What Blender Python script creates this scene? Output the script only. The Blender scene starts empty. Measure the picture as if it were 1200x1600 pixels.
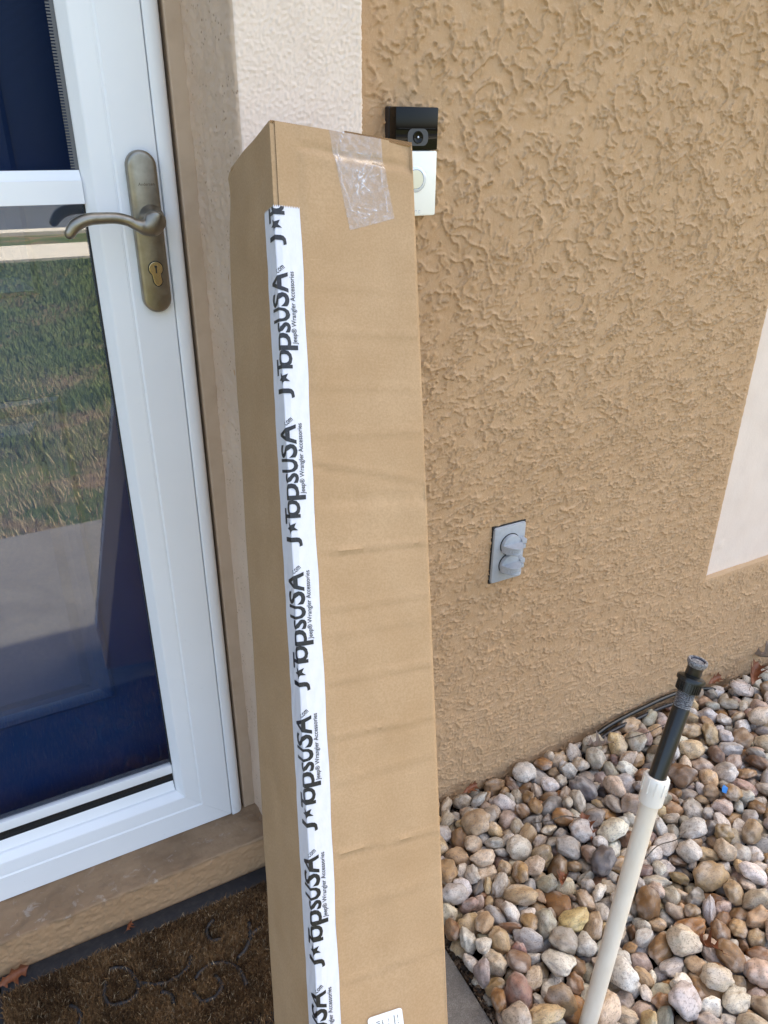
import bpy, bmesh, math, random
import numpy as np
from mathutils import Matrix, Vector

# ---------------------------------------------------------------- camera, sky, sun, exposure
sc = bpy.context.scene
COL = sc.collection
cam_d = bpy.data.cameras.new('camera'); cam = bpy.data.objects.new('camera', cam_d); COL.objects.link(cam)
CAMPOS = Vector((0.0, -0.97, 1.261))
_r = Vector((0.8836064, -0.4681703, 0.0075057)); _d = Vector((-0.2025449, -0.3966296, -0.8953550)); _f = Vector((0.4221556, 0.7896211, -0.4452900))
cam.matrix_world = Matrix(((_r.x, -_d.x, -_f.x, CAMPOS.x), (_r.y, -_d.y, -_f.y, CAMPOS.y), (_r.z, -_d.z, -_f.z, CAMPOS.z), (0, 0, 0, 1)))
cam_d.sensor_fit = 'HORIZONTAL'; cam_d.sensor_width = 36.0; cam_d.lens = 1193.23 / 1200 * 36.0
cam_d.clip_start = 0.02; cam_d.clip_end = 500
sc.camera = cam
SUN_EL, SUN_AZ = math.radians(55), math.radians(74)      # azimuth measured from +Y (behind the house) towards +X
world = bpy.data.worlds.new('World'); sc.world = world; world.use_nodes = True
wn = world.node_tree.nodes; wl = world.node_tree.links
sky = wn.new('ShaderNodeTexSky'); sky.sky_type = 'NISHITA'; sky.sun_disc = False
sky.sun_elevation = SUN_EL; sky.sun_rotation = SUN_AZ; sky.air_density = 1.0; sky.dust_density = 4.0; sky.ozone_density = 0.6
wl.new(sky.outputs[0], wn['Background'].inputs[0]); wn['Background'].inputs[1].default_value = 0.15
sun_d = bpy.data.lights.new('sun', 'SUN'); sun = bpy.data.objects.new('sun', sun_d); COL.objects.link(sun)
sun_d.energy = 3.0; sun_d.angle = math.radians(0.53); sun_d.color = (1.0, 0.95, 0.86)
_s = Vector((math.sin(SUN_AZ) * math.cos(SUN_EL), math.cos(SUN_AZ) * math.cos(SUN_EL), math.sin(SUN_EL)))
sun.rotation_euler = _s.to_track_quat('Z', 'Y').to_euler(); sun.location = (0, 8, 12)
vs = sc.view_settings; vs.view_transform = 'Standard'; vs.look = 'None'; vs.gamma = 1.0; vs.exposure = 2.05
vs.use_white_balance = True; vs.white_balance_temperature = 6850; vs.white_balance_tint = 8
vs.use_curve_mapping = False
sc.cycles.max_bounces = 8; sc.cycles.transparent_max_bounces = 12; sc.cycles.use_denoising = True; sc.cycles.use_adaptive_sampling = False; sc.cycles.sample_clamp_indirect = 4.0
sc.cycles.caustics_reflective = False; sc.cycles.caustics_refractive = False

rng = np.random.RandomState(5); random.seed(5)

# ---------------------------------------------------------------- helpers
def tag(o, label=None, cat=None, group=None, kind=None):
    if label: o['label'] = label
    if cat: o['category'] = cat
    if group: o['group'] = group
    if kind: o['kind'] = kind
    return o
def empty(name, loc=(0, 0, 0)):
    o = bpy.data.objects.new(name, None); COL.objects.link(o); o.location = loc; o.empty_display_size = .05
    return o
def link(name, me, mats=None, parent=None, smooth=False, world=True):
    o = bpy.data.objects.new(name, me); COL.objects.link(o)
    for m in (mats if isinstance(mats, (list, tuple)) else [mats] if mats else []): me.materials.append(m)
    if parent is not None:
        o.parent = parent
        if world:                                    # mesh is written in world coordinates
            o.matrix_parent_inverse = Matrix.Identity(4)
            mw = parent_matrix(parent).inverted(); me.transform(mw)
    if smooth: me.polygons.foreach_set('use_smooth', np.ones(len(me.polygons), bool))
    return o
def parent_matrix(p):
    m = Matrix.LocRotScale(p.location, p.rotation_quaternion if p.rotation_mode == 'QUATERNION' else p.rotation_euler, p.scale)
    return parent_matrix(p.parent) @ m if p.parent else m
def mesh(name, v, f):
    me = bpy.data.meshes.new(name); me.from_pydata([tuple(map(float, a)) for a in v], [], [tuple(map(int, q)) for q in f]); me.update(); return me
def fastmesh(name, V, F):
    """V (n,3) array, F (m,k) array of k-gons"""
    V = np.asarray(V, np.float32); F = np.asarray(F, np.int32); k = F.shape[1]
    me = bpy.data.meshes.new(name); me.vertices.add(len(V)); me.vertices.foreach_set('co', V.ravel())
    me.loops.add(F.size); me.loops.foreach_set('vertex_index', F.ravel())
    me.polygons.add(len(F)); me.polygons.foreach_set('loop_start', np.arange(len(F), dtype=np.int32) * k)
    me.update(calc_edges=True); me.validate(); return me
def gridfaces(nu, nv, keep=None, flip=False):
    i = np.arange(nu - 1)[:, None] * nv + np.arange(nv - 1)[None]
    F = np.stack([i, i + nv, i + nv + 1, i + 1], -1)
    if flip: F = F[..., ::-1]
    F = F.reshape(-1, 4)
    if keep is not None: F = F[keep.ravel()]
    return F
class MB:
    """collects shapes into one mesh"""
    def __init__(s): s.v = []; s.f = []
    def add(s, v, f):
        n = len(s.v); s.v += [tuple(map(float, a)) for a in v]; s.f += [tuple(int(i) + n for i in q) for q in f]; return s
    def box(s, lo, hi, bev=0.0):
        if bev <= 0:
            x0, y0, z0 = lo; x1, y1, z1 = hi
            v = [(x, y, z) for x in (x0, x1) for y in (y0, y1) for z in (z0, z1)]
            return s.add(v, [(0, 1, 3, 2), (4, 6, 7, 5), (0, 4, 5, 1), (2, 3, 7, 6), (0, 2, 6, 4), (1, 5, 7, 3)])
        bm = bmesh.new(); bmesh.ops.create_cube(bm, size=1)
        c = [(a + b) / 2 for a, b in zip(lo, hi)]; d = [b - a for a, b in zip(lo, hi)]
        for q in bm.verts: q.co = Vector([c[i] + q.co[i] * d[i] for i in range(3)])
        bmesh.ops.bevel(bm, geom=bm.edges[:], offset=bev, segments=2, profile=.6, affect='EDGES')
        bm.verts.index_update(); s.add([q.co for q in bm.verts], [[q.index for q in f.verts] for f in bm.faces]); bm.free(); return s
    def prism(s, pts, y0, y1, axis='y', bev=0.0):
        """closed outline in (x,z), extruded from y0 (front) to y1; optional bevel on the front rim"""
        n = len(pts); P = np.array(pts, float)
        rings = []
        if bev > 0:
            c = P.mean(0); nx = np.roll(P, -1, 0) - np.roll(P, 1, 0); nx /= np.linalg.norm(nx, axis=1)[:, None] + 1e-9
            nrm = np.stack([nx[:, 1], -nx[:, 0]], 1); sgn = np.sign(((P - c) * nrm).sum()); nrm *= sgn
            for k in range(4):
                a = k / 3 * math.pi / 2; rings.append((P - nrm * bev * (1 - math.sin(a)), y0 + bev * (1 - math.cos(a))))
        else: rings.append((P, y0))
        rings.append((P, y1)); v = []; f = []
        for Q, y in rings: v += [(a, y, b) for a, b in Q]
        for r in range(len(rings) - 1):
            for i in range(n): f.append((r * n + i, r * n + (i + 1) % n, (r + 1) * n + (i + 1) % n, (r + 1) * n + i))
        f.append(tuple(range(n))[::-1]); m = (len(rings) - 1) * n; f.append(tuple(range(m, m + n)))
        return s.add(v, f)
    def lathe(s, prof, seg=24, M=None):
        """prof: (r, z) pairs, axis z"""
        v = []; f = []
        for r, z in prof:
            for k in range(seg):
                a = 2 * math.pi * k / seg; v.append(Vector((r * math.cos(a), r * math.sin(a), z)))
        for i in range(len(prof) - 1):
            for k in range(seg): f.append((i * seg + k, i * seg + (k + 1) % seg, (i + 1) * seg + (k + 1) % seg, (i + 1) * seg + k))
        f.append(tuple(range(seg))[::-1]); m = (len(prof) - 1) * seg; f.append(tuple(range(m, m + seg)))
        if M is not None: v = [M @ q for q in v]
        return s.add(v, f)
    def tube(s, pts, rad, seg=12, ry=None):
        """swept round (or elliptic: rad across, ry along y) section through pts"""
        pts = [Vector(p) for p in pts]; n = len(pts); v = []; f = []
        up = Vector((0, 0, 1)); prev = None
        for i, p in enumerate(pts):
            t = (pts[min(i + 1, n - 1)] - pts[max(i - 1, 0)]).normalized()
            a = prev if prev else (Vector((0, 1, 0)) if abs(t.y) < .9 else Vector((1, 0, 0)))
            a = (a - t * a.dot(t)).normalized(); prev = a; b = t.cross(a)
            r = rad[i] if hasattr(rad, '__len__') else rad; r2 = (ry[i] if hasattr(ry, '__len__') else ry) if ry is not None else r
            for k in range(seg):
                w = 2 * math.pi * k / seg; v.append(p + a * (r2 * math.cos(w)) + b * (r * math.sin(w)))
        for i in range(n - 1):
            for k in range(seg): f.append((i * seg + k, i * seg + (k + 1) % seg, (i + 1) * seg + (k + 1) % seg, (i + 1) * seg + k))
        f.append(tuple(range(seg))[::-1]); m = (n - 1) * seg; f.append(tuple(range(m, m + seg)))
        return s.add(v, f)
    def build(s, name, mat, parent=None, smooth=False, world=True, angle=None):
        me = mesh(name, s.v, s.f); bm = bmesh.new(); bm.from_mesh(me); bmesh.ops.recalc_face_normals(bm, faces=bm.faces[:])
        if angle is not None:
            for e in bm.edges: e.smooth = not (len(e.link_faces) == 2 and e.calc_face_angle(0) > math.radians(angle))
        bm.to_mesh(me); bm.free()
        return link(name, me, mat, parent, smooth or angle is not None, world)
def smoothcurve(pts, n=8):
    P = [np.array(p, float) for p in pts]; P = [2 * P[0] - P[1]] + P + [2 * P[-1] - P[-2]]; out = []
    for i in range(1, len(P) - 2):
        for k in range(n):
            t = k / n; a, b, c, d = P[i - 1], P[i], P[i + 1], P[i + 2]
            out.append(.5 * ((2 * b) + (-a + c) * t + (2 * a - 5 * b + 4 * c - d) * t * t + (-a + 3 * b - 3 * c + d) * t ** 3))
    out.append(P[-2]); return out
def sstep(a, b, x):
    t = np.clip((x - a) / (b - a), 0, 1); return t * t * (3 - 2 * t)
def perlin(x, y, seed=0):
    tab = np.random.RandomState(seed).permutation(512); ang = np.random.RandomState(seed + 1).uniform(0, 2 * np.pi, 512)
    xi = np.floor(x).astype(np.int64); yi = np.floor(y).astype(np.int64); xf = x - xi; yf = y - yi
    def g(ix, iy, dx, dy):
        h = ang[tab[(tab[ix & 511] + iy) & 511]]; return np.cos(h) * dx + np.sin(h) * dy
    u = xf ** 3 * (xf * (xf * 6 - 15) + 10); w = yf ** 3 * (yf * (yf * 6 - 15) + 10)
    a = g(xi, yi, xf, yf); b = g(xi + 1, yi, xf - 1, yf); c = g(xi, yi + 1, xf, yf - 1); d = g(xi + 1, yi + 1, xf - 1, yf - 1)
    return ((a * (1 - u) + b * u) * (1 - w) + (c * (1 - u) + d * u) * w) * 1.5
def fbm(x, y, o=4, seed=0, gain=.5):
    s = 0; a = 1
    for i in range(o): s = s + a * perlin(x * 2 ** i + 17.3 * i, y * 2 ** i - 9.1 * i, seed + 2 * i); a *= gain
    return s

# ---------------------------------------------------------------- materials
def srgb(r, g, b):
    return tuple((c / 255 / 12.92 if c / 255 <= .04045 else ((c / 255 + .055) / 1.055) ** 2.4) for c in (r, g, b)) + (1,)
class Mat:
    def __init__(s, name, base=(.5, .5, .5, 1), rough=.6, metal=0, spec=.5):
        s.m = bpy.data.materials.new(name); s.m.use_nodes = True; s.nt = s.m.node_tree; s.n = s.nt.nodes; s.l = s.nt.links
        s.b = s.n['Principled BSDF']; s.b.inputs['Base Color'].default_value = base; s.b.inputs['Roughness'].default_value = rough
        s.b.inputs['Metallic'].default_value = metal; s.b.inputs['Specular IOR Level'].default_value = spec; s.bump_in = None
        s.tc = s.n.new('ShaderNodeTexCoord'); s.vec = s.tc.outputs['Object']
    def mapping(s, scale=(1, 1, 1), rot=(0, 0, 0)):
        q = s.n.new('ShaderNodeMapping'); q.inputs['Scale'].default_value = scale; q.inputs['Rotation'].default_value = rot; s.l.new(s.vec, q.inputs[0]); return q.outputs[0]
    def noise(s, scale, detail=4, rough=.55, dist=0, vec=None):
        q = s.n.new('ShaderNodeTexNoise'); q.inputs['Scale'].default_value = scale; q.inputs['Detail'].default_value = detail
        q.inputs['Roughness'].default_value = rough; q.inputs['Distortion'].default_value = dist; s.l.new(vec or s.vec, q.inputs['Vector']); return q.outputs['Fac']
    def voronoi(s, scale, feature='F1', vec=None, rand=1):
        q = s.n.new('ShaderNodeTexVoronoi'); q.feature = feature; q.inputs['Scale'].default_value = scale; q.inputs['Randomness'].default_value = rand; s.l.new(vec or s.vec, q.inputs['Vector']); return q.outputs['Distance']
    def ramp(s, fac, stops, interp='LINEAR'):
        q = s.n.new('ShaderNodeValToRGB'); e = q.color_ramp.elements; q.color_ramp.interpolation = interp
        while len(e) < len(stops): e.new(.5)
        for i, (p, c) in enumerate(stops): e[i].position = p; e[i].color = c if hasattr(c, '__len__') else (c, c, c, 1)
        s.l.new(fac, q.inputs[0]); return q.outputs[0]
    def mix(s, fac, a, b, mode='MIX'):
        q = s.n.new('ShaderNodeMix'); q.data_type = 'RGBA'; q.blend_type = mode
        for sock, val in ((q.inputs[0], fac), (q.inputs[6], a), (q.inputs[7], b)):
            if isinstance(val, bpy.types.NodeSocket): s.l.new(val, sock)
            else: sock.default_value = val
        return q.outputs[2]
    def math(s, op, a, b=0.0):
        q = s.n.new('ShaderNodeMath'); q.operation = op
        for sock, val in ((q.inputs[0], a), (q.inputs[1], b)):
            if isinstance(val, bpy.types.NodeSocket): s.l.new(val, sock)
            else: sock.default_value = val
        return q.outputs[0]
    def color(s, c): s.l.new(c, s.b.inputs['Base Color']); return s
    def rough(s, c): s.l.new(c, s.b.inputs['Roughness']); return s
    def bump(s, h, strength=.5, dist=.001):
        q = s.n.new('ShaderNodeBump'); q.inputs['Strength'].default_value = strength; q.inputs['Distance'].default_value = dist; s.l.new(h, q.inputs['Height'])
        if s.bump_in: s.l.new(s.bump_in, q.inputs['Normal'])
        s.bump_in = q.outputs[0]; s.l.new(s.bump_in, s.b.inputs['Normal']); return s

M = {}
# tan stucco
TAN = srgb(184, 148, 112)
t = Mat('tan_stucco', TAN, .8, spec=.25)
v = t.mix(t.ramp(t.noise(3.0, 3), [(.3, 0), (.7, 1)]), srgb(179, 145, 108), srgb(188, 154, 117))
v = t.mix(t.ramp(t.noise(60, 5), [(.35, .0), (.75, .35)]), v, srgb(194, 168, 142))
v = t.mix(t.ramp(t.noise(380, 3, .7), [(.57, 0), (.70, .35)]), v, srgb(208, 182, 152))  # pale worn speckles, painted as highlights on the grain
t.color(v); t.bump(t.noise(420, 4, .7), .6, .0014); t.bump(t.voronoi(700), .25, .0008); M['tan'] = t.m
# tan stucco with coarse relief for the far, unseen stretches of wall
t = Mat('tan_stucco_far', TAN, .8, spec=.25); t.bump(t.noise(40, 5, .6, 1.0), 1.0, .006); t.bump(t.noise(420, 4), .5, .001); M['tan_far'] = t.m
# beige stucco band
t = Mat('beige_stucco', srgb(218, 204, 192), .75, spec=.25)
t.color(t.mix(t.ramp(t.noise(25, 4), [(.4, 0), (.75, .5)]), srgb(226, 209, 194), srgb(214, 195, 179))); t.bump(t.noise(700, 3), .4, .0006); M['beige'] = t.m
# beige reveal, smoother with specks of grime; base darkened as side-facing shade
t = Mat('shaded_beige_reveal', srgb(206, 186, 168), .7, spec=.25)
v = t.mix(t.ramp(t.noise(9, 3), [(.35, 0), (.75, .6)]), srgb(206, 182, 160), srgb(186, 161, 139))
sp = t.math('MULTIPLY', t.ramp(t.voronoi(160), [(.10, 1), (.30, 0)]), t.ramp(t.noise(34, 4, .65), [(.50, 0), (.58, 1)]))
v = t.mix(t.math('MULTIPLY', sp, .75), v, srgb(120, 92, 72)); t.color(v); t.bump(t.noise(260, 4), .4, .0012); t.bump(t.noise(50, 3), .6, .002); M['reveal'] = t.m
# right panel
t = Mat('panel_beige', srgb(224, 208, 194), .7, spec=.3); t.color(t.mix(t.ramp(t.noise(14, 4), [(.35, 0), (.75, .5)]), srgb(226, 211, 198), srgb(214, 196, 182)))
t.bump(t.noise(180, 4), .3, .0012); t.bump(t.noise(900, 2), .3, .0004); M['panel'] = t.m
t = Mat('painted_trim', srgb(176, 145, 113), .55); t.color(t.mix(t.ramp(t.noise(30, 4), [(.4, 0), (.8, .6)]), srgb(192, 168, 144), srgb(170, 144, 118))); t.bump(t.noise(200, 3), .3, .0006); M['trim'] = t.m
# step paint
t = Mat('step_paint', srgb(150, 118, 90), .7, spec=.3)
sepz = t.n.new('ShaderNodeSeparateXYZ'); t.l.new(t.vec, sepz.inputs[0])
v = t.mix(t.ramp(t.noise(10, 5, .6), [(.35, 0), (.7, 1)]), srgb(128, 104, 80), srgb(154, 127, 99))
v = t.mix(t.ramp(sepz.outputs['Z'], [(.0, 1), (.0765, 1), (.0795, 0)]), v, srgb(172, 138, 104))
v = t.mix(t.ramp(t.noise(70, 5, .7, .6), [(.60, 0), (.70, .5)]), v, srgb(112, 92, 78))
chip = t.math('MULTIPLY', t.ramp(t.noise(46, 6, .7, .8), [(.57, 0), (.66, .7)]), t.ramp(sepz.outputs['Z'], [(.0, 0), (.0755, 0), (.0785, .9), (.0816, .8), (.0828, .0)]))
v = t.mix(chip, v, srgb(196, 188, 180)); t.color(v); t.bump(t.noise(120, 5, .6, .5), .6, .002); M['step'] = t.m
# vinyl / aluminium white
t = Mat('white_enamel', (.83, .84, .86, 1), .34, spec=.5)
v = t.mix(t.ramp(t.noise(6, 4), [(.35, 0), (.8, .5)]), (.88, .89, .905, 1), (.82, .825, .83, 1))
v = t.mix(t.ramp(t.noise(130, 4, .6), [(.70, 0), (.78, .25)]), v, (.5, .48, .45, 1)); t.color(v)
t.rough(t.ramp(t.noise(40, 4), [(.3, .28), (.7, .44)])); t.bump(t.noise(300, 2), .05, .0004); M['white'] = t.m
t = Mat('black_rubber_gasket', (.012, .012, .014, 1), .6); M['gasket'] = t.m
# window glass: a thin pane
def glass_mat(name, tint):
    t = Mat(name); t.n.remove(t.b)
    lw = t.n.new('ShaderNodeLayerWeight'); lw.inputs[0].default_value = .5; p5 = t.math('POWER', lw.outputs['Facing'], 5.0); fr = t.math('ADD', t.math('MULTIPLY', p5, .84), .16)
    tr = t.n.new('ShaderNodeBsdfTransparent'); tr.inputs[0].default_value = tint
    gl = t.n.new('ShaderNodeBsdfGlossy'); gl.inputs['Roughness'].default_value = .004
    mx = t.n.new('ShaderNodeMixShader'); t.l.new(fr, mx.inputs[0]); t.l.new(tr.outputs[0], mx.inputs[1]); t.l.new(gl.outputs[0], mx.inputs[2])
    t.l.new(mx.outputs[0], t.n['Material Output'].inputs['Surface']); return t.m
M['glass'] = glass_mat('clear_pane', (.93, .96, .95, 1))
t = Mat('fly_screen', (.004, .006, .012, 1), .8, spec=.1)
tr = t.n.new('ShaderNodeBsdfTransparent'); mx = t.n.new('ShaderNodeMixShader')
wv = t.n.new('ShaderNodeTexWave'); wv.bands_direction = 'X'; wv.inputs['Scale'].default_value = 300; t.l.new(t.vec, wv.inputs['Vector'])
wv2 = t.n.new('ShaderNodeTexWave'); wv2.bands_direction = 'Z'; wv2.inputs['Scale'].default_value = 300; t.l.new(t.vec, wv2.inputs['Vector'])
wm = t.math('MAXIMUM', wv.outputs['Fac'], wv2.outputs['Fac']); t.l.new(t.ramp(wm, [(.35, .05), (.8, .75)]), mx.inputs[0])
t.l.new(tr.outputs[0], mx.inputs[1]); t.l.new(t.b.outputs[0], mx.inputs[2]); t.l.new(mx.outputs[0], t.n['Material Output'].inputs['Surface']); M['screen'] = t.m
t = Mat('screen_zip', (.12, .12, .125, 1), .6); M['zip'] = t.m
t = Mat('blue_door_paint', (.005, .048, .19, 1), .38); t.bump(t.noise(90, 3), .15, .0006); M['blue'] = t.m
t = Mat('brushed_nickel', srgb(160, 146, 124), .34, 1.0)
t.color(t.mix(t.ramp(t.noise(60, 4), [(.35, 0), (.75, .6)]), srgb(156, 149, 136), srgb(122, 114, 100))); t.rough(t.ramp(t.noise(200, 3), [(.3, .30), (.7, .44)])); t.bump(t.noise(900, 2), .06, .0003); M['nickel'] = t.m
t = Mat('brass_cylinder', srgb(205, 184, 140), .25, 1.0); M['brass'] = t.m
t = Mat('dark_slot', (.01, .01, .01, 1), .6); M['dark'] = t.m
t = Mat('engraving', srgb(84, 70, 54), .5, .6); M['engrave'] = t.m
# cardboard
def cardboard(name, flutes=False):
    t = Mat(name, srgb(184, 150, 108), .82, spec=.2)
    v = t.mix(t.ramp(t.noise(14, 4), [(.3, 0), (.75, 1)]), srgb(171, 141, 107), srgb(182, 153, 120))
    v = t.mix(t.ramp(t.noise(420, 3, .7), [(.38, .35), (.62, 0)]), v, srgb(146, 117, 82))
    v = t.mix(t.ramp(t.noise(1.0, 3, .6, 0, t.mapping((60, 60, 700))), [(.62, 0), (.72, .25)]), v, srgb(205, 174, 136))
    t.color(v); t.bump(t.noise(800, 3), .12, .0003)
    if not flutes: t.bump(t.noise(1.0, 2, .5, 0, t.mapping((3, 3, 120))), .16, .0016)
    return t
M['card'] = cardboard('kraft_cardboard').m
t = cardboard('cut_flutes', True)
wv = t.n.new('ShaderNodeTexWave'); wv.bands_direction = 'DIAGONAL'; wv.inputs['Scale'].default_value = 330; wv.inputs['Distortion'].default_value = 2; t.l.new(t.vec, wv.inputs['Vector'])
t.color(t.ramp(wv.outputs['Fac'], [(.25, srgb(92, 66, 42)), (.7, srgb(172, 136, 96))])); t.bump(wv.outputs['Fac'], .8, .001); M['flute'] = t.m
t = Mat('white_paper_tape', (.78, .775, .80, 1), .42, spec=.4)
t.color(t.mix(t.ramp(t.noise(90, 5, .7), [(.4, 0), (.8, .5)]), (.68, .68, .73, 1), (.58, .575, .61, 1)))
t.bump(t.noise(1.0, 4, .6, 1.2, t.mapping((300, 300, 90))), .35, .0007); M['tape'] = t.m
t = Mat('black_print', (.012, .011, .012, 1), .4)
t.color(t.mix(t.ramp(t.noise(500, 4, .7), [(.58, 0), (.72, .35)]), (.012, .011, .012, 1), (.2, .19, .19, 1))); M['ink'] = t.m
t = Mat('label_paper', (.8, .82, .84, 1), .4); M['label'] = t.m
t = Mat('clear_film'); t.n.remove(t.b)
tr = t.n.new('ShaderNodeBsdfTransparent'); tr.inputs[0].default_value = (.97, .97, .97, 1)
pb = t.n.new('ShaderNodeBsdfDiffuse'); pb.inputs[0].default_value = (.8, .8, .85, 1)
gl = t.n.new('ShaderNodeBsdfGlossy'); gl.inputs['Roughness'].default_value = .12
at = t.n.new('ShaderNodeAttribute'); at.attribute_name = 'Wrinkle'
nz = t.noise(160, 4, .6); bmp = t.n.new('ShaderNodeBump'); bmp.inputs['Strength'].default_value = .35; bmp.inputs['Distance'].default_value = .0012
t.l.new(t.noise(70, 4, .6, .6), bmp.inputs['Height']); t.l.new(bmp.outputs[0], gl.inputs['Normal'])
m1 = t.n.new('ShaderNodeMixShader'); fac = t.math('ADD', t.math('MULTIPLY', at.outputs['Fac'], .75), t.ramp(nz, [(.45, .05), (.75, .30)])); t.l.new(fac, m1.inputs[0])
t.l.new(tr.outputs[0], m1.inputs[1]); t.l.new(pb.outputs[0], m1.inputs[2])
lw = t.n.new('ShaderNodeLayerWeight'); lw.inputs[0].default_value = .5; t.l.new(bmp.outputs[0], lw.inputs['Normal']); frf = t.math('ADD', t.math('MULTIPLY', t.math('POWER', lw.outputs['Facing'], 5.0), .9), .05)
m2 = t.n.new('ShaderNodeMixShader'); t.l.new(frf, m2.inputs[0]); t.l.new(m1.outputs[0], m2.inputs[1]); t.l.new(gl.outputs[0], m2.inputs[2])
t.l.new(m2.outputs[0], t.n['Material Output'].inputs['Surface']); M['film'] = t.m
# doorbell, outlet
t = Mat('gloss_black', (.002, .002, .0025, 1), .05, spec=.22); M['gblack'] = t.m
t = Mat('matt_black', (.016, .017, .02, 1), .45); M['mblack'] = t.m
t = Mat('lens_surround', (.05, .055, .065, 1), .3); M['lens'] = t.m
t = Mat('cream_faceplate', (.86, .87, .80, 1), .38); M['face'] = t.m
t = Mat('button_ring', (.62, .68, .80, 1), .2, .4); M['ring'] = t.m
t = Mat('button_centre', (.74, .72, .56, 1), .3); M['btn'] = t.m
t = Mat('grey_outlet_paint', srgb(158, 166, 176), .5); t.color(t.mix(t.ramp(t.noise(120, 4), [(.45, 0), (.8, .6)]), srgb(166, 171, 177), srgb(148, 151, 154))); t.bump(t.noise(500, 3), .1, .0004); M['outlet'] = t.m
t = Mat('outlet_letter', srgb(188, 194, 202), .5); M['outlet_t'] = t.m
# riser
t = Mat('pvc_cream', (.78, .70, .57, 1), .45); t.color(t.mix(t.ramp(t.noise(1.0, 5, .6, 0, t.mapping((40, 40, 12))), [(.4, 0), (.8, .7)]), (.80, .73, .61, 1), (.66, .56, .42, 1))); t.bump(t.noise(300, 3), .08, .0004); M['pvc'] = t.m
t = Mat('pvc_coupling', (.82, .78, .70, 1), .4); M['pvcw'] = t.m
t = Mat('black_abs', (.010, .010, .009, 1), .28); t.color(t.mix(t.ramp(t.noise(140, 5, .7), [(.6, 0), (.75, .3)]), (.010, .010, .009, 1), (.12, .11, .09, 1))); t.bump(t.noise(220, 3), .12, .0005); M['abs'] = t.m
t = Mat('scuffed_nozzle', (.30, .31, .33, 1), .5); t.color(t.mix(t.ramp(t.noise(420, 4, .7), [(.4, 0), (.6, 1)]), (.05, .05, .055, 1), (.26, .26, .27, 1))); M['nozzle'] = t.m
t = Mat('nozzle_blue', (.006, .008, .035, 1), .25); M['nblue'] = t.m
# ground things
t = Mat('concrete', srgb(150, 146, 140), .85, spec=.25)
v = t.mix(t.ramp(t.noise(8, 5, .6), [(.3, 0), (.75, 1)]), srgb(118, 114, 109), srgb(150, 145, 138)); v = t.mix(t.ramp(t.noise(500, 3, .7), [(.42, .6), (.6, 0)]), v, srgb(84, 81, 78))
v = t.mix(t.ramp(t.noise(70, 5, .75), [(.40, .55), (.60, 0)]), v, srgb(92, 87, 80))
t.color(v); t.bump(t.noise(350, 5, .7), .7, .002); M['concrete'] = t.m
t = Mat('pale_concrete', srgb(200, 190, 174), .85); t.color(t.mix(t.noise(3, 5), srgb(190, 180, 164), srgb(208, 200, 186))); M['pale'] = t.m
t = Mat('asphalt', (.07, .075, .085, 1), .85); M['asphalt'] = t.m
t = Mat('soil', (.045, .032, .023, 1), .95, spec=.1); t.color(t.mix(t.noise(120, 5, .7), (.009, .007, .005, 1), (.045, .031, .021, 1))); t.bump(t.noise(160, 5, .7), 1, .006); M['soil'] = t.m
M['chip'] = None
t = Mat('lawn', (.06, .08, .02, 1), .9, spec=.1)
v = t.mix(t.ramp(t.noise(1.6, 5, .6), [(.35, 0), (.65, 1)]), (.07, .10, .028, 1), (.15, .16, .06, 1)); v = t.mix(t.ramp(t.noise(2.1, 4, .65, .5), [(.50, 0), (.62, 1)]), v, (.22, .16, .095, 1)); t.color(v); t.bump(t.noise(60, 5, .7), 1, .02); M['lawn'] = t.m
def attr_mat(name, rough, spec=.3, transl=False):
    t = Mat(name, rough=rough, spec=spec); a = t.n.new('ShaderNodeAttribute'); a.attribute_name = 'Col'; t.color(a.outputs['Color']); return t
M['blade'] = attr_mat('grass_blade', .7).m
M['chip'] = attr_mat('bark_chip', .85, .2).m
M['coir'] = attr_mat('coir_fibre', .75, .2).m
t = Mat('mat_rubber', (.012, .014, .018, 1), .55); t.color(t.mix(t.ramp(t.noise(90, 5, .7), [(.45, 0), (.8, .6)]), (.011, .013, .018, 1), (.05, .048, .045, 1))); t.bump(t.noise(400, 3), .4, .0008); M['rubber'] = t.m
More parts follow.
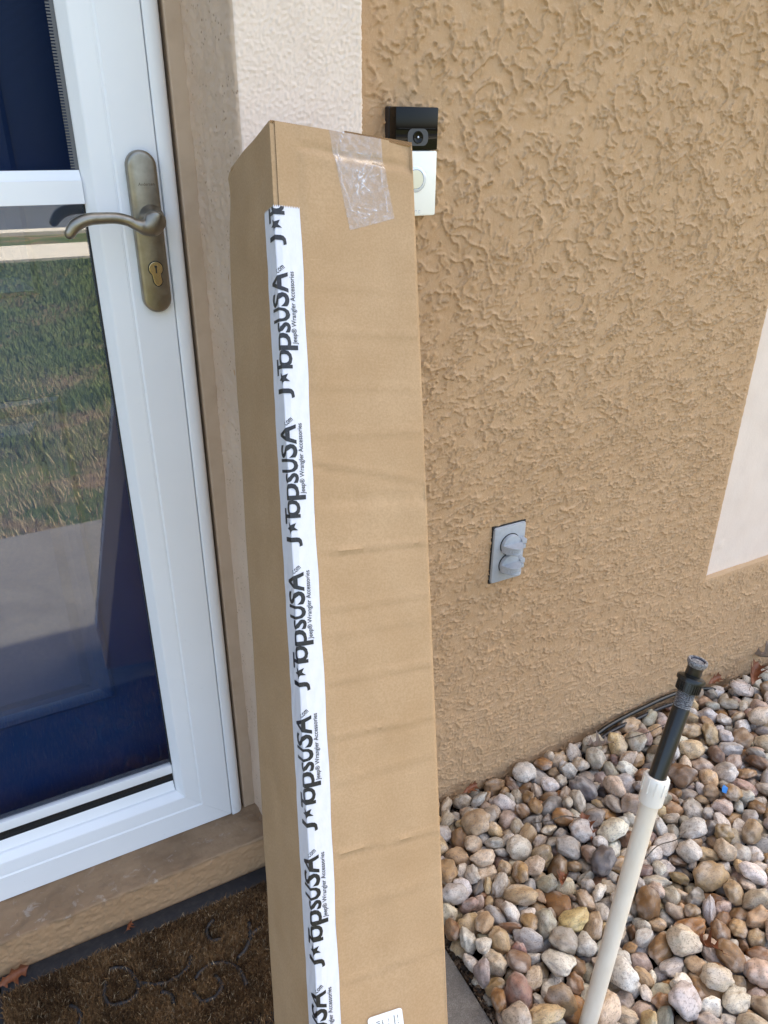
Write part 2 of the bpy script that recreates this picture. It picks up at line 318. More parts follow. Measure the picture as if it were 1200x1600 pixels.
def stone_mat(name, attr):
    t = Mat(name, rough=.45, spec=.5)
    if attr:
        a = t.n.new('ShaderNodeAttribute'); a.attribute_name = 'Col'; base = a.outputs['Color']; vec = t.vec
    else:
        a = t.n.new('ShaderNodeObjectInfo'); base = a.outputs['Color']
        va = t.n.new('ShaderNodeVectorMath'); va.operation = 'ADD'; sc_ = t.n.new('ShaderNodeVectorMath'); sc_.operation = 'SCALE'; cb = t.n.new('ShaderNodeCombineXYZ')
        for i in range(3): t.l.new(t.math('MULTIPLY', a.outputs['Random'], 37.0 + 11 * i), cb.inputs[i])
        sc_.inputs['Scale'].default_value = .025; t.l.new(t.vec, sc_.inputs[0]); t.l.new(sc_.outputs[0], va.inputs[0]); t.l.new(cb.outputs[0], va.inputs[1]); vec = va.outputs[0]
    n1 = t.noise(55, 5, .62, .8, vec); n2 = t.noise(26, 3, .5, .4, vec); n3 = t.noise(260, 4, .7, 0, vec)
    v = t.mix(t.ramp(n1, [(.36, .38), (.52, 0)]), base, (.34, .24, .15, 1), 'MULTIPLY')
    v = t.mix(t.ramp(n2, [(.50, 0), (.72, .55)]), v, (.66, .61, .55, 1))
    v = t.mix(t.ramp(n2, [(.28, .45), (.42, 0)]), v, (.36, .24, .13, 1))
    v = t.mix(t.ramp(n3, [(.36, .6), (.47, 0)]), v, (.10, .08, .07, 1))
    vein = t.ramp(t.noise(34, 2, .5, 2.5, vec), [(.488, 0), (.5, .75), (.512, 0)])
    v = t.mix(vein, v, (.22, .15, .11, 1)); t.color(v); t.rough(t.ramp(n1, [(.3, .42), (.7, .62)]))
    t.bump(t.noise(90, 6, .70, .6, vec), .5, .0018); t.bump(n3, .25, .0006); return t.m
M['stone'] = stone_mat('river_stone', False); M['stone_fill'] = stone_mat('river_stone_mass', True)
t = Mat('dry_leaf', srgb(120, 70, 42), .55, spec=.4); t.color(t.mix(t.noise(70, 4), srgb(82, 42, 26), srgb(132, 80, 50))); t.bump(t.noise(160, 4), .4, .001); M['leaf'] = t.m
t = Mat('grey_leaf', srgb(140, 120, 104), .6); t.color(t.mix(t.noise(70, 4), srgb(112, 94, 80), srgb(160, 140, 122))); M['leaf2'] = t.m
t = Mat('blue_scrap', srgb(40, 120, 190), .4); M['bluescrap'] = t.m
t = Mat('bark', (.09, .07, .05, 1), .9); t.bump(t.noise(30, 5), 1, .02); M['bark'] = t.m
t = Mat('tree_leaf', (.05, .085, .025, 1), .6); M['tleaf'] = t.m
t = Mat('roof_shingle', (.11, .095, .085, 1), .9); t.bump(t.noise(80, 4), .8, .01); M['roof'] = t.m
t = Mat('soffit_white', (.75, .74, .72, 1), .6); M['soffit'] = t.m

# ---------------------------------------------------------------- the ground
def slab(name, lo, hi, mat, label=None):
    return tag(MB().box(lo, hi).build(name, M[mat]), label, kind='structure')
gme = mesh('ground', [(-60, -80, -.06), (60, -80, -.06), (60, 30, -.06), (-60, 30, -.06)], [(0, 1, 2, 3)])
tag(link('ground', gme, M['lawn']), kind='structure')
wv_ = MB().box((-3.2, -1.44, -.12), (.498, .03, 0.0), .004)
tag(wv_.build('walkway', M['concrete']), kind='structure')
slab('sidewalk', (-40, -9.7, -.10), (40, -8.45, -.03), 'pale')
slab('kerb', (-40, -11.35, -.10), (40, -10.95, -.01), 'pale')
slab('road', (-40, -17.5, -.20), (40, -11.35, -.05), 'asphalt')

# ---------------------------------------------------------------- the house
house = empty('house'); tag(house, 'tan stucco house front with beige door trim, painted doorstep and storm door', 'house')
def stucco(x, z):
    a = np.radians(33) * sstep(.30, 1.10, z)
    xr = x * np.cos(a) - z * np.sin(a); zr = x * np.sin(a) + z * np.cos(a)
    jag = fbm(x * 110, z * 110, 2, 31)
    # long trowel laps whose lips face downwards
    w = -zr * 17 + 1.4 * fbm(xr * 9, zr * 12, 3, 11) + .45 * fbm(xr * 36, zr * 40, 2, 13) + .08 * jag
    fr = w - np.floor(w); lap = (fr ** 8) * sstep(-.10, .10, fbm(xr * 11 + 3, zr * 16, 3, 51) + .08)
    # worm-like short lips, facing down and facing left
    w2 = -zr * 38 + 1.7 * fbm(xr * 20, zr * 28, 3, 71) + .12 * jag
    fr2 = w2 - np.floor(w2); flake = (fr2 ** 5) * sstep(-.06, .08, fbm(xr * 34 - 7, zr * 30, 2, 91))
    w3 = -xr * 42 + 1.7 * fbm(xr * 24 + 9, zr * 18, 3, 171) + .12 * jag
    fr3 = w3 - np.floor(w3); ridge = (fr3 ** 6) * sstep(.04, .18, fbm(xr * 26 + 17, zr * 30, 2, 191))
    grit = np.clip(fbm(x * 170, z * 170, 2, 111) - .25, 0, 1)
    low = 1 - sstep(.16, .50, z)
    w4 = -z * 50 + 1.5 * fbm(x * 9, z * 30, 4, 151) + .15 * jag; drag = (w4 - np.floor(w4)) ** 4 * sstep(-.1, .2, fbm(x * 9, z * 34, 3, 155))
    # lips do not stack up: take the highest coat at each spot
    h = np.maximum(np.maximum(.0046 * lap, .0036 * flake), .0034 * ridge) * (1 - .35 * low) + .0014 * drag * low + .0013 * grit + .0009 * fbm(x * 18, z * 18, 3, 131)
    return h
ST = .0017; nx, nz = 826, 900
X, Z = np.meshgrid(1.354 - ST * 525 + ST * np.arange(nx), .354 - ST * 225 + ST * np.arange(nz), indexing='ij')
h = stucco(X, Z)
I, J = np.meshgrid(np.arange(nx), np.arange(nz), indexing='ij')
inside = (I >= 525) & (J >= 225)
dedge = np.maximum(1.354 - X, .354 - Z)            # distance outside the recess
h *= .12 + .88 * sstep(.482, .512, X + .006 * fbm(X * 3, Z * 40, 2, 5)); h *= .25 + .75 * sstep(.002, .02, dedge)
Y = -h + .0022 * np.exp(-dedge / .004) * (dedge < .05); Y[inside] = .020
X = X + .0007 * fbm(X * 90, Z * 90, 2, 7) * (np.abs(dedge) < .006)
keep = ~(inside[:-1, :-1])
me = fastmesh('wall', np.stack([X, Y, Z], -1).reshape(-1, 3), gridfaces(nx, nz, keep))
wall = link('wall', me, M['tan'], house, smooth=True)
mb = MB(); mb.box((.30, .022, -.06), (.4625, .20, 2.55)); mb.box((.40, .024, -.06), (5, .20, 1.499)); mb.box((.40, 0, 1.499), (5, .20, 2.55)); mb.box((1.8635, 0, -.06), (5, .023, 1.499))
mb.box((-4, 0, -.06), (-.90, .2, 2.55)); mb.box((-.9, .0, 2.10), (.40, .2, 2.55)); mb.build('upper_wall', M['tan_far'], house)
for x0_, x1_, z0_, z1_ in ((1.862, 3.4, -.03, 1.502), (.4593, 3.4, 1.497, 2.4)):      # the same coat beyond the near stretch
    na, nb = int((x1_ - x0_) / .006), int((z1_ - z0_) / .006); Xc, Zc = np.meshgrid(np.linspace(x0_, x1_, na), np.linspace(z0_, z1_, nb), indexing='ij')
    hc_ = stucco(Xc, Zc) * 1.2; hc_ *= sstep(0, .015, np.minimum(x1_ - Xc, z1_ - Zc))
    link('wall', fastmesh('wall', np.stack([Xc, -hc_ - .0003, Zc], -1).reshape(-1, 3), gridfaces(na, nb)), M['tan'], house, smooth=True)
nx2 = 90; nz2 = 130                                 # smooth beige field set back in the wall
Xp, Zp = np.meshgrid(np.linspace(1.348, 1.866, nx2), np.linspace(.346, 1.501, nz2), indexing='ij')
Yp = .0125 - .0009 * fbm(Xp * 14, Zp * 10, 3, 9)
Yp -= .004 * np.exp(-(((Xp - 1.392) / .008) ** 2 + ((Zp - .425) / .0035) ** 2))
link('wall_panel', fastmesh('wall_panel', np.stack([Xp, Yp, Zp], -1).reshape(-1, 3), gridfaces(nx2, nz2)), M['panel'], house, smooth=True)

# beige door surround: reveal + front band, one profile swept up with real relief
zs = np.concatenate([np.arange(-.05, .80, .02), np.arange(.80, 1.62, .0017), np.arange(1.62, 2.14, .02)])
prof = []
for k in range(46): prof.append((.2925 + .0110 * k / 45, .118 - .1600 * k / 45, 0))
for k in range(1, 7):
    a_ = k / 7 * math.pi / 2; prof.append((.3035 + .006 * (1 - math.cos(a_)), -.0425 - .006 * math.sin(a_), 0))
for k in range(92): prof.append((.3095 + (.4568 - .3095) * k / 91, -.0485, 1))
prof += [(.4583, -.0478, 1), (.4593, -.046, 1), (.4593, .03, 1)]
PR = np.array(prof); nrm = np.gradient(PR[:, :2], axis=0); nrm /= np.linalg.norm(nrm, axis=1)[:, None]; nrm = np.stack([nrm[:, 1], -nrm[:, 0]], 1)
arc = np.concatenate([[0], np.cumsum(np.hypot(*np.diff(PR[:, :2], axis=0).T))])
A_, Zg = np.meshgrid(arc, zs, indexing='ij')
front = sstep(.160, .172, A_)
peel = np.maximum(fbm(A_ * 310, Zg * 310, 2, 201), -.15) * .0010 + .0006 * fbm(A_ * 480, Zg * 480, 2, 211)
flat = .0009 * fbm(A_ * 30, Zg * 14, 3, 221) + .0007 * fbm(A_ * 120, Zg * 120, 2, 231)
flat = flat * 1.5 + .0012 * np.clip(fbm(A_ * 75, Zg * 75, 3, 251), 0, 1)
disp = peel * 1.25 * front + flat * (1 - front) + .0025 * np.exp(-((A_ - .012) / .010) ** 2) * (1 + .5 * fbm(A_ * 8, Zg * 25, 2, 241))
V = np.stack([PR[:, 0][:, None] + nrm[:, 0][:, None] * disp, PR[:, 1][:, None] + nrm[:, 1][:, None] * disp, Zg], -1)
F = gridfaces(len(arc), len(zs))
me = fastmesh('door_surround', V.reshape(-1, 3), F); ds = link('door_surround', me, [M['reveal'], M['beige']], house, smooth=True)
mi = np.repeat((np.arange(len(arc) - 1) >= 50).astype(np.int32), len(zs) - 1); me.polygons.foreach_set('material_index', mi)
mb = MB(); mb.box((-.90, -.0485, 2.12), (.4593, .02, 2.27)); mb.box((-.90, -.0485, -.05), (-.735, .02, 2.12)); mb.build('door_header', M['beige'], house)
mb = MB(); mb.box((.2705, .1005, .07), (.2935, .19, 2.12), .0025); mb.box((-.735, .1005, .07), (-.695, .19, 2.12), .0025); mb.box((-.735, .1005, 2.075), (.2935, .19, 2.12), .0025)
mb.build('brick_mould', M['trim'], house)
mb = MB(); mb.box((.266, .13, .07), (.30, .26, 2.14)); mb.box((-.76, .13, .07), (-.70, .26, 2.14)); mb.box((-.76, .13, 2.06), (.30, .26, 2.14)); mb.build('door_jamb', M['white'], house)

# painted doorstep: top and face in one rough sheet
xs = np.linspace(-.74, .315, 430); pr = [(.20, .0865)] + [(.12 - .1 * k / 30, .0860 - .004 * k / 30) for k in range(30)]
for k in range(6):
    a_ = k / 5 * math.pi / 2; pr.append((.0225 - .003 * math.sin(a_), .0790 + .003 * math.cos(a_)))
pr += [(.0195, .079 - .1 * k / 34) for k in range(1, 35)]; pr = np.array(pr); S_ = np.concatenate([[0], np.cumsum(np.hypot(*np.diff(pr, axis=0).T))])
Xs, Ss = np.meshgrid(xs, S_, indexing='ij'); nn = np.gradient(pr, axis=0); nn /= np.linalg.norm(nn, axis=1)[:, None]; nn = np.stack([nn[:, 1], -nn[:, 0]], 1)
facef = sstep(S_[36] - .01, S_[36] + .004, Ss)
dd = .0022 * fbm(Xs * 26, Ss * 40, 5, 301) * (1 - facef) + facef * (.0010 * fbm(Xs * 40, Ss * 60, 4, 311) + .0012 * fbm(Xs * 160, Ss * 190, 2, 321))
dd += .002 * fbm(Xs * 26, Ss * 26, 3, 331) * np.exp(-((Ss - S_[33]) / .01) ** 2)
V = np.stack([Xs, pr[:, 0][None] + nn[:, 0][None] * dd, pr[:, 1][None] + nn[:, 1][None] * dd], -1)
link('doorstep', fastmesh('doorstep', V.reshape(-1, 3), gridfaces(len(xs), len(S_), flip=True)), M['step'], house, smooth=True)

# roof with eave: it shades the whole front
mb = MB(); mb.box((-4.6, -.20, 2.55), (5.6, .2, 2.58)); mb.build('soffit', M['soffit'], house)
mb = MB(); mb.box((-4.6, -.225, 2.55), (5.6, -.201, 2.66)); mb.build('fascia', M['soffit'], house)
mb = MB(); v = [(-4.7, -.245, 2.665), (5.7, -.245, 2.665), (5.7, 5.5, 5.2), (-4.7, 5.5, 5.2)]; mb.add(v + [(a, b, c + .05) for a, b, c in v], [(3, 2, 1, 0), (4, 5, 6, 7), (0, 1, 5, 4), (1, 2, 6, 5), (2, 3, 7, 6), (3, 0, 4, 7)]); mb.build('roof', M['roof'], house)
mb = MB(); mb.box((-4, 5.3, -.06), (5, 5.5, 5.1)); mb.box((-4, .2, -.06), (-3.8, 5.3, 2.6)); mb.box((4.8, .2, -.06), (5, 5.3, 2.6)); mb.box((-4, .3, -.06), (5, 5.3, -.02)); mb.build('rear_wall', M['tan_far'], house)

# ---------------------------------------------------------------- storm door
sd = empty('storm_door', (-.21, .10, .086)); sd.parent = house; sd['label'] = 'white storm door with lower glass, fly screen and lever handle'
OX, OZ, LX, TZ = .2435, .0862, -.666, 2.045
fp = [(0, .128), (0, .0970), (.0009, .0956), (.0522, .0956), (.0530, .0976), (.0550, .0976), (.0560, .0966), (.0798, .0986), (.0812, .0992), (.0925, .1120), (.0935, .128)]
def framepiece(name, side):
    v = []; f = []; g = .0002; n = len(fp)
    for d, y in fp:
        if side == 'R': a, b = (OX - d, y, OZ + d + g), (OX - d, y, TZ - d - g)
        elif side == 'L': a, b = (LX + d, y, OZ + d + g), (LX + d, y, TZ - d - g)
        elif side == 'B': a, b = (LX + d + g, y, OZ + d), (OX - d - g, y, OZ + d)
        else: a, b = (LX + d + g, y, TZ - d), (OX - d - g, y, TZ - d)
        v += [a, b]
    for i in range(n): j = (i + 1) % n; f.append((2 * i, 2 * i + 1, 2 * j + 1, 2 * j))
    f += [tuple(range(0, 2 * n, 2)), tuple(range(1, 2 * n, 2))]
    me = mesh(name, v, f); bm = bmesh.new(); bm.from_mesh(me); bmesh.ops.recalc_face_normals(bm, faces=bm.faces[:])
    bmesh.ops.bevel(bm, geom=[e for e in bm.edges if e.calc_face_angle(0) > .3 and e.calc_length() > .3], offset=.0007, segments=2, affect='EDGES')
    bm.to_mesh(me); bm.free(); return link(name, me, M['white'], sd, smooth=False)
framepiece('stile', 'R'); framepiece('stile', 'L'); framepiece('bottom_rail', 'B'); framepiece('top_rail', 'T')
edge = [(.2447, .128), (.2447, .0966), (.2452, .0953), (.2465, .0947), (.2530, .0947), (.2580, .0956), (.2620, .0980), (.2648, .1015), (.2662, .1060), (.2668, .1120), (.2668, .140)]
for sgn, nm in ((1, 'edge_trim'), (-1, 'edge_trim')):
    mb = MB(); n = len(edge); v = []
    for x, y in edge:
        xx = x if sgn > 0 else LX + OX - x
        v += [(xx, y, .0815 + max(0, x - .258) * .6), (xx, y, 2.06)]
    mb.add(v, [(2 * i, 2 * i + 1, 2 * ((i + 1) % n) + 1, 2 * ((i + 1) % n)) for i in range(n)] + [tuple(range(0, 2 * n, 2)), tuple(range(1, 2 * n, 2))]); mb.build(nm, M['white'], sd, angle=40)
IX, JX = .1513, LX + .0925
mb = MB(); q = [(.1085, .1795), (.1125, .1800), (.1195, .1965), (.1195, .1790)]
mb.add([(JX, a, b) for a, b in q] + [(IX - .002, a, b) for a, b in q], [(0, 1, 5, 4), (1, 2, 6, 5), (2, 3, 7, 6), (3, 0, 4, 7), (0, 3, 2, 1), (4, 5, 6, 7)]); mb.build('sill_ledge', M['white'], sd)
MB().box((JX, .1212, .185), (IX - .0005, .127, .222)).build('gasket', M['gasket'], sd)
MB().box((JX, .1135, .2185), (IX - .001, .1235, .2385), .0025).build('glazing_bead', M['white'], sd, angle=40)
MB().box((IX - .0022, .1146, .2385), (IX - .0004, .1195, 1.177)).build('gasket', M['gasket'], sd)
MB().box((JX, .1196, .205), (IX - .0005, .1236, 1.1795)).build('glass_pane', M['glass'], sd)
mb = MB(); q = [(.1060, 1.1785), (.1060, 1.2050), (.1075, 1.2065), (.1135, 1.2165), (.1260, 1.2165), (.1260, 1.1785)]
mb.add([(JX, a, b) for a, b in q] + [(IX - .0012, a, b) for a, b in q], [(i, (i + 1) % 6, 6 + (i + 1) % 6, 6 + i) for i in range(6)] + [tuple(range(6)), tuple(range(6, 12))]); mb.build('screen_rail', M['white'], sd)
me = mesh('fly_screen', [(JX, .1165, 1.215), (IX, .1165, 1.215), (IX, .1165, 1.955), (JX, .1165, 1.955)], [(0, 1, 2, 3)]); link('fly_screen', me, M['screen'], sd)
mb = MB()
for k in range(230): mb.box((.1415, .1150, 1.2185 + k * .0032), (.1462, .1163, 1.2204 + k * .0032))
mb.box((.1462, .1152, 1.217), (.1512, .1162, 1.955)); z_ = mb.build('screen_zip', M['zip'], sd)
# handle set
def stadium(cx, z0, z1, hw, n=14):
    p = []
    for k in range(n + 1): a = math.pi * k / n; p.append((cx + hw * math.cos(a), z1 - hw + hw * math.sin(a)))
    for k in range(n + 1): a = math.pi + math.pi * k / n; p.append((cx + hw * math.cos(a), z0 + hw + hw * math.sin(a)))
    return p
hc = .2203
MB().prism(stadium(hc, 1.0425, 1.2395, .0184), .0825, .0957, bev=.0042).build('handle_plate', M['nickel'], sd, angle=35)
lp = [(.1191, .047, 1.1502), (.1276, .047, 1.1598), (.142, .048, 1.1654), (.1586, .049, 1.1662), (.1752, .050, 1.1656), (.1889, .050, 1.1622), (.1985, .050, 1.1572), (.2080, .0505, 1.1542), (.2165, .0505, 1.1562), (.2225, .051, 1.1612)]
lr = [.0062, .0074, .0072, .0068, .0066, .0066, .0072, .0102, .0140, .0135]; cu = smoothcurve(lp, 7); rr = smoothcurve([(r, 0, 0) for r in lr], 7)
rad = [float(a[0]) for a in rr]; cap = [(cu[0] + (cu[0] - cu[1]) / np.linalg.norm(cu[0] - cu[1]) * .0056 * s, rad[0] * c) for s, c in ((.97, .25), (.7, .71))]
cap2 = [(cu[-1] + np.array([.5, 0, .85]) * .0115 * s, rad[-1] * c) for s, c in ((.45, .86), (.75, .62), (.95, .28))]
pts = [c[0] for c in cap] + cu + [c[0] for c in cap2]; rads = [c[1] for c in cap] + rad + [c[1] for c in cap2]
mb = MB().tube(pts, rads, 20, [min(.0078, r * .95) for r in rads])
neck = Matrix.Translation((.2245, .0835, 1.1615)) @ Matrix.Rotation(math.radians(90), 4, 'X')
mb.lathe([(.0160, 0), (.0155, .003), (.0118, .006), (.0102, .012), (.0100, .022), (.0108, .030)], 28, neck); mb.build('lever', M['nickel'], sd, angle=50)
kx, kz = .2218, 1.0993
MB().prism([(kx + .0088 * math.cos(a), kz + .0088 * math.sin(a)) for a in [math.radians(-52 + k * 284 / 24) for k in range(25)]] +
           [(kx - .0054 + .0012, kz - .009 - .008), (kx - .0036 + .0012, kz - .0200), (kx + .0012, kz - .0222), (kx + .0036 + .0012, kz - .0200), (kx + .0054 + .0012, kz - .009 - .008)], .0808, .084, bev=.0006).build('lock_cylinder', M['brass'], sd)
MB().prism([(kx + .0099 * math.cos(a), kz + .0099 * math.sin(a)) for a in [math.radians(-52 + k * 284 / 24) for k in range(25)]] +
           [(kx - .0066 + .0012, kz - .009 - .008), (kx - .0042 + .0012, kz - .0212), (kx + .0012, kz - .0235), (kx + .0042 + .0012, kz - .0212), (kx + .0066 + .0012, kz - .009 - .008)], .0819, .084).build('lock_rim', M['dark'], sd)
mb = MB().box((kx - .0008, .0800, kz - .0055), (kx + .0008, .0812, kz + .0015)); mb.lathe([(.0017, 0), (.0017, .001)], 12, Matrix.Translation((kx, .0811, kz + .0028)) @ Matrix.Rotation(math.radians(90), 4, 'X')); mb.build('keyhole', M['dark'], sd)
def text_mesh(body, bold=0.0, res=3):
    cu = bpy.data.curves.new('text', 'FONT'); cu.body = body; cu.size = 1; cu.offset = bold; cu.resolution_u = res; cu.fill_mode = 'BOTH'
    o = bpy.data.objects.new('text', cu); COL.objects.link(o); dg = bpy.context.evaluated_depsgraph_get(); ev = o.evaluated_get(dg); m = ev.to_mesh()
    v = np.array([q.co[:2] for q in m.vertices]); f = [tuple(p.vertices) for p in m.polygons]; ev.to_mesh_clear(); bpy.data.objects.remove(o); bpy.data.curves.remove(cu); return v, f
def fit(v, x0, x1, y0, y1):
    lo, hi = v.min(0), v.max(0); return (v - lo) / (hi - lo) * np.array([x1 - x0, y1 - y0]) + np.array([x0, y0])
tv, tf = text_mesh('Andersen'); tv = fit(tv, hc - .0075, hc + .0125, 1.1990, 1.2027)
MB().add([(a, .0824, b) for a, b in tv], tf).build('engraved_name', M['engrave'], sd)

# ---------------------------------------------------------------- blue entry door behind the glass
ed = empty('entry_door', (-.24, .19, .09)); ed.parent = house; ed['label'] = 'blue panelled entry door seen through the storm door'
MB().box((-.70, .190, .075), (.266, .232, 2.07)).build('door_leaf', M['blue'], ed)
def moulding(x0, x1, z0, z1):
    prof = [(0, .1905), (0, .186), (.006, .183), (.014, .185), (.024, .1895), (.034, .1895), (.049, .184)]
    v = []; f = []
    for d, y in prof: v += [(x0 + d, y, z0 + d), (x1 - d, y, z0 + d), (x1 - d, y, z1 - d), (x0 + d, y, z1 - d)]
    for i in range(len(prof) - 1):
        for k in range(4): f.append((4 * i + k, 4 * i + (k + 1) % 4, 4 * i + 4 + (k + 1) % 4, 4 * i + 4 + k))
    m = 4 * (len(prof) - 1); f.append((m, m + 1, m + 2, m + 3))
    MB().add(v, f).build('door_panel', M['blue'], ed)
moulding(-.235, .085, .366, .917); moulding(-.62, -.30, .366, .917); moulding(-.235, .085, 1.06, 1.93); moulding(-.62, -.30, 1.06, 1.93)
Rk = Matrix.Translation((.1935, .190, 1.036)) @ Matrix.Rotation(math.radians(90), 4, 'X')
MB().lathe([(.037, 0), (.037, .003), (.033, .007), (.014, .010), (.011, .025), (.02, .03), (.027, .038), (.026, .05), (.018, .058), (.004, .060)], 32, Rk).build('door_knob', M['brass'], ed, angle=50)
MB().box((-.72, .135, .075), (.266, .24, .0885), .002).build('threshold', M['nickel'], ed)

# ---------------------------------------------------------------- the tall carton leaning on the trim
E1 = Vector((0.991046, -0.018598, -0.132223)); E2 = Vector((-0.029901, 0.934193, -0.355514)); U = Vector((0.130133, 0.356284, 0.925271))
PT = Vector((0.287385, -0.193689, 1.270686)); W1, W2, L = .1589, .1551, 1.2885
carton = empty('cardboard_box'); carton.rotation_mode = 'QUATERNION'; carton.location = PT - U * L
carton.rotation_quaternion = Matrix(((E1.x, E2.x, U.x), (E1.y, E2.y, U.y), (E1.z, E2.z, U.z))).to_quaternion()
tag(carton, 'tall narrow kraft cardboard box leaning on the door trim, printed white tape down its edge', 'box')
def rdisp(x, v):                                     # dents of the right-hand face; negative is inwards
    x = np.asarray(x, float); v = np.asarray(v, float); d = 0
    for v0, sl, amp, wd in ((.0195, .03, -.0011, .0045), (.152, .01, .0004, .003), (.198, 0, .0006, .0035), (.252, .02, .0004, .003), (.300, .0, .0005, .004), (.322, .20, .0008, .0030), (.365, .05, -.0006, .006), (.4185, .02, .0009, .0026), (.480, -.02, .0006, .003),
                            (.505, .0, .0004, .004), (.556, .0, .0009, .0026), (.612, .03, .0008, .0024), (.662, -.03, .0004, .004), (.7365, .065, .0010, .0024), (.80, 0, .0004, .005), (.88, .02, .0004, .004)):
        a = fbm(x * 30 + v0 * 50, x * 0 + 3.3, 2, int(v0 * 1000)) * .4 + .9
        e = (v - (v0 + sl * x) - .0012 * fbm(x * 40, v * 0 + v0 * 9, 2, 17)) / wd
        d = d + 1.7 * amp * a * (np.exp(-e * e) - .5 * np.exp(-((e - 2.0) / 1.5) ** 2))
    d = d + .0012 * fbm(x * 10, v * 6, 3, 401)
    d = d - .003 * np.exp(-(((x - W1) / .02) ** 2 + ((v - .012) / .02) ** 2))
    return d * sstep(.024, .036, x) * sstep(.0, .006, W1 - x + .003)
sec = [(0.0, .0020, 'i'), (.0004, .0014, 'i'), (.0050, .0012, 'i'), (.0050, .0002, 'c')]
sec += [(x, 0, 'r') for x in np.linspace(.0052, W1 - .004, 70)]
sec += [(W1 - .004 + .004 * math.sin(a), .004 - .004 * math.cos(a), 'e') for a in (.4, .8, 1.2)]
sec += [(W1, y, 's') for y in np.linspace(.004, W2 - .004, 8)] + [(W1 - .002, W2 - .001, 'e')] + [(x, W2, 'b') for x in np.linspace(W1 - .005, .008, 8)]
sec += [(.005 - .005 * math.sin(a), W2 - .005 + .005 * math.cos(a), 'e') for a in (.4, .8, 1.2)]
sec += [(.0, y, 'l') for y in np.linspace(W2 - .005, .0030, 46)]
vv = np.concatenate([np.arange(0, .08, .002), np.arange(.08, L, .0042), [L]]); n = len(sec); V = np.zeros((n, len(vv), 3))
for i, (x, y, k) in enumerate(sec):
    V[i, :, 2] = L - vv; V[i, :, 0] = x; V[i, :, 1] = y
    if k == 'r': V[i, :, 1] = -rdisp(np.full(len(vv), x), vv)
    if k in 'le' and x < .02:
        dent = .0014 * fbm(vv * 5, vv * 0 + y * 9, 3, 421) - .004 * np.exp(-(((y - W2) / .03) ** 2 + ((vv - .02) / .035) ** 2)); V[i, :, 0] = x - dent * (1 if y > .05 else sstep(.0, .05, y))
        V[i, :, 2] -= .006 * np.exp(-vv / .02) * sstep(W2 - .012, W2, y)
me = fastmesh('carton_body', V.reshape(-1, 3), np.concatenate([gridfaces(n, len(vv)), np.stack([(n - 1) * len(vv) + np.arange(len(vv) - 1), np.arange(len(vv) - 1), np.arange(1, len(vv)), (n - 1) * len(vv) + np.arange(1, len(vv))], -1)]))
body = link('carton_body', me, [M['card'], M['flute']], carton, world=False); mi = np.zeros(len(me.polygons), np.int32); mi[2 * (len(vv) - 1):3 * (len(vv) - 1)] = 1; me.polygons.foreach_set('material_index', mi)
bm = bmesh.new(); bm.from_mesh(me); bmesh.ops.recalc_face_normals(bm, faces=bm.faces[:])
for f_ in bm.faces: f_.smooth = True
for e_ in bm.edges: e_.smooth = not (len(e_.link_faces) == 2 and e_.calc_face_angle(0) > .7)
bm.to_mesh(me); bm.free()
for x0, x1, zt in ((.0, .0775, -.0005), (.0785, W1, .0012)):    # closing flaps: cut ends show their flutes
    o = MB().box((x0 + .001, .0006, L - .002), (x1 - .001, W2 - .022, L + .0012 + zt), .0006).build('top_flap', M['card'], carton, world=False)
    o.data.materials.append(M['flute'])
    for p_ in o.data.polygons:
        if p_.normal.y < -.7: p_.material_index = 1
MB().box((.002, .002, .0), (W1 - .002, W2 - .002, .003)).build('bottom_flap', M['card'], carton, world=False)
# printed tape folded round the near edge
def tpos(s, v, off):
    if abs(s) < 2e-6: return (-off, -off + .0012, L - v)
    if s > 0: return (s, -off + .0012 * max(0, 1 - s / .006), L - v)
    return (-off, -s, L - v)
tape_v0 = .0790
ss = [-.0385, -.032, -.026, -.02, -.014, -.009, -.004, 0, .004, .008, .012, .017, .0215]; tv_ = np.arange(tape_v0, L, .006); V = []; 
for i, s in enumerate(np.concatenate([np.linspace(-.0268, 0, 31), np.linspace(0, .0257, 31)[1:]])):
    for j, v in enumerate(tv_):
        e = s + (.0004 * math.sin(v * 60) + .0006 * math.sin(v * 13)) * (1 if i in (0, 60) else 0)
        vv0 = v + ((.0018 if i % 2 else -.0006) if j == 0 else 0)
        V.append(tpos(e, vv0, .0007 + .00025 * math.sin(v * 160 + s * 500) * math.sin(v * 31)))
ptape = link('printed_tape', fastmesh('printed_tape', np.array(V), gridfaces(61, len(tv_))), M['tape'], carton, smooth=True, world=False)
ptape['label'] = 'white printed packing tape folded over the box edge'
def star(cx, cy, rx, ry):
    p = [(cx, cy)] + [(cx + rx * (1 if k % 2 == 0 else .42) * math.sin(math.pi * k / 5 - .2), cy + ry * (1 if k % 2 == 0 else .42) * math.cos(math.pi * k / 5 - .2)) for k in range(10)]
    return np.array(p), [(0, 1 + k, 1 + (k + 1) % 10) for k in range(10)]
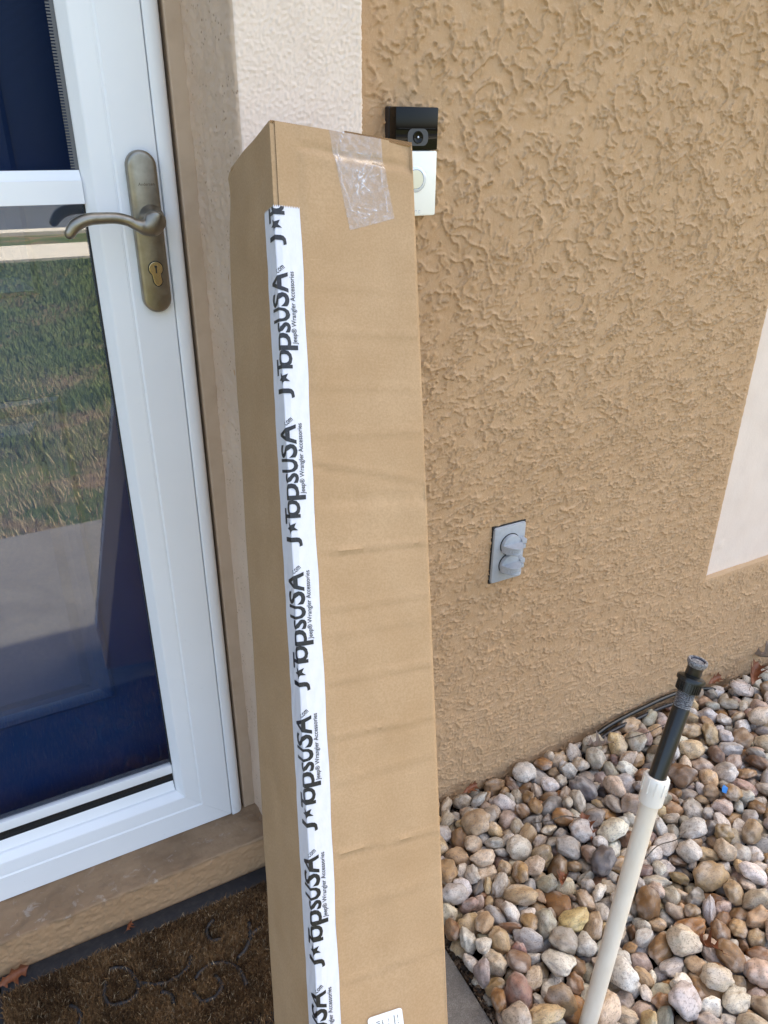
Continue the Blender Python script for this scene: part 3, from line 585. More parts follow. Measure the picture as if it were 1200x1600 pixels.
def logo(parts):
    """(a along reading, b up) shapes; a is distance up the box from the foot of the J, b is measured from s=0 to the left"""
    for body, bold, (x0, x1, y0, y1) in (('J', .020, (.0004, .0100, -.0104, .0130)), ('T', .020, (.0231, .0392, -.0099, .0134)), ('o', .016, (.0308, .0474, -.0101, .0060)), ('p', .016, (.0472, .0640, -.0166, .0056)), ('s', .016, (.0642, .0742, -.0101, .0058)),
                                        ('U', .020, (.0746, .0884, -.0101, .0150)), ('S', .020, (.0892, .1030, -.0101, .0150)), ('A', .020, (.1026, .1222, -.0097, .0142)), ('Jeep\u00ae Wrangler Accessories', .010, (.0530, .1232, -.0176, -.0108))):
        v, f = text_mesh(body, bold); parts.append((fit(v, x0, x1, y0, y1), f))
    parts.append(star(.0196, .0006, .0066, .0078))
    v, f = text_mesh('.com', .012); v = fit(v, 0, .0100, 0, .0040); c, s_ = math.cos(math.radians(-52)), math.sin(math.radians(-52))
    parts.append((np.stack([.1200 + v[:, 0] * c - v[:, 1] * s_, .0006 + v[:, 0] * s_ + v[:, 1] * c], 1), f))
parts = []; logo(parts); mb = bmesh.new()
for k in range(-1, 8):
    foot = .2645 + .1474 * k
    for v, f in parts:
        vs_ = [mb.verts.new((-b, foot - a, 0)) for a, b in v]      # x = s, y = v
        for q in f:
            try: mb.faces.new([vs_[i] for i in q])
            except ValueError: pass
for co, no in (((0, 0, 0), (1, 0, 0)), ((.006, 0, 0), (1, 0, 0))): bmesh.ops.bisect_plane(mb, geom=mb.verts[:] + mb.edges[:] + mb.faces[:], plane_co=co, plane_no=no)
bmesh.ops.bisect_plane(mb, geom=mb.verts[:] + mb.edges[:] + mb.faces[:], plane_co=(0, tape_v0 + .0008, 0), plane_no=(0, 1, 0), clear_inner=True)
bmesh.ops.bisect_plane(mb, geom=mb.verts[:] + mb.edges[:] + mb.faces[:], plane_co=(0, L - .002, 0), plane_no=(0, 1, 0), clear_outer=True)
for q in mb.verts: q.co = tpos(q.co.x, q.co.y, .00108)
me = bpy.data.meshes.new('lettering'); mb.to_mesh(me); mb.free(); lt = link('lettering', me, M['ink'], ptape, world=False)
# clear film over the top edge
nu, nv = 60, 90
segs = [((.060, .020), (.079, .076)), ((.079, .076), (.100, .078)), ((.066, .010), (.071, .055)), ((.113, .022), (.122, .079)), ((.082, .084), (.126, .076)), ((.107, .012), (.088, .045)), ((.107, .026), (.092, .050)), ((.088, .045), (.086, .060)), ((.088, .045), (.102, .055)), ((.098, .030), (.112, .028)), ((.096, .042), (.113, .036)), ((.086, .072), (.107, .073)), ((.060, .0175), (.114, .0185)), ((.070, .010), (.073, .0)), ((.094, .038), (.086, .036))]
Ag, Bg = np.meshgrid(np.linspace(0, 1, nu), np.linspace(0, 1, nv), indexing='ij')
t1 = np.clip(Bg / .18, 0, 1); t2 = np.clip((Bg - .18) / .82, 0, 1)
Px = .0036 + (.0580 + .0585 * Ag) * (1 - t1) + t1 * ((.0605 + .0570 * Ag) * (1 - t2) + t2 * (.0762 + .0522 * Ag)); Pv = t1 * (.017 * (1 - t2) + t2 * (.0958 - .0168 * Ag))
wr = np.zeros_like(Px)
for (x0, y0), (x1, y1) in [((a + .0036, b), (c + .0036, d)) for (a, b), (c, d) in segs]:
    dx, dy = x1 - x0, y1 - y0; t_ = np.clip(((Px - x0) * dx + (Pv - y0) * dy) / (dx * dx + dy * dy), 0, 1); q = np.hypot(Px - x0 - dx * t_ - .0008 * np.sin(t_ * 11 + y0 * 900), Pv - y0 - dy * t_)
    wr = np.maximum(wr, np.exp(-(q / .0006) ** 2) * np.clip(.15 + .8 * np.sin(t_ * 7 + x0 * 400) ** 2 + .5 * perlin(Px * 400, Pv * 400, 8), 0, 1) * (.55 if abs(dx) + abs(dy) > .03 else 1))
blob = np.exp(-((Px - .0936) / .008) ** 2 - ((Pv - .046) / .013) ** 2)
wr = np.clip(wr + .9 * blob * np.clip(perlin(Px * 420 + Pv * 300, Pv * 160 - Px * 120, 3) + .12, 0, 1), 0, 1)
V = np.stack([Px, -rdisp(Px, Pv) - .0006 - .0012 * wr, L - Pv], -1).reshape(-1, 3); wr = wr.ravel()
me = fastmesh('clear_tape', np.array(V), gridfaces(nu, nv)); at_ = me.attributes.new('Wrinkle', 'FLOAT', 'POINT'); at_.data.foreach_set('value', np.array(wr, np.float32))
ct = link('clear_tape', me, M['film'], carton, smooth=True, world=False); ct['label'] = 'wrinkled clear packing tape over the top edge of the box'
# address label at the lower end
def lab(a, b, off=.0009): 
    c, s_ = math.cos(math.radians(-5)), math.sin(math.radians(-5)); return (.0558 + a * c - b * -s_ * -1, -off, L - (.9300 - a * s_ + b * c))
lw, lh, rc = .0425, .075, .004; out = []
for cx, cy, a0 in ((lw - rc, rc, -90), (lw - rc, lh - rc, 0), (rc, lh - rc, 90), (rc, rc, 180)):
    for k in range(5): a = math.radians(a0 + 22.5 * k); out.append((cx + rc * math.cos(a), cy + rc * math.sin(a)))
lb = MB(); lb.add([lab(a, b) for a, b in out], [tuple(range(len(out)))]); lbl = lb.build('address_label', M['label'], carton, world=False); lbl['label'] = 'small white sticker with rows of print low on the box'
mb = MB(); rl = np.random.RandomState(3)
def ink(a0, a1, b0, b1): mb.add([lab(a0, b0, .0011), lab(a1, b0, .0011), lab(a1, b1, .0011), lab(a0, b1, .0011)], [(0, 1, 2, 3)])
for a, w in ((.0355, .0013), (.0312, .0013), (.024, .001), (.0165, .0016), (.0045, .0012)):
    b = .006 + rl.uniform(0, .002)
    while b < .068: l_ = rl.uniform(.0006, .0016); ink(a, a + w * rl.uniform(.6, 1), b, b + l_); b += l_ + rl.choice([.0005, .0006, .0018])
b = .0075
while b < .06: ink(.0095, .0138, b, b + .0008); b += rl.choice([.0016, .0024, .0032])
mb.build('print', M['ink'], lbl, world=False)

# ---------------------------------------------------------------- doorbell on the wall
db = empty('doorbell', (.5459, 0, 1.161)); tag(db, 'black and white video doorbell on the tan wall, half hidden by the box', 'doorbell')
x0, x1, z0, z1, zm = .5147, .5770, 1.1612, 1.2900, 1.2405
MB().box((x0 - .0005, -.0125, z0 - .0008), (x1 + .0005, -.0005, z1 + .0005), .002).build('back_plate', M['mblack'], db)
MB().box((x0, -.0300, zm), (x1, -.0120, z1), .0022).build('camera_cover', M['gblack'], db, angle=50)
MB().box((x0, -.0300, z0), (x1, -.0130, zm - .0006), .0026).build('face_plate', M['face'], db, angle=50)
def rrect(cx, cz, hw, hh, r, n=6):
    p = []
    for sx, sz, a0 in ((1, 1, 0), (-1, 1, 90), (-1, -1, 180), (1, -1, 270)):
        for k in range(n + 1): a = math.radians(a0 + 90 * k / n); p.append((cx + sx * (hw - r) + r * math.cos(a), cz + sz * (hh - r) + r * math.sin(a)))
    return p
lc = (.5470, 1.2555)
l1 = MB().prism(rrect(*lc, .0150, .0098, .0075), -.0306, -.0290).build('camera_window', M['lens'], db)
ry = lambda x, y, z: Matrix.Translation((x, y, z)) @ Matrix.Rotation(math.radians(90), 4, 'X')
MB().lathe([(.0074, 0), (.0074, .0008), (.0062, .0010), (.0050, .0003), (.0022, .0002)], 28, ry(lc[0], -.0305, lc[1])).build('lens', M['gblack'], l1, angle=40)
MB().lathe([(.0012, 0), (.0012, .0004), (.0005, .0008)], 16, ry(lc[0], -.0309, lc[1])).build('pupil', M['ring'], l1, angle=40)
MB().box((x0 + .004, -.03025, 1.2655), (x1 - .004, -.0290, 1.26565)).build('sensor_line', M['lens'], db)
bc = (.5452, 1.2060)
bt = MB().lathe([(.0155, 0), (.0155, .0012), (.0150, .0016), (.0120, .0016), (.0116, .0008), (.0112, .0008)], 40, ry(bc[0], -.0295, bc[1])).build('button_ring', M['ring'], db, angle=40)
MB().lathe([(.0113, 0), (.0113, .0013), (.0108, .0018), (.0085, .0019)], 40, ry(bc[0], -.0295, bc[1])).build('button', M['btn'], db, angle=40)
tv, tf = text_mesh('ring'); tv = fit(tv, .5385, .5530, 1.1640, 1.1700); MB().add([(a + .0005, -.03015, b) for a, b in tv], tf).build('wordmark', M['ring'], db)

# ---------------------------------------------------------------- outdoor outlet
oc = empty('outlet_cover', (.7722, 0, .519)); tag(oc, 'grey weatherproof double outlet cover on the tan stucco wall', 'outlet')
cx, cz = .7725, .5762
MB().box((cx - .0348, -.0085, cz - .0571), (cx + .0348, .002, cz + .0571), .0055).build('cover_plate', M['outlet'], oc, angle=50)
MB().box((cx - .0362, -.0035, cz - .0585), (cx + .0362, .003, cz + .0588), .001).build('gasket', M['dark'], oc)
for dz in (.0200, -.0205):
    c = (cx, cz + dz)
    lid = MB().lathe([(.0200, 0), (.0200, .0062), (.0194, .0072), (.0180, .0076), (.001, .0078)], 44, ry(c[0], -.0092, c[1])).build('lid', M['outlet'], oc, angle=35)
    MB().lathe([(.0214, 0), (.0214, .0012), (.0205, .0014)], 44, ry(c[0], -.0084, c[1])).build('lid_gap_shade', M['dark'], lid)  # dark ring added to stand for the shaded gap round the lid
    N_ = 24; out_ = []                               # pull shelf: straight back, bowed front, hollow underneath
    for k in range(N_ + 1): x = -.0200 + .0400 * k / N_; out_.append((x, -.0165 - .0225 * max(0, 1 - (x / .0202) ** 2) ** .9))
    mb = MB()
    for z0_, z1_, grow in ((.0018, .0042, 1.0), (-.0078, .0018, .90), (-.0102, -.0078, 1.0)):
        o1 = [(c[0] + x, -.0165 + (y + .0165) * grow - .0002) for x, y in out_] + [(c[0] + .0200, -.0120), (c[0] - .0200, -.0120)]; n = len(o1)
        mb.add([(a, b, c[1] + z1_) for a, b in o1] + [(a, b, c[1] + z0_) for a, b in o1], [(i, (i + 1) % n, n + (i + 1) % n, n + i) for i in range(n)] + [tuple(range(n)), tuple(range(n, 2 * n))])
    mb.build('pull_shelf', M['outlet'], lid, angle=35)
    mb = MB(); rl = np.random.RandomState(4)
    for k in range(4, N_ - 4):
        if k % 5 == 0: continue
        (xa, ya), (xb, yb) = [(c[0] + x, -.0165 + (y + .0165) * .90 - .0006) for x, y in out_[k:k + 2]]
        for q0, q1 in ((-.0058, -.0049), (-.0016, -.0007), (-.0058, -.0007))[:rl.randint(1, 4)]:
            w_ = .35 if q1 - q0 > .002 else .8
            mb.add([(xa, ya, c[1] + q0), (xa + (xb - xa) * w_, ya + (yb - ya) * w_, c[1] + q0), (xa + (xb - xa) * w_, ya + (yb - ya) * w_, c[1] + q1), (xa, ya, c[1] + q1)], [(0, 1, 2, 3)])
    mb.build('embossing', M['outlet_t'], lid)
    mb = MB().box((c[0] + .0195, -.0200, c[1] - .0105), (c[0] + .0285, -.0086, c[1] - .0022), .0014); mb.box((c[0] + .0190, -.0200, c[1] - .0008), (c[0] + .0300, -.0086, c[1] + .0085), .0014); mb.build('hinge', M['outlet'], lid, angle=50)
MB().lathe([(.0026, 0), (.0026, .0010), (.0018, .0016), (.0, .0017)], 18, ry(cx, -.0082, cz)).build('screw', M['nozzle'], oc, angle=40)

# ---------------------------------------------------------------- sprinkler riser standing in the stones
RK = Vector((0.72366, -0.44500, 0.44610)); RT = Vector((0.79073, -0.41800, 0.60394)); RB = Vector((0.61773, -0.49842, 0.03000))
riser = empty('sprinkler_riser', RB); tag(riser, 'cream pipe with black sprinkler head leaning up out of the river stones', 'sprinkler')
d1 = (RK - RB).normalized(); d2 = (RT - RK).normalized()
def axisM(p, d): return Matrix.Translation(p) @ d.to_track_quat('Z', 'Y').to_matrix().to_4x4()
l1_ = (RK - RB).length
MB().lathe([(.0132, -.05), (.0132, l1_ - .030)], 32, axisM(RB, d1)).build('pipe', M['pvc'], riser, angle=40)
A1 = axisM(RB + d1 * (l1_ - .042), d1)
MB().lathe([(.0133, 0), (.0166, .0005), (.0172, .003), (.0172, .024), (.0178, .026), (.0178, .0415), (.0168, .043), (.0128, .043), (.0126, .030)], 36, A1).build('coupling', M['pvcw'], riser, angle=35)
mb = MB()
for k in range(10):
    a = 2 * math.pi * k / 10; p = Vector((.0178 * math.cos(a), .0178 * math.sin(a), .031)); t_ = Vector((-math.sin(a), math.cos(a), 0)); o_ = Vector((math.cos(a), math.sin(a), 0))
    v = [A1 @ (p + t_ * sx * .0008 + o_ * oz + Vector((0, 0, z_))) for sx in (-1, 1) for oz in (-.001, .0008) for z_ in (-.012, .0095)]
    mb.add(v, [(0, 1, 3, 2), (4, 6, 7, 5), (0, 4, 5, 1), (2, 3, 7, 6), (0, 2, 6, 4), (1, 5, 7, 3)])
mb.build('coupling_rib', M['pvcw'], riser)
l2 = (RT - RK).length; A2 = axisM(RK, d2); k2 = l2 / .1857
MB().lathe([(.0121, -.03), (.0121, .112 * k2), (.0112, .114 * k2)], 32, A2).build('riser_tube', M['abs'], riser, angle=40)
pf = []
for k in range(9): z = .114 + k * .003; pf += [(.0110, z * k2), (.0124, (z + .0011) * k2), (.0124, (z + .0016) * k2), (.0110, (z + .0027) * k2)]
MB().lathe(pf, 32, A2).build('thread', M['nozzle'], riser)
mb = MB().lathe([(.0128, .139 * k2), (.0150, .1395 * k2), (.0160, .155 * k2), (.0195, .156 * k2), (.0197, .160 * k2), (.0185, .1625 * k2), (.0120, .165 * k2)], 40, A2)
mb.build('cap', M['abs'], riser, angle=35); mb = MB()
for k in range(30):
    a = 2 * math.pi * k / 30; p = Vector((.0157 * math.cos(a), .0157 * math.sin(a), .148 * k2)); t_ = Vector((-math.sin(a), math.cos(a), 0)); o_ = Vector((math.cos(a), math.sin(a), 0))
    v = [A2 @ (p + t_ * sx * .0006 + o_ * oz + Vector((0, 0, z_))) for sx in (-1, 1) for oz in (-.001, .001) for z_ in (-.007, .007)]
    mb.add(v, [(0, 1, 3, 2), (4, 6, 7, 5), (0, 4, 5, 1), (2, 3, 7, 6), (0, 2, 6, 4), (1, 5, 7, 3)])
mb.build('cap_knurl', M['abs'], riser)
d3 = (d2 + (CAMPOS - RT).normalized() * .30 + Vector((.06, 0, 0))).normalized(); A3 = axisM(RK + d2 * (.163 * k2), d3) @ Matrix.Translation((0, 0, -.163 * k2))
MB().lathe([(.0112, .160 * k2), (.0108, .176 * k2), (.0116, .184 * k2)], 32, A3).build('nozzle_neck', M['abs'], riser, angle=40)
MB().lathe([(.0118, .182 * k2), (.0138, .186 * k2), (.0140, .190 * k2), (.0132, .1915 * k2), (.0103, .1915 * k2), (.0100, .189 * k2)], 40, A3).build('nozzle_rim', M['nozzle'], riser, angle=35)
nb = MB().lathe([(.0101, .186 * k2), (.0101, .1895 * k2), (.0085, .1890 * k2), (.003, .1880 * k2)], 32, A3).build('nozzle_face', M['nblue'], riser, angle=40)
MB().lathe([(.0018, .187 * k2), (.0018, .1895 * k2), (.001, .190 * k2)], 14, A3).build('adjusting_screw', M['nozzle'], nb)

# ---------------------------------------------------------------- doormat
mat = empty('doormat', (.115, -.225, 0)); tag(mat, 'brown coir doormat with black rubber scrolls in front of the doorstep', 'doormat')
MX0, MX1, MY0, MY1 = -.196, .425, -.455, .0175
mb = MB().box((MX0, MY0, .0005), (MX1, MY1, .0045), .0015)
mb.build('rubber_base', M['rubber'], mat)
mb = MB()
for a, b in (((MX0 + .002, MY1 - .034), (MX1 - .002, MY1 - .0005)), ((MX0 + .002, MY0 + .001), (MX1 - .002, MY0 + .0165)), ((MX0 + .001, MY0 + .018), (MX0 + .0155, MY1 - .018)), ((MX1 - .0155, MY0 + .018), (MX1 - .001, MY1 - .018))):
    mb.box((a[0], a[1], .003), (b[0], b[1], .0085), .0025)
mb.build('rubber_border', M['rubber'], mat, angle=50)
curls = [[[-.0305, -.0716], [-.0366, -.0971], [-.0309, -.114], [-.0132, -.1213], [.0064, -.1196], [.015, -.1037], [.0095, -.0778], [-.0033, -.0604], [-.0205, -.0557]],
         [[.0174, -.1009], [.0429, -.1163], [.0637, -.1209], [.0913, -.1143], [.1041, -.0948]], [[.1567, -.0482], [.1443, -.0561], [.1397, -.0679], [.144, -.0841], [.1583, -.0892]],
         [[.2259, -.0988], [.2065, -.1075], [.193, -.1234], [.1732, -.1354]], [[.2113, -.0816], [.2048, -.1066]], [[.0912, -.156], [.1001, -.1767], [.1212, -.1798], [.1362, -.1672], [.1308, -.1477]],
         [[.1004, -.136], [.1182, -.1262], [.1408, -.1272], [.1629, -.1431], [.1713, -.1647], [.1718, -.1859]], [[-.088, -.0861], [-.078, -.0992], [-.0754, -.116], [-.09, -.135]], [[.0463, -.1325], [.0583, -.1428], [.06, -.16]]]
more = []
for c in curls:                                     # the scroll border goes on along the other sides
    more.append([[.23 - x, -.451 - y] for x, y in c])
allc = []
for c in curls + more: allc.append([p for p in smoothcurve([(a, b, 0) for a, b in c], 6)])
for c in allc: MB().tube([(p[0], p[1], .0088 + .0010 * math.sin(p[0] * 300)) for p in c], .0044, 8, .0040).build('rubber_scroll', M['rubber'], mat, smooth=True)
N1 = 45000; N2 = 75000
px = np.concatenate([rng.uniform(MX0 + .014, MX1 - .014, N1), rng.uniform(MX0 + .014, .31, N2)]); py = np.concatenate([rng.uniform(MY0 + .016, MY1 - .037, N1), rng.uniform(-.24, MY1 - .036 - .004 * rng.rand(N2), N2)])
dist = np.full(len(px), 9.0)
for c in allc:
    for p in c[::2]: dist = np.minimum(dist, np.hypot(px - p[0], py - p[1]))
k_ = (dist > .0040 + .0025 * rng.rand(len(px))); px, py = px[k_], py[k_]; n = len(px)
hgt = rng.uniform(.009, .0155, n) * (1 + .25 * fbm(px * 40, py * 40, 2, 501)); az = rng.uniform(0, 2 * np.pi, n); lean = np.abs(rng.normal(0, .0045, n)) + .001; az2 = az + rng.normal(0, .5, n)
fx, fy = .0020, -.0022 + 0 * px
bx = np.stack([px, py, np.full(n, .0042)], 1); wd = rng.uniform(.0003, .00075, n); sd_ = np.stack([np.cos(az + 1.57), np.sin(az + 1.57), 0 * az], 1) * wd[:, None]
mid = bx + np.stack([np.cos(az) * lean * .4, np.sin(az) * lean * .4, hgt * .6], 1); tip = bx + np.stack([np.cos(az2) * lean + fx * .5, np.sin(az2) * lean + fy * .5, hgt], 1)
V = np.stack([bx - sd_, bx + sd_, mid + sd_ * .9, mid - sd_ * .9, tip + sd_ * .3, tip - sd_ * .3], 1).reshape(-1, 3); b0 = np.arange(n) * 6
F = np.concatenate([np.stack([b0, b0 + 1, b0 + 2, b0 + 3], 1), np.stack([b0 + 3, b0 + 2, b0 + 4, b0 + 5], 1)])
me = fastmesh('coir_pile', V, F); tone = np.clip(rng.normal(.5, .22, n) + .35 * fbm(px * 14, py * 14, 3, 511), 0, 1)
c0 = np.array([.060, .032, .015]); c1 = np.array([.31, .18, .082]); cc = c0 + (c1 - c0) * (tone ** 1.5)[:, None]; pale = rng.rand(n) < .05; cc[pale] = np.array([.46, .35, .22])
ca = me.color_attributes.new('Col', 'FLOAT_COLOR', 'POINT'); ca.data.foreach_set('color', np.repeat(np.concatenate([cc, np.ones((n, 1))], 1), 6, 0).astype(np.float32).ravel())
pile = tag(link('coir_pile', me, M['coir'], mat), kind='stuff')

# ---------------------------------------------------------------- bed of river stones
V_, n_ = [], 60
gx, gy = np.meshgrid(np.linspace(.4985, 3.3, 180), np.linspace(-1.44, -.001, 110), indexing='ij'); gz = -.012 + .004 * fbm(gx * 9, gy * 9, 3, 601)
bed = link('stone_bed', fastmesh('stone_bed', np.stack([gx, gy, gz], -1).reshape(-1, 3), gridfaces(180, 110)), M['soil'], smooth=True); tag(bed, kind='structure')
def ico(sub):
    t=(1+5**.5)/2
    v=[(-1,t,0),(1,t,0),(-1,-t,0),(1,-t,0),(0,-1,t),(0,1,t),(0,-1,-t),(0,1,-t),(t,0,-1),(t,0,1),(-t,0,-1),(-t,0,1)]
    f=[(0,11,5),(0,5,1),(0,1,7),(0,7,10),(0,10,11),(1,5,9),(5,11,4),(11,10,2),(10,7,6),(7,1,8),(3,9,4),(3,4,2),(3,2,6),(3,6,8),(3,8,9),(4,9,5),(2,4,11),(6,2,10),(8,6,7),(9,8,1)]
    v=[np.array(a,float)/np.linalg.norm(a) for a in v]
    for _ in range(sub):
        c={};nf=[]
        def mid(a,b):
            k=(min(a,b),max(a,b))
            if k not in c:
                m=v[a]+v[b];v.append(m/np.linalg.norm(m));c[k]=len(v)-1
            return c[k]
        for a,b,d in f:
            x,y,z=mid(a,b),mid(b,d),mid(d,a);nf+=[(a,x,z),(b,y,x),(d,z,y),(x,y,z)]
        f=nf
    return np.array(v),f
NSHAPE=26
def stone_shape(k,sub):
    rs=np.random.RandomState(100+k)
    v,f=ico(sub)
    r=np.ones(len(v))
    for i in range(7):
        d=rs.normal(size=3);d/=np.linalg.norm(d);a=rs.uniform(-.13,.13)
        r+=a*np.sin((v@d)*rs.uniform(1.5,3.2)+rs.uniform(0,6))
    p=v*r[:,None]
    ang=k%3
    for i in range([2,5,9][ang]):
        d=rs.normal(size=3);d/=np.linalg.norm(d)
        h=rs.uniform(.62,.9) if ang else rs.uniform(.8,.95)
        q=p@d; ex=np.maximum(q-h,0); soft=.82 if ang==2 else .6
        p=p-d[None]*(ex*soft)[:,None]
    for i in range(5):
        d=rs.normal(size=3);d/=np.linalg.norm(d)
        p=p*(1+.018*np.sin((p@d)*rs.uniform(6,11)+rs.uniform(0,6)))[:,None]
    lo,hi=p.min(0),p.max(0)
    p=(p-(lo+hi)/2)/((hi-lo)/2)
    rs = np.random.RandomState(900 + k)                 # extra chips, dents and broken faces
    for i in range([1, 3, 5][k % 3]):
        d = rs.normal(size=3); d /= np.linalg.norm(d); q = p @ d; h = q.max() * rs.uniform(.74, .93)
        p = p - d[None] * (np.maximum(q - h, 0) * rs.uniform(.45, .85))[:, None]
    for i in range(9):
        d = rs.normal(size=3); d /= np.linalg.norm(d); e = rs.normal(size=3)
        p = p * (1 + rs.uniform(.008, .03) * np.sin((p @ d) * rs.uniform(4, 9) + np.sin(p @ e * 2.5) * 1.5 + rs.uniform(0, 6)))[:, None]
    return p,f

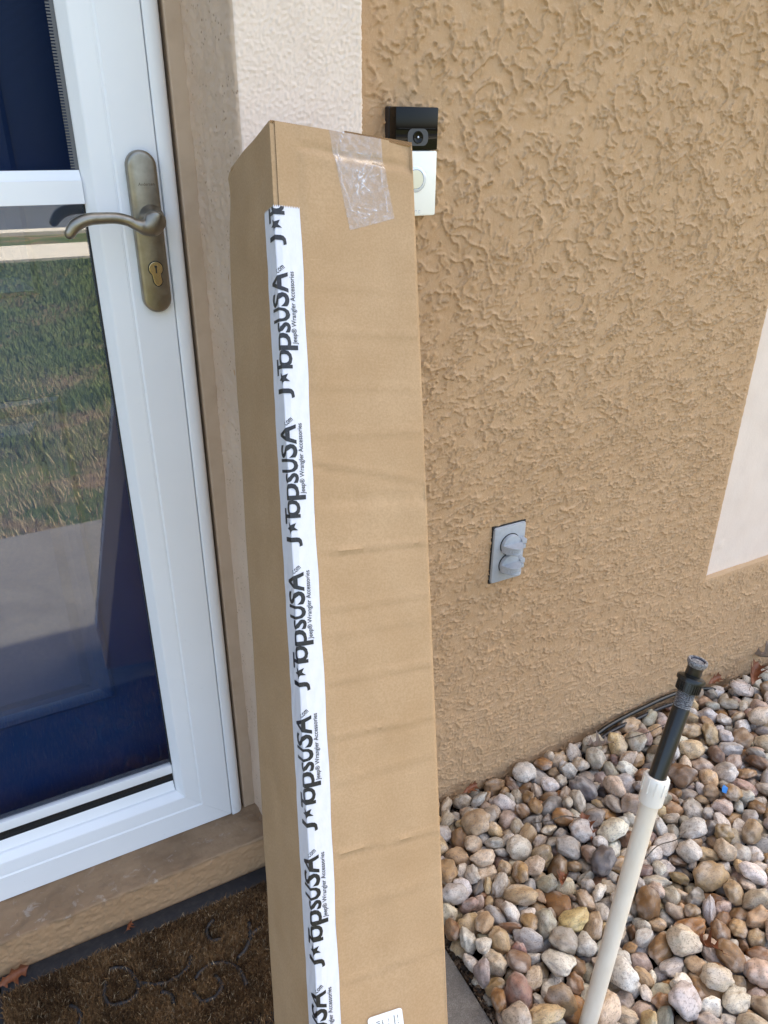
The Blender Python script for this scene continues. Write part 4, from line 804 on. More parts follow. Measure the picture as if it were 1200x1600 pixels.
DATA = np.array([
(16,306,276,226,7719,-5473,389,608,-767,39,197),(14,297,266,223,7157,-4672,323,490,280,-132,-813),(6,306,266,179,9947,-4023,315,118,204,152,-959),(23,306,252,224,8472,-4729,372,841,394,-6,-368),
(25,250,220,194,6025,-4550,384,575,-641,455,-224),(16,262,230,134,8996,-5280,339,143,-618,-769,-63),(5,306,243,216,8508,-3911,321,168,318,-766,-531),(0,298,245,148,6366,-4012,320,870,-190,-6,-454),
(22,301,224,197,5495,-4131,282,558,323,-267,-715),(2,285,202,118,6609,-4975,269,304,139,162,-928),(19,254,194,148,8493,-5431,336,952,94,-79,-275),(6,283,241,180,8409,-2863,334,392,-912,-75,-81),
(12,252,203,154,8538,-5782,227,945,-306,-43,-101),(7,306,281,211,11339,-2029,397,531,-705,461,-82),(25,293,245,181,6722,-3793,363,940,44,291,164),(16,306,230,186,8199,-4564,128,738,-657,-56,134),
(6,299,198,176,6612,-2704,281,239,-92,12,965),(19,295,258,213,6753,-1061,376,985,-34,-141,77),(18,263,238,212,9234,-5701,311,87,-179,-862,464),(18,269,203,117,6207,-3464,265,310,-220,-400,833),
(22,306,248,147,7149,-3509,266,347,919,-130,123),(16,260,237,146,5240,-4415,304,737,265,-428,-449),(4,306,255,146,9045,-2415,385,48,985,-9,162),(21,306,196,133,5624,-4631,395,898,-350,-52,-257),
(6,267,170,150,5524,-2183,370,82,-20,-705,703),(6,297,244,183,8517,-2141,345,231,-1,-958,-163),(7,306,242,144,7196,-3039,35,761,36,-187,-619),(13,306,245,194,7212,-1871,277,5,171,-333,926),
(12,299,247,219,9280,-1311,277,587,-275,-593,476),(8,223,175,156,5747,-3276,334,202,-710,670,-57),(24,267,214,174,6678,-3318,265,537,568,564,263),(9,278,232,192,5482,-3475,172,782,-116,533,298),
(25,306,241,142,10543,-3121,341,973,-186,-59,114),(14,286,208,160,10653,-4372,394,535,107,-95,831),(5,287,200,139,10038,-5038,297,566,-814,118,-36),(13,219,180,127,5798,-3697,323,72,-458,-877,-119),
(20,305,238,211,9918,-2116,295,876,457,-29,-145),(18,290,187,128,8892,-5016,174,790,174,59,583),(1,241,220,187,11408,-3737,389,284,-310,645,-636),(25,282,207,164,9993,-3469,358,628,62,-356,-688),
(19,275,212,159,8058,-2296,291,274,131,-208,929),(10,263,186,112,7357,-3779,226,138,905,242,319),(25,306,213,174,12181,-1605,349,811,555,-29,-177),(18,256,197,143,10253,-4746,327,158,855,-343,353),
(15,239,151,100,8118,-4878,157,138,987,51,44),(25,306,232,139,7659,-2504,103,285,-308,797,-431),(9,210,191,160,10097,-4457,270,922,321,53,206),(3,255,234,150,8504,-316,247,989,19,-85,-109),
(21,306,265,183,9850,-1630,333,388,-492,437,-643),(0,269,188,121,9844,-3109,227,84,20,986,133),(23,229,195,170,10568,-3820,412,520,385,287,705),(1,306,201,169,8867,-4552,219,163,983,-55,-49),
(22,218,186,160,7030,-3936,217,393,-445,10,803),(25,222,160,142,5695,-2892,343,65,-395,842,-358),(8,303,204,160,11678,-1377,354,270,767,471,337),(21,306,240,148,12363,-2333,253,682,-347,26,642),
(13,292,258,207,11256,-789,333,611,-352,54,705),(8,287,190,134,10508,-2198,301,535,135,752,358),(9,270,203,172,6093,-1395,105,650,545,-337,-406),(4,296,208,165,10893,-618,239,807,55,-258,526),
(16,193,164,137,9252,-4863,266,380,273,-223,-854),(23,281,223,169,5652,-1706,316,536,-7,7,-843),(22,256,231,137,6656,-4640,73,80,-759,-580,282),(1,306,246,200,11080,-2665,82,112,-248,-25,-961),
(5,306,231,199,14428,-1570,404,74,63,946,306),(20,306,222,182,8344,-5381,76,665,-82,-194,715),(17,287,236,193,10090,-775,302,123,-567,131,-803),(25,267,199,126,8123,-5682,149,662,679,170,-265),
(6,306,231,176,13563,-1794,237,25,-147,987,48),(12,228,146,131,6440,-2323,224,207,206,212,-932),(22,208,172,129,5311,-2955,245,520,428,43,736),(2,277,232,130,6491,-1724,279,180,976,109,-14),
(0,250,202,129,8468,-3449,199,139,652,64,742),(10,206,155,120,5190,-3562,276,470,-375,787,-132),(15,203,165,137,5184,-2650,181,621,348,-417,-563),(9,187,168,110,7248,-2677,171,38,987,-41,142),
(16,284,254,149,14955,-646,330,136,-245,-959,0),(7,283,184,106,9457,-4470,175,693,574,64,429),(13,218,142,123,7316,-4114,163,238,140,955,-97),(7,297,198,150,8897,-6124,235,227,-815,511,-147),
(5,240,203,176,7541,-2160,202,368,143,917,-29),(24,306,265,229,8481,-1331,139,285,-913,-284,-44),(8,202,185,163,7723,-4580,53,736,113,330,-579),(22,197,143,125,7648,-4004,251,45,963,-263,-8),
(0,241,177,137,6256,-2906,246,248,515,128,809),(11,241,221,144,8991,-1970,291,128,-191,-61,970),(22,207,141,93,5887,-4002,229,96,-112,988,-4),(6,170,153,118,8424,-5079,239,913,-276,34,-294),
(12,210,187,150,6937,-2284,238,370,250,-164,-878),(25,181,145,114,9718,-5226,195,93,474,-168,-858),(10,285,246,201,5524,-2710,49,180,-488,822,227),(17,240,179,137,8409,-1704,332,29,545,833,75),
(8,180,163,119,5170,-4039,237,367,457,-284,-758),(4,224,199,128,7239,-2283,218,414,-215,27,883),(23,286,259,163,12990,-1399,296,140,419,-724,-528),(19,230,204,118,7506,-2896,93,224,-776,-398,-434),
(8,237,180,144,7212,-5189,59,185,-978,11,-90),(18,221,146,129,8757,-2999,171,112,257,958,37),(16,215,191,131,9073,-3924,179,138,-582,640,-480),(1,210,138,117,6849,-5112,131,118,-902,386,-150),
(19,216,159,135,9598,-4972,256,233,14,-959,-156),(14,179,153,130,6899,-4475,100,456,344,64,817),(19,306,216,179,10370,-387,279,943,298,6,142),(0,254,207,156,6200,-4576,66,277,-853,439,33),
(11,249,184,133,9445,-4190,182,923,371,83,31),(4,278,174,153,13039,-1907,240,867,359,-184,-288),(24,233,146,85,7761,-3588,158,769,-266,-101,571),(14,203,143,119,8903,-4197,193,197,925,-179,-268),
(18,223,200,171,10897,-3929,227,189,287,-62,-936),(14,300,211,180,13703,-245,341,905,390,128,-102),(19,225,171,130,7640,-3278,190,228,-764,-542,260),(19,237,159,130,7662,-771,163,857,287,-77,-418),
(21,306,204,176,12656,-1129,308,931,-300,192,69),(4,264,186,115,8972,-1507,263,337,474,-380,-718),(19,277,195,164,11576,-273,244,994,-2,-91,-28),(4,253,231,192,7540,-1137,90,121,-323,938,-18),
(25,283,246,215,10017,-2522,93,284,-307,-906,-45),(15,215,169,97,8143,-3604,227,211,240,-934,-153),(13,233,207,150,11925,-2275,222,691,-294,-225,620),(24,194,125,93,7549,-4784,131,628,-258,-445,582),
(22,196,179,161,10914,-3495,386,162,978,-101,66),(4,246,181,138,7809,-217,53,835,539,-94,-38),(19,173,135,110,6469,-4360,171,805,-135,-133,561),(22,291,244,205,12173,-1889,106,394,111,82,908),
(22,194,125,108,8009,-4327,254,965,-198,-107,124),(14,246,198,164,12622,-1883,238,419,403,-312,-750),(7,277,228,188,6348,-1924,53,99,-39,219,969),(2,235,171,154,6337,-1118,168,328,-393,819,-255),
(13,228,142,106,8947,-3294,239,209,-85,68,971),(18,258,201,154,5261,-2294,127,49,534,259,-802),(17,223,176,150,11503,-2970,275,975,-16,153,-156),(18,201,182,146,11674,-2578,226,239,-62,241,-937),
(12,195,156,131,5700,-2378,193,745,624,-229,-39),(3,227,193,148,11919,-2870,384,931,-144,143,300),(15,191,147,110,6410,-3206,294,542,-50,20,-838),(2,187,143,83,5284,-3805,160,164,-931,169,-276),
(12,215,139,113,9330,-2964,255,309,-826,-263,-389),(24,224,189,165,6960,-234,66,59,244,890,-378),(13,243,200,117,7572,-1672,180,830,292,-266,391),(20,306,218,140,13251,-2497,251,457,754,-348,-317),
(9,223,142,115,6078,-1935,278,76,-602,732,-307),(22,224,143,107,7278,-5472,198,317,-44,946,0),(2,228,180,148,9594,-1887,259,776,71,109,-616),(10,230,168,132,6472,-1379,281,952,243,180,-26),
(7,277,200,161,9975,-4770,50,84,-158,-168,-968),(11,306,269,180,8385,-6277,334,723,-275,-44,-630),(21,187,172,137,9240,-2662,209,33,498,-159,-851),(5,257,197,137,10547,-1283,217,876,259,169,-367),
(21,240,166,131,9547,-5482,183,514,-236,103,817),(3,184,156,124,9434,-3165,240,48,75,-743,-662),(21,276,211,166,6020,-2813,145,429,750,-111,-490),(8,183,129,112,7498,-5261,238,134,-983,101,-58),
(8,196,174,142,8781,-829,234,574,-54,-181,796),(21,245,208,158,10232,-1537,213,316,-129,-322,882),(15,290,191,145,12443,-2776,183,637,18,233,733),(5,208,172,150,10710,-1579,246,948,287,119,57),
(9,208,168,138,9422,-716,200,130,-530,-595,-588),(14,264,182,138,12212,-312,234,909,394,34,121),(7,218,176,157,9542,-2777,212,852,415,-300,102),(22,186,139,109,5451,-3200,351,786,-215,154,556),
(23,190,173,106,8438,-4213,158,439,-32,398,803),(6,207,181,107,5189,-3248,89,149,845,80,-505),(9,163,139,106,5187,-2905,8,211,484,804,271),(1,276,190,141,7898,-5913,185,3,-438,-853,-280),
(2,306,258,221,13579,-790,93,26,-833,-429,346),(4,202,132,98,7936,-3275,210,450,862,171,153),(25,220,178,136,9837,-365,208,174,-458,830,264),(2,248,196,154,10353,-3629,191,900,-238,286,-220),
(22,306,216,122,9068,-3593,117,614,752,-198,-126),(0,293,223,182,10228,-1149,85,407,621,315,589),(15,191,147,124,6885,-1526,219,216,-69,380,896),(0,210,159,109,8174,-4131,124,475,429,743,191),
(19,180,126,91,8051,-3822,103,187,64,418,886),(25,219,186,156,13011,-762,245,704,-662,114,-224),(14,247,155,92,6069,-3137,290,829,-493,177,-194),(3,239,178,113,14305,-805,227,74,926,-366,16),
(19,182,164,103,9504,-3734,170,241,326,384,828),(2,201,168,110,7064,-5391,263,839,-147,-518,-63),(5,266,167,146,6682,-4066,95,68,-715,588,-369),(16,222,192,171,11135,-1458,96,751,-371,-97,-536),
(25,196,179,142,7999,-5173,175,444,-598,592,305),(3,206,166,104,9979,-2793,283,587,422,-138,676),(23,211,147,126,8088,-1215,309,606,495,386,487),(18,208,156,120,9059,-290,209,468,1,218,855),
(2,212,145,118,7891,-3079,132,438,729,251,-460),(18,242,200,171,9495,-291,72,356,-916,-95,-151),(2,210,188,112,7007,-4916,37,421,-856,291,-59),(15,207,164,144,7055,-1288,207,794,-32,604,-36),
(10,184,167,144,12204,-3275,176,108,706,-698,30),(21,190,168,151,9731,-700,219,226,-252,56,938),(7,189,122,76,9744,-4559,200,11,-72,-915,-393),(10,153,140,116,9129,-4365,252,31,-120,974,-186),
(7,185,135,89,9275,-3443,248,576,27,-333,-745),(3,210,160,125,6047,-4242,120,899,100,200,300),(22,201,159,120,8331,-2609,246,874,266,135,-381),(24,190,155,127,8767,-4141,33,136,-934,-266,192),
(8,165,104,71,7384,-5020,186,891,-76,135,425),(7,183,144,107,8236,-3263,118,387,87,-155,903),(5,180,160,95,9647,-2344,208,59,536,739,401),(21,250,196,113,12790,-2535,188,932,-329,75,-125),
(18,257,214,186,13905,-2140,237,860,-35,-149,-486),(25,180,148,128,7845,-1166,241,890,308,316,-105),(10,195,155,121,10894,-3222,247,248,-104,730,626),(25,267,192,141,8055,-3497,31,261,88,95,956),
(14,306,200,147,11423,-3496,103,429,774,327,328),(17,188,163,113,10390,-1833,303,952,176,243,-45),(13,182,151,112,6864,-4256,-7,100,921,292,234),(1,306,252,166,8838,-510,51,57,-400,-907,111),
(9,192,141,124,12183,-2997,263,574,-342,-64,739),(23,237,154,126,10791,-1054,272,832,423,-353,55),(0,220,156,87,6337,-599,179,907,-110,-351,199),(14,125,112,97,7048,-4294,155,227,-720,577,-309),
(15,213,150,112,8695,-3493,221,598,293,-510,-542),(8,184,117,96,7725,-4317,150,439,597,-598,302),(13,229,169,105,7267,-417,155,107,-99,911,-384),(25,192,149,92,7524,-1399,200,446,16,335,-828),
(14,236,185,151,7617,-5080,65,385,904,8,180),(0,207,154,93,9785,-3400,133,589,-275,-9,-758),(22,262,189,168,10650,-2431,76,199,-312,-254,892),(7,184,155,101,10443,-2669,164,465,-58,589,657),
(23,171,147,117,6731,-2051,196,112,-566,-223,785),(23,251,168,139,12817,-2212,232,256,-961,-93,-2),(23,202,159,142,13221,-1609,295,635,71,69,765),(19,172,142,125,8332,-3759,54,38,845,273,456),
(23,230,171,137,11279,-2306,62,607,-693,149,-357),(19,241,173,105,11264,-3226,169,743,223,-55,627),(14,204,153,134,14263,-297,204,88,-724,545,-411),(1,225,183,157,9449,-3429,65,180,-179,97,961),
(7,203,171,133,6392,-4878,49,183,-403,483,-754),(25,164,143,103,10440,-4455,253,16,971,75,-223),(23,163,107,96,7946,-2608,158,24,-368,-857,356),(9,187,121,87,8168,-339,66,208,-767,599,87),
(6,226,150,123,8284,-5961,72,547,781,-104,-279),(7,306,191,170,8878,-2651,91,874,-292,-37,384),(16,180,147,112,11175,-2943,199,678,625,272,-271),(18,189,165,142,6123,-3919,57,408,-134,587,-685),
(13,220,172,124,11842,-3406,205,121,-205,931,-273),(5,172,143,119,8162,-1587,182,159,342,-117,918),(18,246,166,93,12015,-643,199,166,961,216,15),(10,151,139,106,6129,-3693,156,701,-665,-107,-230),
(13,177,156,133,8650,-2529,329,74,-263,56,-959),(13,258,186,149,11647,-685,196,166,-583,747,-269),(8,175,158,126,13182,-352,190,168,-499,837,-144),(15,199,180,101,7706,-1890,140,86,-377,683,618),
(25,175,151,126,9526,-4723,174,640,694,-137,296),(20,273,183,114,13727,-1140,247,89,-207,86,-969),(8,170,128,94,6064,-2151,171,877,-386,-176,222),(14,223,145,121,11915,-3059,149,752,396,500,161),
(5,251,182,141,9086,-3097,56,834,449,-284,-138),(24,228,192,123,9724,-3588,2,659,-83,-23,746),(19,199,165,148,8478,-3137,35,674,-392,260,-568),(3,264,237,152,10617,-4194,52,78,404,-904,110),
(21,306,258,167,11050,-982,40,943,-251,39,209),(1,198,164,105,7997,-2881,76,336,-270,606,667),(22,178,142,112,8865,-3763,249,497,465,586,437),(24,208,183,130,13362,-2284,299,346,-153,-905,191),
(10,153,102,85,8965,-5850,141,335,79,888,302),(25,195,164,131,5794,-2034,209,374,-828,415,11),(19,236,162,145,7779,-4020,22,820,333,33,462),(4,164,132,89,8837,-5591,121,115,-216,-105,963),
(11,197,129,93,8013,-1766,245,492,860,66,-108),(17,195,166,98,8482,-792,141,230,-757,404,457),(19,280,210,165,14010,-1484,116,563,-779,133,237),(7,216,149,92,9928,-1194,113,779,-175,-209,563),
(5,126,100,74,5143,-3830,-29,93,780,617,5),(11,167,148,130,9191,-474,44,296,-381,-598,638),(16,194,174,137,6111,-800,171,723,286,-114,-617),(13,281,187,103,11462,-3949,123,464,285,823,157),
(6,165,147,97,5937,-3534,234,88,-884,27,-457),(7,169,118,89,7885,-1558,215,764,386,127,498),(8,150,124,109,6004,-1702,146,147,-84,484,-858),(15,204,182,140,12252,-1009,266,926,24,209,310),
(6,201,172,95,6582,-218,72,205,183,-669,-689),(23,236,172,144,5724,-3757,78,442,864,-113,208),(12,160,110,75,7983,-4092,52,434,697,-24,568),(6,166,144,113,12420,-533,181,4,973,-197,108),
(21,235,192,145,10196,-2878,78,53,-313,804,-502),(18,157,97,69,6249,-2209,171,641,567,34,513),(23,147,121,105,10399,-2418,144,175,730,-29,659),(23,204,174,145,8190,-1947,94,336,-186,835,391),
(18,256,228,163,13954,-353,61,31,-129,-277,-951),(23,197,173,96,9095,-2837,62,166,80,-660,727),(3,190,142,122,10790,-3474,127,778,-173,36,-601),(6,255,185,119,12769,-3098,243,224,-371,-854,286),
(16,203,163,128,8211,-2659,27,804,-1,42,-591),(5,210,152,120,8074,-674,30,697,-303,-175,623),(14,266,190,154,9803,-4302,54,183,883,-411,124),(21,223,147,95,13442,-439,235,603,80,-654,448),
(3,171,114,96,8889,-1210,249,397,-861,-308,-71),(7,133,104,63,5789,-4292,129,530,246,114,802),(0,209,133,111,8226,-845,168,44,439,-850,285),(6,160,118,99,7312,-4830,54,812,-396,-424,-47),
(1,209,130,85,11419,-1470,165,804,-10,169,-568),(13,213,181,162,6553,-534,26,328,803,-491,70),(6,141,108,87,11079,-4165,275,248,-178,620,721),(7,176,141,93,7109,-4696,19,530,11,-391,751),
(15,173,139,120,11096,-1973,59,641,456,470,-397),(16,306,199,119,12160,-1325,278,710,503,208,-444),(7,150,127,99,9552,-5135,38,692,83,-698,-156),(1,203,150,134,9112,-800,141,12,546,-767,334),
(1,274,212,117,7078,-898,185,140,-272,944,-119),(4,199,126,94,5902,-2359,59,150,-433,36,887),(5,219,195,124,11082,-3583,220,51,854,492,152),(11,189,170,95,12772,-541,147,560,83,169,-806),
(10,215,169,106,9359,-1973,157,993,-35,92,-38),(8,173,134,115,11249,-3994,189,772,-172,63,607),(9,226,150,130,6325,-4108,38,205,-317,759,-528),(1,196,124,108,14550,-1029,201,940,-165,-253,151),
(12,246,197,120,7944,-1395,52,293,-927,-39,-226),(14,192,131,112,11596,-1051,70,400,-416,695,426),(20,217,185,162,14807,-1260,276,766,540,-226,-261),(23,251,177,124,11620,-3214,26,942,329,-41,37),
(5,166,141,84,7941,-4827,-18,981,-157,4,102),(23,265,201,167,9680,-964,68,838,-242,90,479),(24,160,133,116,8465,-5778,6,205,-63,916,335),(25,243,165,139,10203,-4250,89,178,109,954,211),
(19,177,120,80,14317,-1783,139,322,-262,-407,812),(13,306,277,213,15597,-969,203,556,-128,-755,320),(11,234,213,124,6873,-1832,5,120,-966,-180,130),(25,212,149,108,13889,-689,233,164,46,-950,258),
(13,202,131,115,9764,-1455,19,477,-247,-205,817),(3,135,113,99,7904,-2679,-7,983,-161,44,-60),(0,215,163,103,14099,-1235,228,158,-59,-551,-816),(0,204,162,99,8371,-624,37,280,-105,935,184),
(8,206,130,115,8739,-1451,308,768,394,489,117),(10,221,139,107,9643,-3944,17,274,852,391,-209),(15,228,158,96,15863,-433,21,897,241,66,363),(11,217,189,161,11908,-962,122,320,28,163,932),
(10,151,124,109,6519,-3543,30,892,164,-413,72),(20,170,117,84,6887,-1715,175,413,869,-188,-191),(15,140,112,94,11029,-1759,176,119,-988,25,-87),(11,235,147,85,8604,-1026,90,9,395,474,-785),
(21,280,180,110,6852,-3012,-1,666,-164,209,-696),(0,164,150,115,7448,-4395,173,203,883,-421,-4),(21,187,155,109,10635,-874,48,851,185,430,-235),(7,220,197,134,13123,-2538,12,557,49,167,811),
(12,259,195,139,9170,-5370,67,320,-913,173,-180),(8,221,151,120,11639,-2378,81,370,-608,-682,-158),(8,195,163,114,11367,-1211,34,313,359,-254,-840),(12,185,153,104,13280,-1054,245,26,856,-416,-303),
(5,214,174,138,10369,-3977,175,892,-420,61,148),(25,223,185,151,14518,-248,96,333,-330,285,835),(4,202,141,89,9333,-3955,41,310,358,670,569),(22,139,121,96,6984,-2798,109,326,568,-698,-288),
(9,214,156,109,6261,-2639,42,532,291,-299,-736),(13,223,160,139,10260,-2164,33,523,-790,272,-162),(25,217,197,152,8705,-1749,155,761,273,-58,584),(16,214,155,113,10939,-4304,221,592,784,22,-183),
(23,168,114,80,9368,-1698,190,336,-257,-849,313),(17,184,124,81,7189,-1544,170,760,571,-302,50),(25,156,130,84,11414,-2570,145,112,198,213,949),(22,185,117,65,7915,-2027,217,967,-217,13,124),
(9,158,126,82,7373,-823,127,116,672,712,162),(4,159,133,108,6561,-3015,134,982,136,-35,-122),(14,165,124,103,11051,-2187,130,478,821,-249,181),(2,211,179,104,8161,-3077,-5,141,-242,956,-74),
(25,157,121,103,10627,-2807,147,402,-116,-631,-652),(15,263,165,113,6860,-1205,67,913,13,334,230),(9,217,191,141,10137,-232,74,43,76,-832,-546),(4,258,227,126,11966,-3683,27,808,272,80,515),
(5,153,106,90,10636,-4124,271,878,157,103,437),(0,175,118,83,7519,-4195,70,60,-551,827,77),(12,214,158,139,12105,-2645,172,821,-4,4,569),(14,212,142,92,7571,-5670,110,800,26,188,567),
(14,152,136,109,8056,-5425,170,382,-343,-274,812),(4,287,204,144,11724,-1829,236,130,313,-790,-509),(22,267,196,167,9099,-1765,57,27,420,-894,-147),(24,217,149,114,7496,-3290,16,330,713,-555,-270),
(8,285,218,121,5829,-976,236,595,10,-138,790),(24,218,198,122,7523,-3836,50,32,560,761,321),(23,161,102,72,6965,-4023,-19,220,-181,-346,893),(4,133,104,92,6102,-2436,98,330,775,483,-235),
(18,178,137,83,15749,-234,-17,831,209,26,512),(6,133,108,96,9295,-181,227,860,-166,-480,-16),(18,177,126,86,10833,-2280,202,862,-224,407,-199),(1,184,124,89,5231,-3515,-23,259,74,233,934),
(4,174,145,86,9421,-3732,-4,25,878,-456,139),(2,226,185,127,12576,-864,135,208,-893,-350,-189),(7,202,170,110,12457,-3145,52,81,240,308,-916),(2,181,131,109,10649,-1811,154,388,-131,-615,672),
(12,188,119,107,12972,-193,180,286,171,-914,-229),(19,152,138,105,7309,-1414,63,804,105,47,-582),(8,224,161,97,14889,-199,24,33,108,-381,-917),(18,188,127,107,7356,-617,19,341,-731,585,-68),
(3,267,192,143,13072,-2874,219,35,289,-613,-733),(6,217,165,138,10919,-238,39,150,-194,-904,-347),(24,211,175,153,13314,-2084,57,665,716,-31,-206),(17,145,119,80,5506,-2326,-22,316,-79,-19,944),
(15,152,99,86,7708,-4854,29,772,-478,-417,-1),(14,146,102,77,10015,-3606,139,881,355,279,132),(18,172,145,126,7284,-2465,12,305,148,135,930),(7,206,146,130,6623,-854,111,948,75,31,-306),
(8,238,186,128,6640,-1519,27,29,705,-705,59),(1,162,145,106,14911,-485,80,236,-598,85,-760),(21,174,140,83,10331,-3330,214,745,571,-322,115),(7,197,177,113,9030,-5675,-1,315,-65,108,939),
(17,239,152,135,5594,-3107,88,718,-278,623,-131),(20,182,163,123,6559,-2867,-12,924,185,-168,285),(25,236,202,122,12787,-2707,27,981,-88,-12,-167),(20,206,148,95,7309,-201,11,233,-935,-261,23),
(1,259,170,103,6920,-2589,52,804,536,108,229),(8,233,177,110,9762,-2742,89,594,-287,-574,483),(16,227,163,143,12255,-780,65,109,236,-872,-412),(13,199,157,93,10099,-4462,-15,39,-511,-825,235),
(18,197,151,120,7970,-4332,10,954,169,-4,243),(13,173,142,126,6816,-705,247,428,-84,548,712),(10,202,151,110,6776,-2172,11,446,82,-70,887),(16,170,111,72,10617,-488,131,84,-274,884,-367),
(15,156,117,67,9423,-513,146,402,265,493,-724),(11,247,186,116,6355,-836,3,571,-70,161,-801),(22,155,105,81,7872,-682,99,360,624,402,563),(16,218,191,134,8639,-6087,44,371,353,284,809),
(25,177,155,93,9641,-1257,121,759,-255,-385,-457),(5,251,173,137,7926,-2126,37,921,-88,-17,-377),(2,143,126,80,6088,-2231,10,651,-462,226,557),(18,110,83,47,7484,-3111,144,447,-529,-17,-719),
(2,306,202,124,8766,-3782,20,970,118,58,-200),(4,203,139,101,7164,-4279,5,192,290,932,91),(2,236,175,98,10560,-3330,-5,951,68,106,280),(5,264,166,138,9316,-4847,32,70,920,-378,-70),
(23,190,123,87,7937,-423,30,605,-676,69,413),(23,144,91,61,5740,-3492,144,458,-381,-379,707),(7,185,123,69,11850,-2836,177,92,-151,-164,-969),(3,177,157,93,15496,-701,36,138,331,-190,913),
(7,154,100,62,12290,-3399,-45,530,100,-32,-840),(2,180,159,92,13003,-1056,183,0,-553,-785,-277),(19,246,178,131,12756,-1199,16,915,159,-168,-329),(18,217,140,121,7453,-5395,20,955,-105,11,273),
(7,179,111,74,9698,-3240,18,235,-474,838,127),(4,136,121,97,8315,-5015,23,587,-335,-735,-30),(16,196,165,120,6883,-590,36,608,470,-222,-599),(25,171,141,115,14257,-1016,83,70,809,488,-317),
(21,257,191,165,8835,-2228,29,266,-48,349,-896),(3,171,115,64,6898,-3222,112,102,-542,769,321),(16,199,154,101,11374,-1797,138,953,265,-23,-139),(3,155,142,118,13269,-615,168,371,-78,814,-437),
(20,180,155,127,11872,-397,103,309,468,-599,-570),(24,222,148,126,12412,-1613,20,26,-210,-955,204),(17,173,133,111,14347,-1558,47,438,-750,217,443),(8,161,116,93,11180,-285,146,895,270,207,-285),
(9,238,149,107,7052,-2105,31,195,-498,-844,18),(21,203,152,102,12875,-267,40,296,336,-887,-102),(9,237,178,131,14502,-1332,169,148,-41,-965,-208),(9,183,119,74,5129,-4214,17,455,395,-501,-620),
(21,168,140,81,7482,-360,36,312,781,-268,468),(10,181,130,107,5862,-4001,34,530,-524,-3,-666),(19,191,146,98,10021,-894,-2,15,852,508,-118),(7,202,164,137,8130,-1163,41,531,107,-190,818),
(14,194,137,90,9249,-5114,180,907,-386,-57,-151),(3,129,96,70,8474,-1681,-32,27,-765,-630,125),(21,133,90,78,12750,-1433,96,628,366,279,-626),(0,159,139,87,6552,-4331,-16,84,-893,-441,4),
(14,178,145,91,13025,-2226,7,440,704,556,-6),(2,152,118,72,13697,-1364,43,397,538,280,-687),(18,155,115,93,10280,-2015,213,601,-334,-50,-724),(22,211,176,99,11585,-765,-15,50,990,-31,-123),
(11,199,171,94,15086,-1035,213,243,-822,-59,510),(24,193,139,107,13352,-1321,139,5,-40,-736,674),(16,132,95,73,7754,-2929,-2,466,58,-443,762),(7,302,246,160,11735,-1319,59,33,-317,941,-102),
(14,158,129,107,8497,-4376,-21,762,361,-42,-534),(11,227,204,151,9497,-2452,30,955,-212,87,-185),(13,185,128,100,14440,-581,133,902,247,-116,330),(17,141,113,99,8691,-5304,224,411,-724,551,-33),
(11,187,150,92,10013,-3522,5,185,791,-542,-209),(23,240,168,129,12593,-299,67,345,-433,-635,537),(21,152,106,78,7358,-4129,-35,118,40,170,-977),(9,179,122,84,10957,-2327,2,936,-254,-209,-113),
(13,178,134,77,12744,-2999,-28,101,-65,968,-218),(17,151,136,117,10846,-4463,29,259,-852,-116,438),(8,214,142,128,9192,-4425,25,283,129,47,-948),(15,215,161,104,7664,-568,7,263,40,-54,961),
(23,174,135,111,10250,-3152,28,250,-28,-677,690),(4,161,122,80,13940,-937,109,280,-857,393,-175),(11,161,113,101,8584,-5571,-16,949,-281,-14,134),(13,147,112,71,11453,-2194,64,378,-44,687,618),
(20,193,168,125,10563,-629,-9,76,-197,-143,-966),(18,173,135,100,8433,-369,-2,408,117,9,-904),(20,151,98,56,9078,-4232,115,10,-818,-494,-292),(13,211,173,134,5668,-4204,20,531,-66,-105,837),
(11,191,124,103,6351,-1298,-16,6,437,871,-222),(8,147,117,96,14357,-1311,-9,694,-202,61,687),(13,186,140,93,6486,-2565,-16,674,-76,-34,-733),(11,135,123,80,12495,-1894,9,245,601,388,653),
(12,143,108,78,8097,-3901,-44,160,-174,226,-944),(17,166,130,100,6365,-1568,9,807,267,-429,-303),(0,250,209,173,14870,-1027,77,820,275,121,485),(1,241,170,103,5794,-4650,164,437,-250,-140,-851),
(18,167,111,93,8288,-4246,-16,577,39,-182,-794),(0,169,139,91,10801,-488,-1,25,36,245,968),(10,179,156,104,14666,-792,71,37,682,-314,-658),(18,299,188,116,11933,-2616,17,2,-764,643,18),
(24,216,165,136,10796,-4724,216,34,487,-845,215),(1,208,149,110,14508,-1048,-1,107,-783,605,-91),(5,184,134,74,11284,-4262,217,862,373,303,157),(4,261,162,129,14129,-731,12,717,342,254,550),
(2,130,83,66,6171,-1057,-38,659,150,336,654),(23,177,137,103,9388,-2336,280,135,-18,-548,824),(0,209,136,77,10495,-2792,-22,58,-661,-736,128),(23,176,144,96,9682,-1919,-4,890,282,-1,356),
(22,171,113,100,13595,-2169,175,384,728,-563,55),(15,295,231,142,10508,-4637,40,975,-97,124,-150),(17,154,100,84,7946,-5565,-15,721,478,199,459),(15,182,130,112,8328,-2385,36,131,63,-912,380),
(6,209,133,108,9140,-4125,8,17,990,-123,53),(24,183,145,89,6345,-2294,-17,988,-53,131,-49),(16,231,164,135,7944,-1684,18,957,239,31,-154),(23,242,207,180,5444,-1995,65,772,255,-264,-518),
(19,194,167,147,8865,-1111,43,127,865,478,80),(10,180,145,81,12252,-3499,141,101,277,-511,-806),(17,159,141,114,7939,-2431,9,992,-62,-23,-102),(17,181,128,77,14141,-1738,13,143,-927,-202,280),
